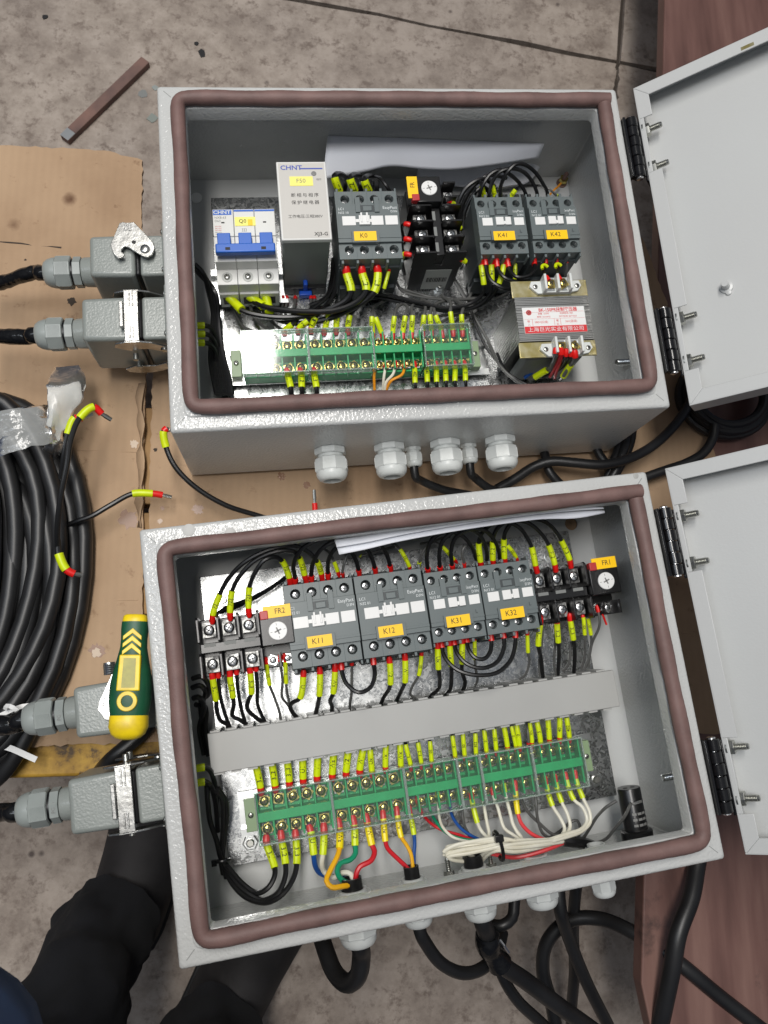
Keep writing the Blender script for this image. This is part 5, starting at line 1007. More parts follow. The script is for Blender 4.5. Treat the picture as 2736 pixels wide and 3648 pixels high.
# arcs over K41 and K42
for i, q_ in enumerate(([(15,985,-54),(18,950,-48),(45,855,-40),(120,742,-34),(200,705,-32),(295,742,-36),(385,825,-44),(435,905,-50),(455,985,-56)], [(105,985,-54),(106,950,-48),(132,825,-40),(205,722,-32),(310,690,-30),(420,720,-34),(500,810,-42),(540,900,-48),(550,985,-56)], [(212,985,-54),(211,950,-48),(216,845,-40),(270,730,-30),(350,652,-26),(425,652,-28),(525,722,-36),(595,825,-44),(635,905,-50),(645,985,-56)])):
    wa('a8', q_, 'black arc from K41 over to K42, %s of three' % ('lowest', 'middle', 'highest')[i])
for i, q_ in enumerate(([(75,985,-56),(68,955,-54),(40,848,-46),(20,800,-50),(-60,840,-76),(-100,960,-100)], [(170,985,-56),(163,955,-54),(138,845,-46),(110,790,-52),(-10,800,-78),(-80,930,-102)], [(300,985,-56),(302,958,-54),(348,885,-48),(400,855,-58),(560,850,-80),(640,870,-92)])):
    wa('a8', q_, 'wire with yellow sleeve above K41, %s' % ('left one', 'middle one', 'right one bent sideways')[i], 1.5, s='F1' if i < 2 else '101', f=1)
wa('a8', [(728,985,-70),(722,938,-66),(642,868,-60),(560,850,-80),(350,845,-94),(180,880,-104)], 'thin grey wire with slanted sleeve 103 above K42', RT, 'wire_grey', GH, f=0, s='103') if 0 else wire(A, 'a8', [(735,945,-68),(722,936,-66),(640,868,-62),(540,852,-80),(350,848,-94),(180,880,-104)], RT, 'wire_grey', 'thin grey wire with slanted sleeve 103 above K42', group=GH, s='103')
wire(A, 'a8', [(760,825,-112),(735,855,-108),(700,885,-104),(660,930,-108)], 1.1, 'wire_orange', 'orange earth wire at the rusty ground screw', group=GH)
for i, q_ in enumerate(([(285,480,-70),(290,400,-60),(330,330,-52),(400,295,-50),(450,330,-60)], [(295,500,-80),(305,420,-70),(350,335,-60),(420,280,-54),(500,290,-66)], [(310,520,-90),(318,440,-84),(360,360,-74),(400,330,-72),(430,370,-80)])):
    wa('a2', q_, 'black wire rising left of K41, %s of the bundle' % ('outer', 'middle', 'inner')[i], 2.0)
# under K41 and K42
wa('a2', [(388,635,-52),(390,676,-56),(402,762,-62),(398,800,-70),(350,842,-78),(240,866,-80),(120,842,-82),(-10,812,-86),(-110,800,-90)], 'black wire with sleeve P3 from K41 sweeping left below K0', f=1, s='P3')
wa('a2', [(436,635,-52),(435,674,-56),(437,745,-62),(430,800,-72),(380,850,-82),(260,880,-86),(100,855,-88),(-30,826,-92),(-120,815,-96)], 'black wire with sleeve P4 from K41 sweeping left below K0', f=1, s='P4')
wa('a2', [(490,635,-52),(490,674,-56),(470,757,-62),(440,810,-74),(380,856,-86),(250,872,-92),(60,838,-94),(-60,805,-98)], 'black wire with sleeve P6 from K41 sweeping left below K0', f=1, s='P6')
wa('a2', [(540,632,-54),(541,666,-58),(538,742,-64),(520,790,-78),(440,830,-96)], 'thin wire with sleeve 202 under the last terminal of K41', RT, 'wire_grey', GH, f=1, s='202')
wa('a2', [(408,635,-52),(410,678,-54),(432,742,-52),(480,775,-52),(540,785,-56)], 'black wire curving from K41 behind the transformer, lower', f=1)
wa('a2', [(458,635,-52),(462,685,-54),(492,730,-52),(545,748,-54),(600,745,-62)], 'black wire curving from K41 behind the transformer, upper', f=1)
wa('a2', [(504,635,-52),(512,685,-54),(545,728,-50),(595,725,-50),(628,695,-52),(626,675,-54),(624,636,-54)], 'black loop from K41 across to K42', f=1, f2=1)
wa('a2', [(673,636,-54),(676,672,-56),(668,700,-48),(678,728,-34),(690,745,-32)], 'black wire from K42 to the left top transformer terminal', 1.4, f=1, f2=1)
wa('a2', [(722,634,-54),(724,672,-56),(732,695,-46),(728,722,-34),(742,742,-32)], 'black wire from K42 to the right top transformer terminal', 1.4, f=1, f2=1)
wa('a2', [(768,632,-56),(769,668,-58),(770,688,-60),(765,722,-66),(755,745,-80)], 'thin grey wire with sleeve under the last terminal of K42', RT, 'wire_grey', GH, f=1)
for i, (x, y) in enumerate(((612,150), (735,140))):
    c = at(A, 'a6', x, y, -44); mb = MB(); mb.tube([c + Vector((3.4*math.cos(a*PI/6), 3.2*math.sin(a*PI/6), 0.5*a)) for a in range(1, 8)], 1.5, 8); o = mb.build('marker_sleeve', 'sleeve', fr=A, base=tuple(c)); tag(o, ['curled yellow sleeve end at the left top transformer terminal', 'curled yellow sleeve end at the right top transformer terminal'][i], 'marker sleeve', 'curled sleeves above the transformer')
# transformer lower side
for i, (pts, col, r, s) in enumerate((([(712,860,-32),(715,915,-34),(700,975,-44),(660,1050,-60),(628,1068,-66),(530,1130,-76),(480,1160,-84)], 'wire_grey', 2.0, None), ([(742,860,-32),(752,925,-36),(735,985,-46),(700,1060,-60),(660,1130,-74)], 'wire_red', 1.4, None), ([(765,860,-32),(770,925,-36),(752,1000,-48),(720,1080,-62),(705,1140,-76)], 'wire_red', 1.4, None),
        ([(808,870,-32),(808,940,-36),(780,1010,-50),(700,1080,-66),(600,1135,-80)], 'wire_black', 1.4, None), ([(848,865,-32),(850,940,-36),(820,1000,-50),(730,1075,-66),(660,1120,-80)], 'wire_black', 1.4, None), ([(885,880,-32),(890,950,-36),(868,1000,-46),(845,1025,-50),(785,1120,-62),(760,1150,-76)], 'wire_grey', 2.0, None))):
    wire(A, 'a6', pts, r, col, ['dark grey wire at the far left of the lower transformer terminals', 'left of two red wires under the transformer', 'right of two red wires under the transformer', 'left of two black wires under the transformer', 'right of two black wires under the transformer', 'dark grey wire at the far right of the lower transformer terminals'][i], group='wires under the transformer', f=1)
for i, (q0, q1) in enumerate((((630,1068,-64),(525,1132,-76)), ((850,1020,-50),(782,1125,-64)))):
    S, I = spline(path(A, 'a6', [q0, ((q0[0]+q1[0])/2, (q0[1]+q1[1])/2, (q0[2]+q1[2])/2), q1]), 3); mb = MB(); mb.tube(S, 3.1, 10); o = mb.build('marker_sleeve', 'sleeve', fr=A, base=tuple(S[0])); tag(o, ['yellow sleeve pointing left below the transformer', 'yellow sleeve pointing down below the transformer'][i], 'marker sleeve', 'yellow sleeves under the transformer')
wire(A, 'a6', [(640,960,-70),(590,1005,-76),(520,1070,-84),(430,1140,-92)], 1.6, 'wire_blue', 'blue wire slanting down left of the transformer wires', group='wires under the transformer')
# breaker tails, relay tails
for i, q_ in enumerate(([(255,260,-95),(290,340,-100),(330,400,-100),(400,430,-98)], [(360,270,-95),(385,345,-100),(440,400,-98),(495,420,-95)], [(455,330,-96),(480,370,-100),(520,405,-98),(560,420,-95)])):
    wa('a3', q_, 'thin grey wire from the breaker down to the terminals, %s' % ('left', 'middle', 'right')[i], 1.5, 'wire_grey', GH)
for i, (x, c_) in enumerate(((540, 0), (560, 0), (605, 0), (690, 0), (708, 0))):
    wa('a3', [(x,232,-106),(x+2,250,-106),(x-4,290,-108),(x-10,330,-110)], 'short grey wire under the phase relay, %s from the left' % ('first', 'second', 'third', 'fourth', 'fifth')[i], 1.3, 'wire_grey', GH, f=1)
for i, q_ in enumerate(([(830,20,-96),(820,130,-100),(790,220,-100),(700,300,-100),(560,370,-98)], [(850,10,-96),(835,150,-98),(800,250,-98),(720,330,-98)], [(810,30,-100),(800,150,-104),(770,240,-104),(680,285,-104)])):
    wa('a3', q_, 'black wire between the phase relay and K0, %s' % ('left', 'right', 'rear')[i], 1.9)
for i, q_ in enumerate(([(1150,160,-96),(1180,205,-98),(1330,245,-98),(1500,250,-98),(1640,240,-100)], [(1160,190,-100),(1300,230,-102),(1480,275,-100),(1620,300,-100)], [(1430,100,-98),(1500,220,-100),(1560,330,-102),(1640,470,-100),(1690,580,-98)], [(1440,110,-100),(1530,260,-102),(1580,400,-100),(1640,520,-98),(1720,620,-96)], [(1300,350,-100),(1450,330,-102),(1600,290,-104),(1660,270,-104)], [(1560,200,-104),(1500,310,-104),(1380,380,-104)], [(1690,540,-96),(1740,640,-90),(1830,700,-86),(1900,735,-84)], [(1640,480,-100),(1700,600,-92),(1780,680,-88),(1880,740,-84)])):
    wa('a3', q_, ['thin grey wire among the tangle between relay and transformer, %s' % w_ for w_ in ('upper sweep', 'second sweep', 'left diagonal', 'right diagonal', 'rising right', 'short rear piece', 'lower diagonal', 'lowest diagonal')][i], 1.4, 'wire_grey' if i not in (3, 6) else 'wire_black', GH)
# green terminals, upper side
tops = [((550,452),(552,418),(590,388),2.0,''), ((620,445),(626,408),(672,366),2.0,'12'), ((692,442),(692,402),(716,348),2.0,'3L3'), ((758,450),(766,412),(786,334),1.9,'P4'), ((826,448),(826,412),(834,324),1.9,'P6'), ((890,448),(889,412),(900,338),1.9,'P8'), ((1026,468),(1022,432),(1018,345),1.2,'402'), ((1080,470),(1069,432),(1038,350),1.2,''), ((1131,470),(1130,432),(1139,344),1.2,'401'), ((1184,466),(1184,430),(1197,342),1.2,'403'),
        ((1232,465),(1231,428),(1236,340),1.2,'402'), ((1296,455),(1291,420),(1298,338),1.2,'401'), ((1342,452),(1338,418),(1330,335),1.2,'12'), ((1400,462),(1391,416),(1360,338),1.2,'15'), ((1456,455),(1453,416),(1440,320),1.4,'11'), ((1506,455),(1504,416),(1500,334),1.3,'10')]
ords = ['first', 'second', 'third', 'fourth', 'fifth', 'sixth', 'seventh', 'eighth', 'ninth', 'tenth', 'eleventh', 'twelfth', 'thirteenth', 'fourteenth', 'fifteenth', 'sixteenth']
for i, (a, s0, s1, r, tx) in enumerate(tops):
    dx = (s1[0]-s0[0])*0.5; e1 = (s1[0]+dx+random.uniform(-6, 14), s1[1]-50); e2 = (e1[0]+random.choice((60, 70, -60))+random.uniform(-12, 12), e1[1]-38)
    if i < 6: e1 = (s1[0]+25, s1[1]-30); e2 = (s1[0]+70, s1[1]-70)
    wa('a3', [(*a, TF), (*s0, -84), (*s1, -78), (*e1, -84), (*e2, -100)], 'sleeved wire entering the far terminals from above, %s from the left' % ords[i], r if r > 1.5 else r+0.25, 'wire_black' if r > 1.5 else 'wire_grey', GU, f=1, s=tx if tx else '-', sr=None if r > 1.5 else 2.4)
bots = [((558,622),(564,652),(582,725),2.1,'3L1'), ((628,620),(638,655),(641,725),2.1,'3L2'), ((704,618),(707,648),(720,725),2.1,'3L3'), ((1247,585),(1248,625),(1250,702),1.3,'402'), ((1308,585),(1312,618),(1316,697),1.3,'401'), ((1362,585),(1364,618),(1366,697),1.3,'17'), ((1411,582),(1413,618),(1416,692),1.3,'15'), ((1460,582),(1465,618),(1464,692),1.3,'11'), ((1513,580),(1518,612),(1521,690),1.3,'10')]
for i, (a, s0, s1, r, tx) in enumerate(bots):
    wa('a3', [(*a, TF), (*s0, -84), (*s1, -80), (s1[0]+4, s1[1]+40, -84), (s1[0]+8, s1[1]+75, -100)], 'sleeved wire leaving the far terminals downwards, %s from the left' % ords[i], r if r > 1.5 else 1.55, 'wire_black', GU, f=1, s=tx, sr=None if r > 1.5 else 2.45)
for i, (q_, col) in enumerate((([(1033,585,TF),(1036,618,-84),(1030,660,-84),(1032,740,-92)], 'wire_orange'), ([(1090,588,TF),(1090,618,-84),(1082,670,-84),(1076,740,-92)], 'wire_white'), ([(1145,582,TF),(1143,615,-84),(1130,655,-84),(1095,695,-86),(1088,740,-92)], 'wire_white'), ([(1190,585,TF),(1192,618,-84),(1180,655,-82),(1120,690,-84),(1095,740,-92)], 'wire_orange'))):
    wire(A, 'a3', q_, 1.3, col, ['left orange core below the uncovered terminals', 'left white core below the uncovered terminals', 'right white core below the uncovered terminals', 'right orange core below the uncovered terminals'][i], group=GU, f=1)
# black bundle down the left wall of the far box
rd = random.Random(11)
for i in range(9):
    o_ = i*3.4
    wa('a3', [(65+o_*0.5, 62+i*5, -60-2*i), (110+o_*0.8, 110+i*6, -66-2*i), (140+o_*1.4, 210+rd.uniform(-10, 10), -84), (165+o_, 330+rd.uniform(-10, 10), -96), (165+o_*1.6-8, 430, -100), (150+o_*2.6, 560, -98), (160+o_*3.2, 650, -94), (185+o_*3.0, 760, -88)], 'black wire in the bundle down the far box left wall, %s from the left' % ords[i], 2.2, 'wire_black', 'black wires along the left wall of the far box')
for i, (y, x) in enumerate(((392, 118), (438, 120), (485, 118))):
    wa('a3', [(60,y,-70),(82,y,-70),(x,y,-70),(150,y+10,-78),(175,y+50,-90),(190,y+110,-98)], 'black wire with yellow sleeve stub at the far box left wall, %s of three' % ('top', 'middle', 'bottom')[i], 2.2, 'wire_black', 'black wires along the left wall of the far box', s='-', f=0) if 0 else wire(A, 'a3', [(72,y,-70),(x,y,-70),(150,y+10,-78),(175,y+50,-90),(190,y+110,-98)], 2.2, 'wire_black', 'black wire with yellow sleeve stub at the far box left wall, %s of three' % ('top', 'middle', 'bottom')[i], group='black wires along the left wall of the far box', s='-')
# ================================================================== papers in the boxes
def paper(fr, label, top, bot, z0, sag, n=14, fold=0.0):
    """a thin sheet between two edges read off the photograph (zone points with heights)"""
    a, _ = spline(path(fr, z0, top), 6); b_, _ = spline(path(fr, z0, bot), 6); m_ = 40
    def res(S):
        L_ = [0]
        for p, q in zip(S, S[1:]): L_.append(L_[-1] + (q-p).length)
        out = []
        for i in range(m_+1):
            t_ = L_[-1]*i/m_; k = max(j for j in range(len(L_)-1) if L_[j] <= t_+1e-6); out.append(S[k].lerp(S[k+1], (t_-L_[k])/max(1e-6, L_[k+1]-L_[k])))
        return out
    ra, rb = res(a), res(b_); vs = []
    for j in range(n+1):
        for i in range(m_+1):
            t_ = j/n; p = ra[i].lerp(rb[i], t_); p = p + Vector((0, 0, sag*math.sin(PI*t_) + fold*math.sin(i*0.5)*t_)); vs.append(p)
    fs = [(j*(m_+1)+i, j*(m_+1)+i+1, (j+1)*(m_+1)+i+1, (j+1)*(m_+1)+i) for j in range(n) for i in range(m_)]
    mb = MB(); mb.add(vs, fs); o = mb.build('paper_sheet', 'paper', fr=fr, base=tuple(vs[0]), smooth=70); md = o.modifiers.new('thick', 'SOLIDIFY'); md.thickness = 0.0003
    return tag(o, label, 'paper', 'folded papers tucked into the boxes')
paper(A, 'curled white sheet of paper propped at the back of the far box', [(1168,482,-60),(1400,490,-60),(1700,502,-60),(1938,512,-60)], [(1150,640,-72),(1300,612,-70),(1390,592,-68),(1500,602,-70),(1600,606,-72),(1750,590,-70),(1918,562,-68)], 's', 7)
paper(A, 'second paper corner sticking out under the curled sheet in the far box', [(1500,540,-100),(1700,540,-100),(1915,545,-98)], [(1480,650,-112),(1700,668,-112),(1880,650,-112),(1930,585,-108)], 's', 2)
paper(B, 'front sheet of the papers tucked under the near box rim', [(1145,372,-20,'b1'),(1400,335,-20,'b1'),(320,215,-20),(800,140,-20),(1200,105,-19),(1405,112,-18)], [(1175,458,-13,'b1'),(1340,425,-12,'b1'),(180,302,-12),(560,232,-12),(900,182,-13),(1050,165,-13),(1250,160,-14),(1415,130,-16)], 'b2', 2, 6)
paper(B, 'middle sheet of the papers tucked under the near box rim', [(1148,368,-15,'b1'),(1400,330,-15,'b1'),(320,210,-15),(800,135,-15),(1200,100,-14),(1395,92,-13)], [(1160,415,-10,'b1'),(1340,385,-9,'b1'),(200,262,-9),(560,200,-9),(900,150,-9),(1100,128,-9),(1280,112,-9),(1412,104,-10)], 'b2', 1.5, 6)
# ================================================================== cable glands
def gland(fr, p, ax, R, col, label, name='cable_gland', group=None, nut=True, inner=True, cap=None, hexn=6, Lc=1.0):
    t = thing(name, label, 'cable gland', fr, p, group); p = Vector(p); ax = Vector(ax); xd = Vector((0.2, 0, 1)) if abs(ax.y) > .5 else Vector((0, 0.2, 1))
    mb = MB(); mb.lathe(p, ax, [(R*0.98, 0.1), (R*1.02, 0.8), (R*1.02, R*0.36), (R*0.96, R*0.42)], 8, xd); mb.build('lock_nut', col, t, smooth=20)
    mb = MB(); mb.lathe(p, ax, [(R*0.8, R*0.4), (R*0.8, R*0.62)], 24); mb.build('neck', col, t)
    h0 = R*0.6; mb = MB(); st = lambda a, h: 1.0 - 0.025*(1-abs(math.cos(3*a))) 
    mb.lathe(p, ax, [(R*0.9, h0), (R*1.02, h0+R*0.1), (R*1.06, h0+R*0.85*Lc), (R*0.98, h0+R*0.95*Lc)], 8, xd); cp = mb.build('cap_nut', col, t, smooth=20)
    n_ = 8
    for i in range(n_):                           # grip ridges on every face of the cap
        a = 2*PI*(i+0.5)/n_; x = (Vector(xd) - ax*Vector(xd).dot(ax)).normalized(); y = ax.cross(x); d = x*math.cos(a) + y*math.sin(a); e = ax.cross(d); mb = MB()
        if i % 2: continue
        for k in range(-4, 5): mb.xbox(p + ax*(h0+R*0.5*Lc) + d*(R*0.965) + e*(k*R*0.07), d*R*0.03, e*R*0.02, ax*R*0.3*Lc)
        mb.build('grip_ridges', col, cp, smooth=0)
    hd = h0+R*0.9*Lc; mb = MB(); mb.lathe(p, ax, [(R*0.97, hd), (R*0.98, hd+R*0.15), (R*0.93, hd+R*0.33), (R*0.8, hd+R*0.5), (R*0.66, hd+R*0.57), (R*0.56, hd+R*0.58), (R*0.53, hd+R*0.5), (R*0.53, hd+R*0.1)], 28); mb.build('dome', col, t, smooth=50)
    mb = MB(); mb.lathe(p, ax, [(R*0.54, hd+R*0.05), (R*0.54, hd+R*0.18)], 20); mb.build('seal', 'black_plastic', t)
    if inner:
        mb = MB(); mb.lathe(p - ax*1.6, -ax, [(R*1.0, 0), (R*1.0, 5), (R*0.78, 5.2), (R*0.78, 8), (R*0.62, 8), (R*0.62, 0)], 24); mb.build('inner_nut', col, t, smooth=40)
    return hd + R*0.3
GWA = 'white cable glands under the far box'; GWB = 'white cable glands under the near box'
for i, (u, z_) in enumerate(((123.5, -67), (174.5, -66), (223.0, -64), (271.5, -62))): gland(A, (u, -300, z_), (0, -1, 0), 13.6, 'gland_white', 'large white cable gland under the far box, %s' % ('leftmost, empty', 'second from the left', 'third from the left', 'rightmost, empty')[i], group=GWA)
for i, (u, z_) in enumerate(((197.0, -78), (247.0, -78))): gland(A, (u, -300, z_), (0, -1, 0), 7.4, 'gland_white', ['small white cable gland between the two middle large ones', 'small white cable gland right of the third large one'][i], group=GWA, Lc=1.3)
for i, (u, z_, R) in enumerate(((125.5, -72, 14.5), (173.5, -72, 11.5), (223.5, -70, 13.0), (275.0, -70, 13.0), (326.0, -66, 9.5))): gland(B, (u, -300, z_), (0, -1, 0), R, 'gland_white', 'white cable gland under the near box, %s from the left' % ('first', 'second', 'third', 'fourth', 'fifth')[i], group=GWB, Lc=(1.15, 1.3, 1.3, 1.35, 2.3)[i])
for i, (x, y) in enumerate(((413, 1085), (662, 1040))):
    p = at(B, 'b4', x, y, -294, 1); t = thing('bolt', ['short bolt and nut left of the third gland inside the near box', 'short bolt and nut right of the third gland inside the near box'][i], 'bolt', B, (p.x, -298.5, p.z), 'bolts at the near box bottom')
    mb = MB(); mb.lathe((p.x, -298.4, p.z), (0, 1, 0), [(5.2, 0), (5.2, 1), (4.4, 1), (4.4, 5)], 6); mb.build('nut', 'bolt_zinc', t, smooth=0)
    mb = MB(); mb.lathe((p.x, -293.4, p.z), (0, 1, 0), [q_ for k in range(6) for q_ in ((2.1, k*1.6), (1.7, k*1.6+0.8))] + [(1.5, 10)], 12); mb.build('thread', 'bolt_zinc', t, smooth=30)
# ================================================================== heavy duty connectors on the left walls
GCN = 'grey heavy duty connectors on the box left walls'
def connector(fr, v1, v0, u0, label, latch, zt=-35.0, zbm=-97.0, print_=None):
    """v1 upper, v0 lower edge of the top face, u0 end of the hood"""
    t = thing('cable_connector', label, 'connector', fr, (u0, (v0+v1)/2, zbm), GCN); us = -24.5
    mb = MB(); mb.prism([(u0+2, v0+1), (us-3, v0), (us-3, v1), (u0+2, v1-1)], zbm, zt); mb.build('hood', 'hood_grey', t, bevel=3.5, seg=3)
    mb = MB(); mb.box(us-3.4, us+1.2, v0+1.2, v1-1.2, zbm+2, zt-1.4); mb.build('seal', 'black_plastic', t, bevel=2)
    mb = MB(); mb.box(us+1, -3, v0+0.6, v1-0.6, zbm+1, zt-0.8); mb.build('base_housing', 'hood_grey', t, bevel=2.5, seg=3)
    mb = MB(); mb.box(-4, -0.15, v0-5, v1+5, zbm-9, zt+9); fl_ = mb.build('flange', 'hood_grey', t, bevel=1.2)
    for v in (v0+2, v1-2): put('screw', SCREW_M, fl_, (-4.2, v, zt+5.0), RY(-90))
    vc, zc_ = (v0+v1)/2, zt-27; ax = Vector((-1, 0, 0)); p = Vector((u0+3, vc, zc_))
    mb = MB(); mb.lathe(p, ax, [(13.2, 0), (12.6, 3), (12.2, 10), (11.4, 12)], 28); mb.build('neck', 'hood_grey', t)
    mb = MB(); mb.lathe(p, ax, [(11, 12.2), (13.0, 12.6), (13.0, 18.5), (12.2, 19)], 8, (0, 0.2, 1)); mb.build('ring_nut', 'gland_grey', t, smooth=20)
    mb = MB(); mb.lathe(p, ax, [(11, 18.5), (11, 21.0)], 24); mb.build('thread', 'black_plastic', t)
    mb = MB(); mb.lathe(p, ax, [(12.6, 20.6), (13.8, 21.2), (13.8, 33), (13.0, 34)], 8, (0, 0.2, 1)); cp = mb.build('cap_nut', 'gland_grey', t, smooth=20)
    x = Vector((0, 0.2, 1)); x = (x - ax*x.dot(ax)).normalized(); y = ax.cross(x)
    for i in range(1, 8, 2):
        a = 2*PI*(i+0.5)/8; d = x*math.cos(a) + y*math.sin(a); e = ax.cross(d); mb = MB()
        for k in range(-6, 7): mb.xbox(p + ax*27.2 + d*12.62 + e*(k*0.78), d*0.4, e*0.2, ax*5)
        mb.build('grip_ridges', 'gland_grey', cp, smooth=0)
    mb = MB(); mb.lathe(p, ax, [(12.8, 33.5), (12.7, 36), (11.6, 40), (9.6, 43), (8.0, 43.8), (7.4, 42)], 28); mb.build('dome', 'gland_grey', t, smooth=50)
    if print_: letter(print_, t, 'print_grey', 4.0, (p.x-15.5, vc, zc_+12.3), RZ(90), sx=0.9)
    if latch == 'hook':
        ol = [(1010,230),(1040,220),(1062,226),(1095,226),(1130,220),(1215,305),(1295,395),(1306,445),(1285,498),(1242,518),(1200,506),(1085,432),(1052,424),(1026,455),(1030,480),(1055,492),(1040,518),(1002,528),(962,492),(934,412)]
        mb = MB(); mb.prism([tuple(at(fr, 'l1', x_, y_, zt+5)[:2]) for x_, y_ in ol], zt+4.2, zt+6.0); lo = mb.build('latch_lever', 'latch_zinc', t, bevel=0.35)
        c_ = at(fr, 'l1', 1225, 445, zt+6); mb = MB(); mb.lathe((c_.x, c_.y, zt-1), (0, 0, 1), [(4, 0), (4, 7), (3.6, 7.2), (3.6, 8.4), (2.6, 9)], 18); mb.build('pivot', 'latch_zinc', lo)
        c_ = at(fr, 'l1', 1130, 385, zt+6); mb = MB(); mb.lathe((c_.x, c_.y, zt+6), (0, 0, 1), [(1.7, 0), (1.7, 0.15)], 14); mb.build('hole', 'ink', lo)
        c_ = at(fr, 'l1', 1010, 505, zt); mb = MB(); mb.lathe((c_.x, c_.y, zt-1), (0, 0, 1), [(3.2, 0), (3.2, 4.5)], 14); mb.build('latch_pin', 'bolt_zinc', t)
        c_ = at(fr, 'l1', 1080, 250, zt+6); mb = MB(); mb.box(c_.x-2.6, c_.x-0.5, c_.y-4.5, c_.y+2, zt+6, zt+6.8); mb.box(c_.x+0.5, c_.x+2.6, c_.y-4.5, c_.y+2, zt+6, zt+6.8); mb.build('rib', 'latch_zinc', lo, bevel=0.3)
    elif latch == 'bar':
        b0, b1 = us-12.5, us-1.0
        mb = MB(); mb.box(b0, b1, v0-3, v1+3, zt+2.2, zt+3.8); mb.box(b0-3.0, b0, v0+8, v1-8, zt+3.4, zt+7.5); lo = mb.build('latch_bar', 'latch_zinc', t, bevel=0.5)
        for va, vb in ((v0+0, v0+11), (v1-11, v1+2)):
            mb = MB(); mb.box((b0+b1)/2-1.9, (b0+b1)/2-0.7, va, vb, zt+3.7, zt+4.6); mb.box((b0+b1)/2+0.7, (b0+b1)/2+1.9, va, vb, zt+3.7, zt+4.6); mb.build('rib', 'latch_zinc', lo, bevel=0.3)
        for sgn, v in ((-1, v0-4.0), (1, v1+2.4)):
            for zz, hk in ((zt-8, 0), (zbm+12, 1)):
                ol = [(b0-8, 8), (b0-10, 2), (b0+2, -6), (b0+8, -3), (b0+16, -3), (us+17, -10), (us+21, -7), (us+20, -1), (us+8, 8), (b1, 11), (b0, 11)]
                if hk: ol = [(x_, -q_) for x_, q_ in ol]
                mb = MB(); mb.prism([(x_, zz+q_) for x_, q_ in ol], v, v+1.5, ax=1); so = mb.build('latch_arm', 'latch_zinc', t, bevel=0.3)
                mb = MB(); mb.lathe((us+16.5, v+0.75, zz + (5 if hk else -5)), (0, sgn, 0), [(3.2, 0.6), (3.2, 1.8), (2.2, 2.4)], 16); mb.build('rivet', 'latch_zinc', so)
            for zz in (zt-20, zbm+26):
                mb = MB(); mb.lathe((us-8, v + (0 if sgn < 0 else 1.5), zz), (0, sgn, 0), [(2.4, 0), (2.4, 5.2), (1.9, 5.6)], 14); mb.build('latch_pin', 'bolt_zinc', t)
            for zz in (zt-8, zbm+12): pass
    elif latch == 'flap':
        ol = [(735,735),(770,725),(800,900),(740,1045),(690,1040),(640,972),(650,920)]
        mb = MB(); mb.prism([tuple(at(fr, 'l3', x_, y_, zt+4)[:2]) for x_, y_ in ol], zt+3, zt+4.6); lo = mb.build('latch_lever', 'latch_zinc', t, bevel=0.35)
        letter('CLOSE', lo, 'print_grey', 4.0, tuple(at(fr, 'l3', 690, 905, zt+4.7)), RZ(-105))
        c_ = at(fr, 'l3', 718, 690, zt+2); mb = MB(); mb.lathe((c_.x, c_.y-6, zt+1), (0, 1, 0), [(4.2, 0), (4.6, 0.5)] + [q_ for k in range(5) for q_ in ((4.7, 1+k*1.5), (4.3, 1.75+k*1.5))] + [(4.2, 9)], 18); mb.build('knurled_screw', 'steel', t, smooth=30)
    return p + ax*42
cA1 = connector(A, -113.5, -151.5, -66, 'grey connector at the far box with a hook shaped latch lying open', 'hook')
cA2 = connector(A, -169.5, -208.0, -73, 'grey connector at the far box closed by a shiny latch bar', 'bar')
cB1 = connector(B, -105.0, -143.5, -64.5, 'grey connector at the near box lying under the screwdriver', 'flap', print_='PG16')
cB2 = connector(B, -169.5, -210.0, -73, 'grey connector at the near box closed by a tarnished latch bar', 'bar', print_='PG16')
# taped cables out of them
def cable(fr, pts, r, label, mat_='cable_black', group='thick black cables', n=12, step=4, name='cable', extra=None, taper=None):
    S, I = spline([Vector(p) for p in pts], step); t = thing(name, label, 'cable', fr, tuple(S[0]), group)
    mb = MB(); mb.tube(S, r if taper is None else [r*taper(i/len(S)) for i in range(len(S))], n); mb.build('sheath', mat_, t); return t
rdt = random.Random(5)
def taped(fr, p0, pts, r, label):
    S, I = spline([p0 + Vector((6, 0, 0)), p0 + Vector((-6, 0, 0))] + pts, 3.5); t = thing('taped_cable', label, 'cable', fr, tuple(S[0]), 'taped cables out of the connectors')
    mb = MB(); mb.tube([q_ + Vector((0, rdt.uniform(-.3, .3), rdt.uniform(-.3, .3))) for q_ in S], [r*(1 + 0.05*math.sin(i*0.9) + rdt.uniform(-.03, .03)) for i in range(len(S))], 14); mb.build('tape_wrap', 'tape_black', t, smooth=60)
P3 = lambda fr, z, *q_: [at(fr, z, x, y, h) for x, y, h in q_]
taped(A, cA1, P3(A, 'l1', (330,632,-66), (180,672,-74), (40,722,-84), (-120,760,-92)), 6.0, 'black taped cable leaving the far box connector with the open latch')
taped(A, cA2, P3(A, 'l1', (260,1185,-66), (120,1185,-70), (0,1180,-74), (-150,1180,-80)), 6.6, 'black taped cable leaving the far box connector with the shiny bar')
taped(B, cB1, P3(B, 'l3', (120,1065,-64), (20,1075,-68), (-150,1090,-76)), 7.4, 'black taped cable leaving the connector under the screwdriver')
taped(B, cB2, P3(B, 'l3', (70,1645,-64), (0,1652,-68), (-150,1670,-78)), 7.0, 'black taped cable leaving the lowest connector of the near box')
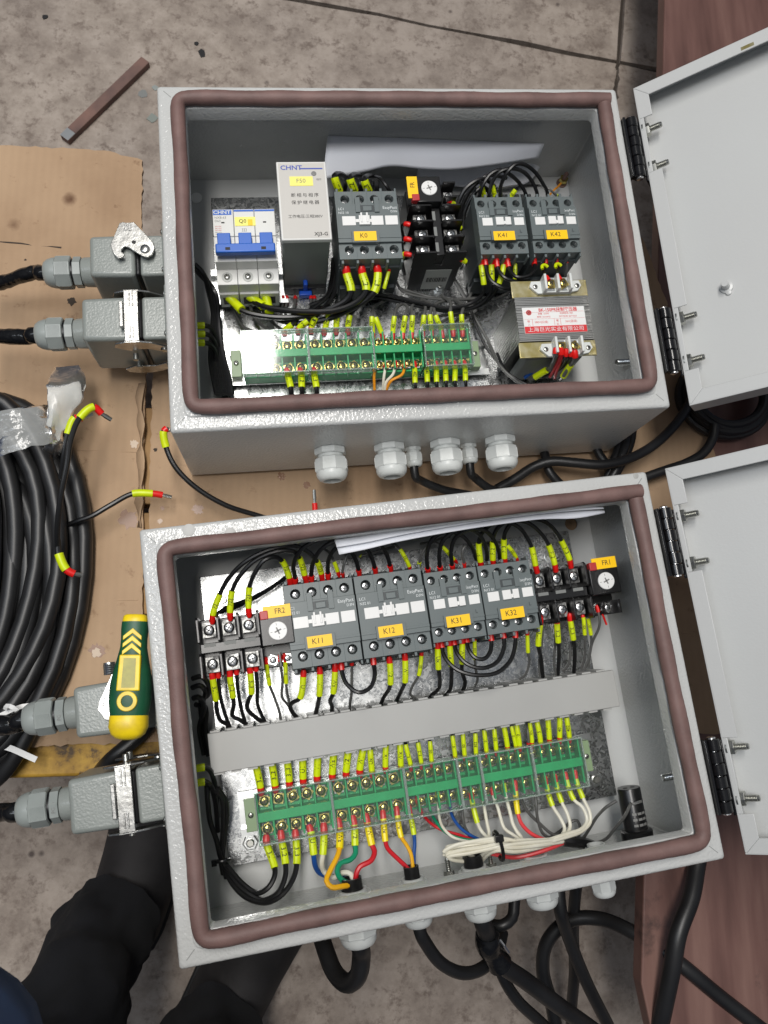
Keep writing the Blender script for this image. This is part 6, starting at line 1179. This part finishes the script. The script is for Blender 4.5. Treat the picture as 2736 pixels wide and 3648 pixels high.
# ================================================================== stubby screwdriver on the connector
h0, h1 = at(B, 'l3', 893, 352, -13), at(B, 'l3', 838, 1172, -8); d = (h1-h0).normalized(); L_ = (h1-h0).length; y = Vector((0, 0, 1)); x = d.cross(y).normalized(); y = x.cross(d)
F_ = Fr(B.M @ Matrix((x, d, y)).transposed(), B.w(h0))          # x across, y along the handle to its butt, z up
t = thing('screwdriver', 'green and yellow stubby screwdriver handle lying on the connector of the near box', 'screwdriver', F_, (0, L_/2, -14))
def hand(mb, prof, sq=0.86, n=28):
    vs, fs = [], []
    for s_, rx in prof:
        for i in range(n): a = 2*PI*i/n; k = 1.0/(max(abs(math.cos(a)), abs(math.sin(a)))**0.35); vs.append((rx*math.cos(a)*min(k, 1.12), s_*L_, rx*sq*math.sin(a)*min(k, 1.12)))
    for j in range(len(prof)-1):
        for i in range(n): k = (i+1) % n; fs.append((j*n+i, (j+1)*n+i, (j+1)*n+k, j*n+k))
    fs += [tuple(range(n)), tuple(range((len(prof)-1)*n, len(prof)*n))[::-1]]; mb.add(vs, fs); return mb
hand(MB(), [(0.06, 9.4), (0.12, 9.6), (0.2, 9.2), (0.27, 9.4), (0.36, 11), (0.46, 13), (0.58, 14.6), (0.7, 14.6), (0.78, 13.6), (0.82, 12.8)]).build('grip', 'handle_green', t, smooth=60)
hand(MB(), [(0.0, 7.2), (0.012, 8.6), (0.05, 9.1), (0.085, 9.0)]).build('collar', 'handle_yellow', t, smooth=50)
hand(MB(), [(0.80, 12.6), (0.82, 13.4), (0.90, 13.6), (0.955, 11.6), (0.985, 8.5), (1.0, 4.0)]).build('butt_cap', 'handle_yellow', t, smooth=50)
zt_ = lambda s_: {0.14: 8.5, 0.2: 8.2, 0.26: 8.4, 0.45: 11.2, 0.72: 12.8}[s_]
for s_ in (0.14, 0.2, 0.26):
    mb = MB(); zz = zt_(s_); mb.prism([(-6.4, s_*L_+3.6), (0, s_*L_-2.0), (6.4, s_*L_+3.6), (6.4, s_*L_+6.6), (0, s_*L_+1.6), (-6.4, s_*L_+6.6)], zz-2, zz+0.5); mb.build('chevron', 'handle_yellow', t, bevel=0.3)
mb = MB()
for a_, b_, c_, e_ in ((-7.2, 7.2, 0.335, 0.365), (-8.0, 8.0, 0.585, 0.62)): mb.box(a_, b_, c_*L_, e_*L_, 8.5, 11.4 if c_ < .4 else 13.6)
o = MB(); o.prism([(-7.2, 0.335*L_), (7.2, 0.335*L_), (8.0, 0.62*L_), (-8.0, 0.62*L_)], 7, 12.9); fr_o = o.build('window_frame', 'handle_yellow', t, bevel=0.8)
o = MB(); o.prism([(-4.2, 0.362*L_), (4.2, 0.362*L_), (4.6, 0.595*L_), (-4.6, 0.595*L_)], 8, 13.1); o.build('window', 'window_yellow', fr_o)
mb = MB(); mb.lathe((0, 0.70*L_, 7), (0, 0, 1), [(6.9, 0), (6.9, 5.9), (6.5, 6.3), (4.2, 6.3), (4.0, 5.6), (4.0, 0)], 26); hr = mb.build('hang_ring', 'handle_yellow', t); mb = MB(); mb.lathe((0, 0.70*L_, 7), (0, 0, 1), [(4.1, 0), (4.1, 4.6)], 20); mb.build('hang_hole', 'rust', hr)
# ================================================================== black humidity sensor in the near box corner
c0 = at(B, 's', 2290, 2985, -296, 1); c1 = at(B, 's', 2237, 2800, -60)
bu = (at(B, 's', 2275, 2965, -66).x + at(B, 's', 2238, 2805, -66).x)/2; zc_ = -68; f = B
v_top = at(B, 's', 2238, 2805, -68).y; t = thing('humidity_sensor', 'black perforated cylindrical sensor in the lower right corner of the near box', 'sensor', B, (bu, -297, zc_)); LS = v_top + 297
mb = MB(); mb.lathe((bu, -297.5, zc_), (0, 1, 0), [(13, 0), (13, 11), (11.4, 12), (10.4, 12)], 26); mb.build('base_socket', 'black_plastic', t)
mb = MB(); mb.lathe((bu, -297, zc_), (0, 1, 0), [(9.6, 0), (9.6, LS-1), (9.2, LS), (0, LS)], 32); bd_ = mb.build('body', 'black_plastic', t, smooth=40)
for k in range(4):
    for a in (-18, 8, 34, 62, 90):
        d = Vector((math.sin(math.radians(a)), 0, math.cos(math.radians(a)))); e = Vector((d.z, 0, -d.x)); mb = MB(); mb.xbox(Vector((bu, -297 + LS*(0.26+0.1*k), zc_)) + d*9.5, e*1.7, Vector((0, 0.95, 0)), d*0.25); mb.build('vent_slot', 'ink' if k == 0 or a > 40 else 'print_grey', bd_)
mb = MB(); c_ = Vector((bu+1, -297+LS*0.76, zc_+9.7)); mb.xbox(c_, (4.2, 0.6, 0), (-0.3, 1.0, 0), (0, 0, 0.5)); mb.build('solder_tag', 'chrome', bd_)
for dx in (-3.2, 3.2):
    mb = MB(); mb.lathe((bu+dx, v_top+0.02, zc_+1), (0, 1, 0), [(1.9, 0), (1.9, 0.15)], 14); mb.build('terminal_hole', 'ink', bd_)
# ================================================================== cables under the near box
def rcab(label, r, *q_, z='r1', fr=B, **k): return cable(fr, P3(fr, z, *q_), r, label, **k)
def gdrop(i): u, z_ = ((125.5, -72), (173.5, -72), (223.5, -70), (275.0, -70), (326.0, -66))[i]; return [Vector((u, -284 if i < 3 else -300, z_)), Vector((u, -300, z_)), Vector((u, -330, z_))]
def gcab(i, label, r, q_, g='thick black cables'): return cable(B, gdrop(i) + P3(B, 'r1', *q_), r, label, group=g)
gcab(0, 'thick black cable looping back from the first near box gland', 7.4, [(190,500,-82),(180,580,-92),(140,612,-105),(95,575,-120),(60,490,-135),(40,420,-150),(20,330,-170)])
gcab(1, 'black cable curving right from the second near box gland', 5.2, [(425,470,-80),(480,540,-92),(560,575,-105),(630,555,-118),(680,500,-130),(700,430,-150)])
gcab(2, 'thick taped cable running to the bottom right from the third gland', 7.2, [(642,430,-82),(655,490,-90),(700,545,-100),(780,600,-115),(900,690,-135),(1040,790,-160),(1150,880,-180)])
gcab(3, 'thin black cable looping between the fourth and fifth glands', 4.8, [(862,362,-78),(890,395,-80),(960,411,-84),(1040,392,-82),(1080,345,-76),(1087,312,-70)])
rcab('black cable from behind the tape running to the bottom edge', 5.2, (690,560,-150), (712,610,-155), (760,680,-165), (830,745,-180), (920,830,-200))
rcab('black cable hanging straight down right of the fourth gland', 6.0, (900,250,-150), (908,340,-150), (940,450,-170), (1000,600,-190), (1080,760,-215), (1130,860,-230))
rcab('black cable dropping between the two near box cable loops', 5.6, (975,200,-170), (962,300,-185), (955,420,-210), (960,560,-240), (950,700,-270), (945,860,-300))
rcab('big loop of black cable arching right towards the brown panel', 6.6, (905,860,-235), (880,700,-225), (845,560,-215), (862,460,-205), (940,385,-195), (1050,378,-180), (1180,432,-150), (1330,532,-128), (1480,655,-127), (1640,780,-127), (1760,880,-127))
rcab('thick black cable hanging from behind the near box right corner', 7.6, (1425,60,-125), (1402,190,-118), (1382,300,-108), (1335,430,-102), (1312,560,-106), (1285,690,-116), (1255,830,-135))
rcab('short black loop between the third and fourth near box glands', 5.0, (745,260,-140), (742,330,-135), (735,375,-132), (700,402,-130), (655,398,-138), (600,360,-160))
# tape and foil tie where the cables meet
c_ = at(B, 'r1', 655, 500, -92); t = thing('tape_wrap', 'shiny black tape lump around the cables below the third gland', 'tape', B, tuple(c_))
S, I = spline(P3(B, 'r1', (645,430,-84), (650,480,-90), (690,540,-100)), 3); mb = MB(); mb.tube(S, [9.5 + 1.0*math.sin(i*0.7) for i in range(len(S))], 16); mb.build('tape', 'tape_black', t, smooth=60)
mb = MB(); q0 = at(B, 'r1', 705, 470, -82); mb.tube(P3(B, 'r1', (690,455,-82), (705,475,-80), (722,500,-84)), 1.2, 6); mb.build('foil_end', 'chrome', t)
# inner sheath ends
for i, (u, z_, r) in enumerate(((125.5, -72, 8.2), (173.5, -72, 6.2), (223.5, -70, 8.0))):
    t = thing('cable_end', 'cut end of black cable sheath standing in the %s gland' % ('first', 'second', 'third')[i], 'cable', B, (u, -298, z_), 'cable ends inside the near box'); mb = MB(); mb.lathe((u, -299, z_), (0, 1, 0), [(r, 0), (r, 17), (r*0.8, 17.2), (r*0.8, 15)], 22); mb.build('sheath', 'black_plastic', t)
# ================================================================== cables between the boxes and under the far lid
ACL = 'black cables between the two boxes'
cable(A, [Vector((197, -308, -78)), Vector((197, -325, -80))] + P3(A, 's', (1500,1712,-92), (1580,1745,-104), (1680,1765,-115), (1800,1800,-122)), 3.8, 'black cable from the left small gland of the far box', group=ACL)
cable(A, [Vector((247, -308, -78)), Vector((247, -325, -80))] + P3(A, 's', (1690,1700,-92), (1740,1738,-104), (1800,1760,-112), (1850,1800,-120)), 3.8, 'black cable from the right small gland of the far box', group=ACL)
rcab('black cable sweeping from between the boxes up under the far lid', 4.6, (-260,880,-112), (-120,800,-110), (0,722,-108), (120,682,-104), (300,692,-100), (480,706,-98), (650,672,-100), (830,582,-105), (960,470,-110), (1060,345,-114), (1140,200,-118), z='r2', fr=A, group=ACL)
rcab('black cable running from the coil under the far lid behind the near box', 4.6, (1285,420,-112), (1272,510,-114), (1205,620,-116), (1085,692,-118), (940,742,-120), (800,792,-122), (600,880,-122), z='r2', fr=A, group=ACL)
for i, q_ in enumerate(([(700,430,-122),(692,520,-120),(660,620,-118),(600,740,-118),(530,850,-120)], [(665,470,-122),(655,560,-112),(620,660,-110),(570,770,-112),(510,860,-118)], [(620,510,-122),(600,600,-116),(560,700,-114),(520,800,-118),(480,870,-122)])):
    rcab('black cable strand looping out below the far box corner, %s of three' % ('outer', 'middle', 'inner')[i], 4.4, *q_, z='r2', fr=A, group=ACL)
rcab('black cable piece crossing left of the three looped strands', 4.4, (430,560,-122), (470,640,-120), (520,710,-118), (560,800,-120), z='r2', fr=A, group=ACL)
rcab('black cable dropping behind the near box rim from under the far box', 4.4, (60,560,-122), (85,650,-118), (105,740,-116), (170,825,-118), (260,900,-122), z='r2', fr=A, group=ACL)
c_ = at(W, 'r2', 1345, 240, ZC+8); pts = []
for i in range(4*28+1):
    a = 2*PI*i/28; k = i/28; rx = 48 - 3.2*k + 1.5*math.sin(a*0.5); ry = 42 - 3.0*k; pts.append(c_ + Vector((rx*math.cos(a), ry*math.sin(a), 3.0*k + 1.5*math.sin(a*1.3))))
t = thing('cable_coil', 'small coil of black cable lying under the far box lid', 'cable coil', W, tuple(c_)); mb = MB(); mb.tube(pts, 4.6, 10); mb.build('cable', 'cable_black', t)
# ================================================================== big coil at the left edge
cc = at(W, 's', -150, 2030, -100); ex = at(W, 's', 290, 2050, -100).x - cc.x; ey = at(W, 's', -150, 1330, -100).y - cc.y; pts = []; rdc = random.Random(9)
nl = 15
offs = [(0, 0), (-9, 2), (-16, 10), (-24, 0), (-32, 9), (-14, 20), (-41, 2), (-50, 10), (-27, 19), (-58, 0), (-66, 8), (-44, 18), (-74, 2), (-84, 9), (-60, 18), (-90, 0)]
for i in range(nl*36+1):
    a = 2*PI*i/36 + PI; k = i/36; j = int(k); u = k-j; u = u*u*(3-2*u); o0, o1 = offs[j % 16], offs[(j+1) % 16]; off = o0[0]+(o1[0]-o0[0])*u; hz = o0[1]+(o1[1]-o0[1])*u
    pts.append(Vector((cc.x + (ex+off)*math.cos(a) + 2.6*math.sin(2*a+j*1.7+u), cc.y + (ey+off*1.2)*math.sin(a) + 4*math.sin(3*a+j), ZC + 7.5 + hz*1.35 + 3*math.sin(2*a+j*2.3+u*2))))
t = thing('cable_coil', 'big coil of thick black cable on the cardboard at the left edge', 'cable coil', W, (cc.x, cc.y, ZC)); mb = MB(); mb.tube(pts, 7.0, 12); co = mb.build('cable', 'cable_black', t)
c_ = at(W, 'l3', 175, 665, -98); letter('ELECOO', co, 'print_grey', 6.0, tuple(c_ + Vector((0, 0, 2))), RZ(58)) if 0 else None
rcab('thick black cable leaving the coil over the yellow beam', 6.6, (470,300,-118), (450,520,-122), (395,720,-122), (315,880,-120), (210,1080,-118), (110,1270,-120), (20,1390,-126), (-100,1500,-140), z='l3', fr=W)
rcab('thick black cable crossing under the near box connectors', 6.4, (1020,1020,-122), (930,1130,-120), (830,1215,-118), (740,1290,-120), (640,1400,-150), (560,1480,-200), z='l3', fr=W)
# clear film wound round the coil: a crumpled sleeve
S, I = spline(P3(W, 'l2', (-20,420,-96), (60,385,-92), (140,345,-90), (215,335,-96)), 3)
mid = at(W, 'l2', 110, 365, -98); ang = math.atan2(at(W, 'l2', 215, 260, -98).y - at(W, 'l2', 265, 415, -98).y, at(W, 'l2', 215, 260, -98).x - at(W, 'l2', 265, 415, -98).x)
al = Vector((math.cos(ang), math.sin(ang), 0)); ac = Vector((al.y, -al.x, 0)); rdf = random.Random(2); vs, fs = [], []; n1, n2 = 18, 40
for i in range(n1+1):
    for j in range(n2):
        a = 2*PI*j/n2; q_ = mid + al*((i/n1-0.5)*36) + ac*(33*math.cos(a)*(1+0.04*math.sin(5*a+i))) + Vector((0, 0, 26*math.sin(a)*(0.8+0.2*abs(math.sin(a)))))
        q_ += Vector((rdf.uniform(-1, 1), rdf.uniform(-1, 1), rdf.uniform(-1, 1)))*0.8; q_.z = max(q_.z, ZC+1) ; vs.append(q_)
for i in range(n1):
    for j in range(n2): k = (j+1) % n2; fs.append((i*n2+j, i*n2+k, (i+1)*n2+k, (i+1)*n2+j))
mb = MB(); mb.add(vs, fs); o = mb.build('plastic_wrap', 'plastic_film', fr=W, base=tuple(mid), smooth=30); tag(o, 'clear plastic film wound round the big cable coil', 'plastic film')
S, I = spline(P3(W, 'l2', (330,20,-92), (328,110,-80), (300,200,-78), (280,300,-82), (268,390,-98), (262,430,-110)), 4); vs, fs = [], []; n2 = 16
for i, p in enumerate(S):
    d = (S[min(i+1, len(S)-1)] - S[max(i-1, 0)]).normalized(); x = d.cross(Vector((0, 0, 1))).normalized(); y = x.cross(d); tw = i*0.06; w_ = (13 if i > 6 else 11) + 4*math.sin(i*0.35); w_ *= 1 if i < len(S)-8 else 0.55
    for j in range(n2): a = 2*PI*j/n2; vs.append(p + (x*math.cos(tw) + y*math.sin(tw))*w_*math.cos(a) + (y*math.cos(tw) - x*math.sin(tw))*(3.6+1.5*math.sin(i*.5+j))*math.sin(a) + Vector((rdf.uniform(-1, 1), rdf.uniform(-1, 1), rdf.uniform(-1, 1)))*0.5)
for i in range(len(S)-1):
    for j in range(n2): k = (j+1) % n2; fs.append((i*n2+j, i*n2+k, (i+1)*n2+k, (i+1)*n2+j))
mb = MB(); mb.add(vs, fs); o = mb.build('plastic_strip', 'plastic_strip', fr=W, base=tuple(S[0]), smooth=30); tag(o, 'twisted loose strip of clear film beside the cable coil', 'plastic film')
# ================================================================== loose ferruled leads on the cardboard
def lead(label, z, body, sl, fe, tip, r=2.3, txt='-'):
    """body runs up to the sleeve; sl: sleeve end, fe: ferrule end, tip: bare crimp end"""
    pts = body + [sl, fe]; P = path(W, z, pts); S, I = spline(P, 2.5); t = thing('loose_wire', label, 'wire', W, tuple(S[0]), 'loose ferruled leads on the cardboard'); mb = MB(); mb.tube(S, r, 10); mb.build('insulation', 'wire_black', t)
    mb = MB(); mb.tube(S[I[-3]:I[-2]+1], r*1.45, 12); mb.build('marker_sleeve', 'sleeve', t); mb = MB(); mb.tube(S[I[-2]:I[-1]+1], r*1.3, 12); mb.build('ferrule', 'ferrule', t)
    e = at(W, z, *tip); mb = MB(); mb.tube([S[-1], S[-1].lerp(e, 0.3), S[-1].lerp(e, 0.32), e], [r*0.75, r*0.75, r*0.85, r*0.8], 8); mb.build('crimp_tip', 'bolt_zinc', t)
lead('loose black lead standing up beside the coil, sleeve near the plastic strip', 'l2', [(284,930,-88),(283,800,-74),(300,640,-62),(328,500,-56),(348,370,-54),(392,262,-54)], (462,207,-56), (500,240,-60), (548,270,-64), txt='L1')
lead('loose black lead behind the standing one, mostly hidden', 'l2', [(300,560,-90),(315,440,-80),(335,340,-76)], (368,262,-74), (410,262,-76), (455,245,-80))
lead('loose black lead pointing right across the cardboard tear', 'l2', [(330,790,-112),(385,768,-106),(450,745,-104),(545,690,-104),(652,635,-106)], (752,634,-108), (800,641,-110), (845,652,-112))
lead('loose lead end drooping over the coil with red ferrule', 'l2', [(284,860,-84),(286,900,-84),(290,930,-84)], (326,1008,-86), (366,1030,-88), (402,1036,-90), r=2.5)
lead('loose black lead curving from behind the near box to the far box corner', 'l2', [(1420,790,-118),(1270,742,-112),(1110,690,-102),(960,600,-94),(862,500,-88),(818,405,-84)], (806,328,-80), (822,314,-80), (835,322,-84))
lead('short ferrule end sticking up behind the near box top rim', 's', [(1132,1880,-100),(1130,1850,-98)], (1124,1832,-96), (1121,1792,-94), (1119,1745,-92), r=1.9)
# white tie strips at the left edge
for i, q_ in enumerate(([(420,940,-78),(300,945,-76),(150,950,-74),(60,985,-74),(-60,1040,-76)], [(-40,1195,-112),(80,1230,-112),(180,1275,-112),(240,1302,-112)], [(35,975,-70),(45,948,-66),(90,960,-62),(135,1000,-66)])):
    S, I = spline(P3(W, 'l3', *q_), 4); t = thing('white_strap', ['thin white strap end lying across the lower taped cable, upper', 'white strap end over the yellow beam at the left edge', 'small white strap curl above the taped cable'][i], 'strap', W, tuple(S[0]), 'white strap ends'); mb = MB(); vs, fs = [], []
    for k, p in enumerate(S): d = (S[min(k+1, len(S)-1)]-S[max(k-1, 0)]).normalized(); x = d.cross(Vector((0, 0, 1))).normalized()*(1.6 if i != 1 else 2.4); vs += [p - x, p + x, p + x + Vector((0, 0, 0.9)), p - x + Vector((0, 0, 0.9))]
    for k in range(len(S)-1): fs += [(4*k+a, 4*k+(a+1) % 4, 4*k+4+(a+1) % 4, 4*k+4+a) for a in range(4)]
    mb.add(vs, fs + [(0, 1, 2, 3), tuple(4*(len(S)-1)+a for a in (3, 2, 1, 0))]); mb.build('strap', 'zip_white', t, smooth=0)
# ================================================================== the photographer's legs
t = thing('person', 'person in dark trousers and black shoes standing at the near edge', 'person', W, tuple(at(W, 'l4', 700, 700, ZF)))
an = [at(W, 'l4', 480, 660, ZF+105), at(W, 'l4', 960, 1170, ZF+105)]
hip = Vector(((an[0].x+an[1].x)/2 - 30, min(an[0].y, an[1].y) - 60, ZF+860)); rdp = random.Random(4)
vs, fs = [], []; n = 40; ring = []
for li, a in enumerate(an):                       # two trouser legs, folds bunched over the shoe, meeting at the hips
    top = hip + Vector((-75 if li == 0 else 75, 0, 0)); rows = []
    for k in range(30):
        u = k/29; p = a.lerp(top, u); p.y -= 20*math.sin(PI*u); r = 43 + 32*u + (5*math.cos(k*1.55)*max(0, 1-u*3.5)); idx = []
        for j in range(n):
            th = 2*PI*j/n; rr = r*(1 + 0.05*math.sin(3*th+k*0.9+li) + 0.04*math.sin(5*th-k*0.6)); idx.append(len(vs)); vs.append(p + Vector((rr*math.cos(th), rr*1.06*math.sin(th), (6*math.sin(2*th+li) if k == 0 else 0))))
        rows.append(idx)
    for r0, r1 in zip(rows, rows[1:]): fs += [(r0[j], r0[(j+1) % n], r1[(j+1) % n], r1[j]) for j in range(n)]
    ring.append(rows[-1])
base_i = len(vs)
for k, (zz, rx, ry) in enumerate(((30, 165, 105), (120, 170, 112))):
    for j in range(n): th = 2*PI*j/n; vs.append(hip + Vector((rx*math.cos(th), ry*math.sin(th), zz)))
fs += [(base_i+j, base_i+(j+1) % n, base_i+n+(j+1) % n, base_i+n+j) for j in range(n)]
for rg in ring: fs += [(rg[j], rg[(j+1) % n], base_i+(j+1) % n, base_i+j) for j in range(n)]
mb = MB(); mb.add(vs, fs); o = mb.build('trousers', 'trouser', t, smooth=80)
sb = o.modifiers.new('fine', 'SUBSURF'); sb.levels = sb.render_levels = 1; tx = bpy.data.textures.new('folds', 'CLOUDS'); tx.noise_scale = 0.035; dm = o.modifiers.new('folds', 'DISPLACE'); dm.texture = tx; dm.strength = 0.02; dm.texture_coords = 'LOCAL'
def shoe(ank, toe_dir):
    d = Vector((toe_dir.x, toe_dir.y, 0)).normalized(); s_ = Vector((d.y, -d.x, 0)); o_ = Vector((ank.x, ank.y, ZF)) - d*62
    prof = [(0, 26, 62, 0.5), (6, 36, 78, .7), (25, 40, 92, .9), (60, 41, 104, 1), (95, 43, 100, 1), (130, 48, 82, 1), (165, 53, 66, 1), (200, 54, 56, 1), (230, 50, 48, 1), (252, 42, 40, 1), (268, 30, 32, .9), (278, 14, 24, .7)]
    vs, fs = [], []; m_ = 22
    for x_, w_, h_, _ in prof:
        for j in range(m_):
            th = PI*j/(m_-1); c_, s2 = math.cos(th), math.sin(th); vs.append(o_ + d*x_ + s_*(w_*c_*(1 if s2 < .5 else 0.96)) + Vector((0, 0, 14 + (h_-14)*(s2**0.75))))
    for i in range(len(prof)-1): fs += [(i*m_+j, i*m_+j+1, (i+1)*m_+j+1, (i+1)*m_+j) for j in range(m_-1)]
    fs += [tuple(range(m_)), tuple(range((len(prof)-1)*m_, len(prof)*m_))[::-1]]
    mb = MB(); mb.add(vs, fs); so = mb.build('shoe', 'shoe', t, smooth=60)
    pg = [tuple((o_ + d*x_ + s_*(w_+3))[:2]) for x_, w_, h_, _ in prof] + [tuple((o_ + d*x_ - s_*(w_+3))[:2]) for x_, w_, h_, _ in prof[::-1]]
    mb = MB(); mb.prism(pg, ZF+0.2, ZF+18); mb.build('sole', 'sole', so, bevel=2)
shoe(an[0] + Vector((12, 18, 0)), Vector((0.30, 1, 0))); shoe(an[1] + Vector((14, 18, 0)), Vector((0.5, 1, 0)))
# lower hem of the jacket at the image corner
jc = at(W, 's', -330, 3890, 120); vs, fs = [], []
for i in range(13):
    for j in range(24):
        th = 2*PI*j/24; u = i/12; vs.append(jc + Vector(((58+12*u)*math.cos(th)*(1+.05*math.sin(3*th+i)), (58+12*u)*math.sin(th), -20 + 260*u)))
for i in range(12): fs += [(i*24+j, i*24+(j+1) % 24, (i+1)*24+(j+1) % 24, (i+1)*24+j) for j in range(24)]
mb = MB(); mb.add(vs, fs); o = mb.build('jacket_sleeve', 'jacket', t, smooth=80); md = o.modifiers.new('thick', 'SOLIDIFY'); md.thickness = 0.002
flush_letters()
for o in list(bpy.data.objects):
    if '_b' in o: del o['_b']
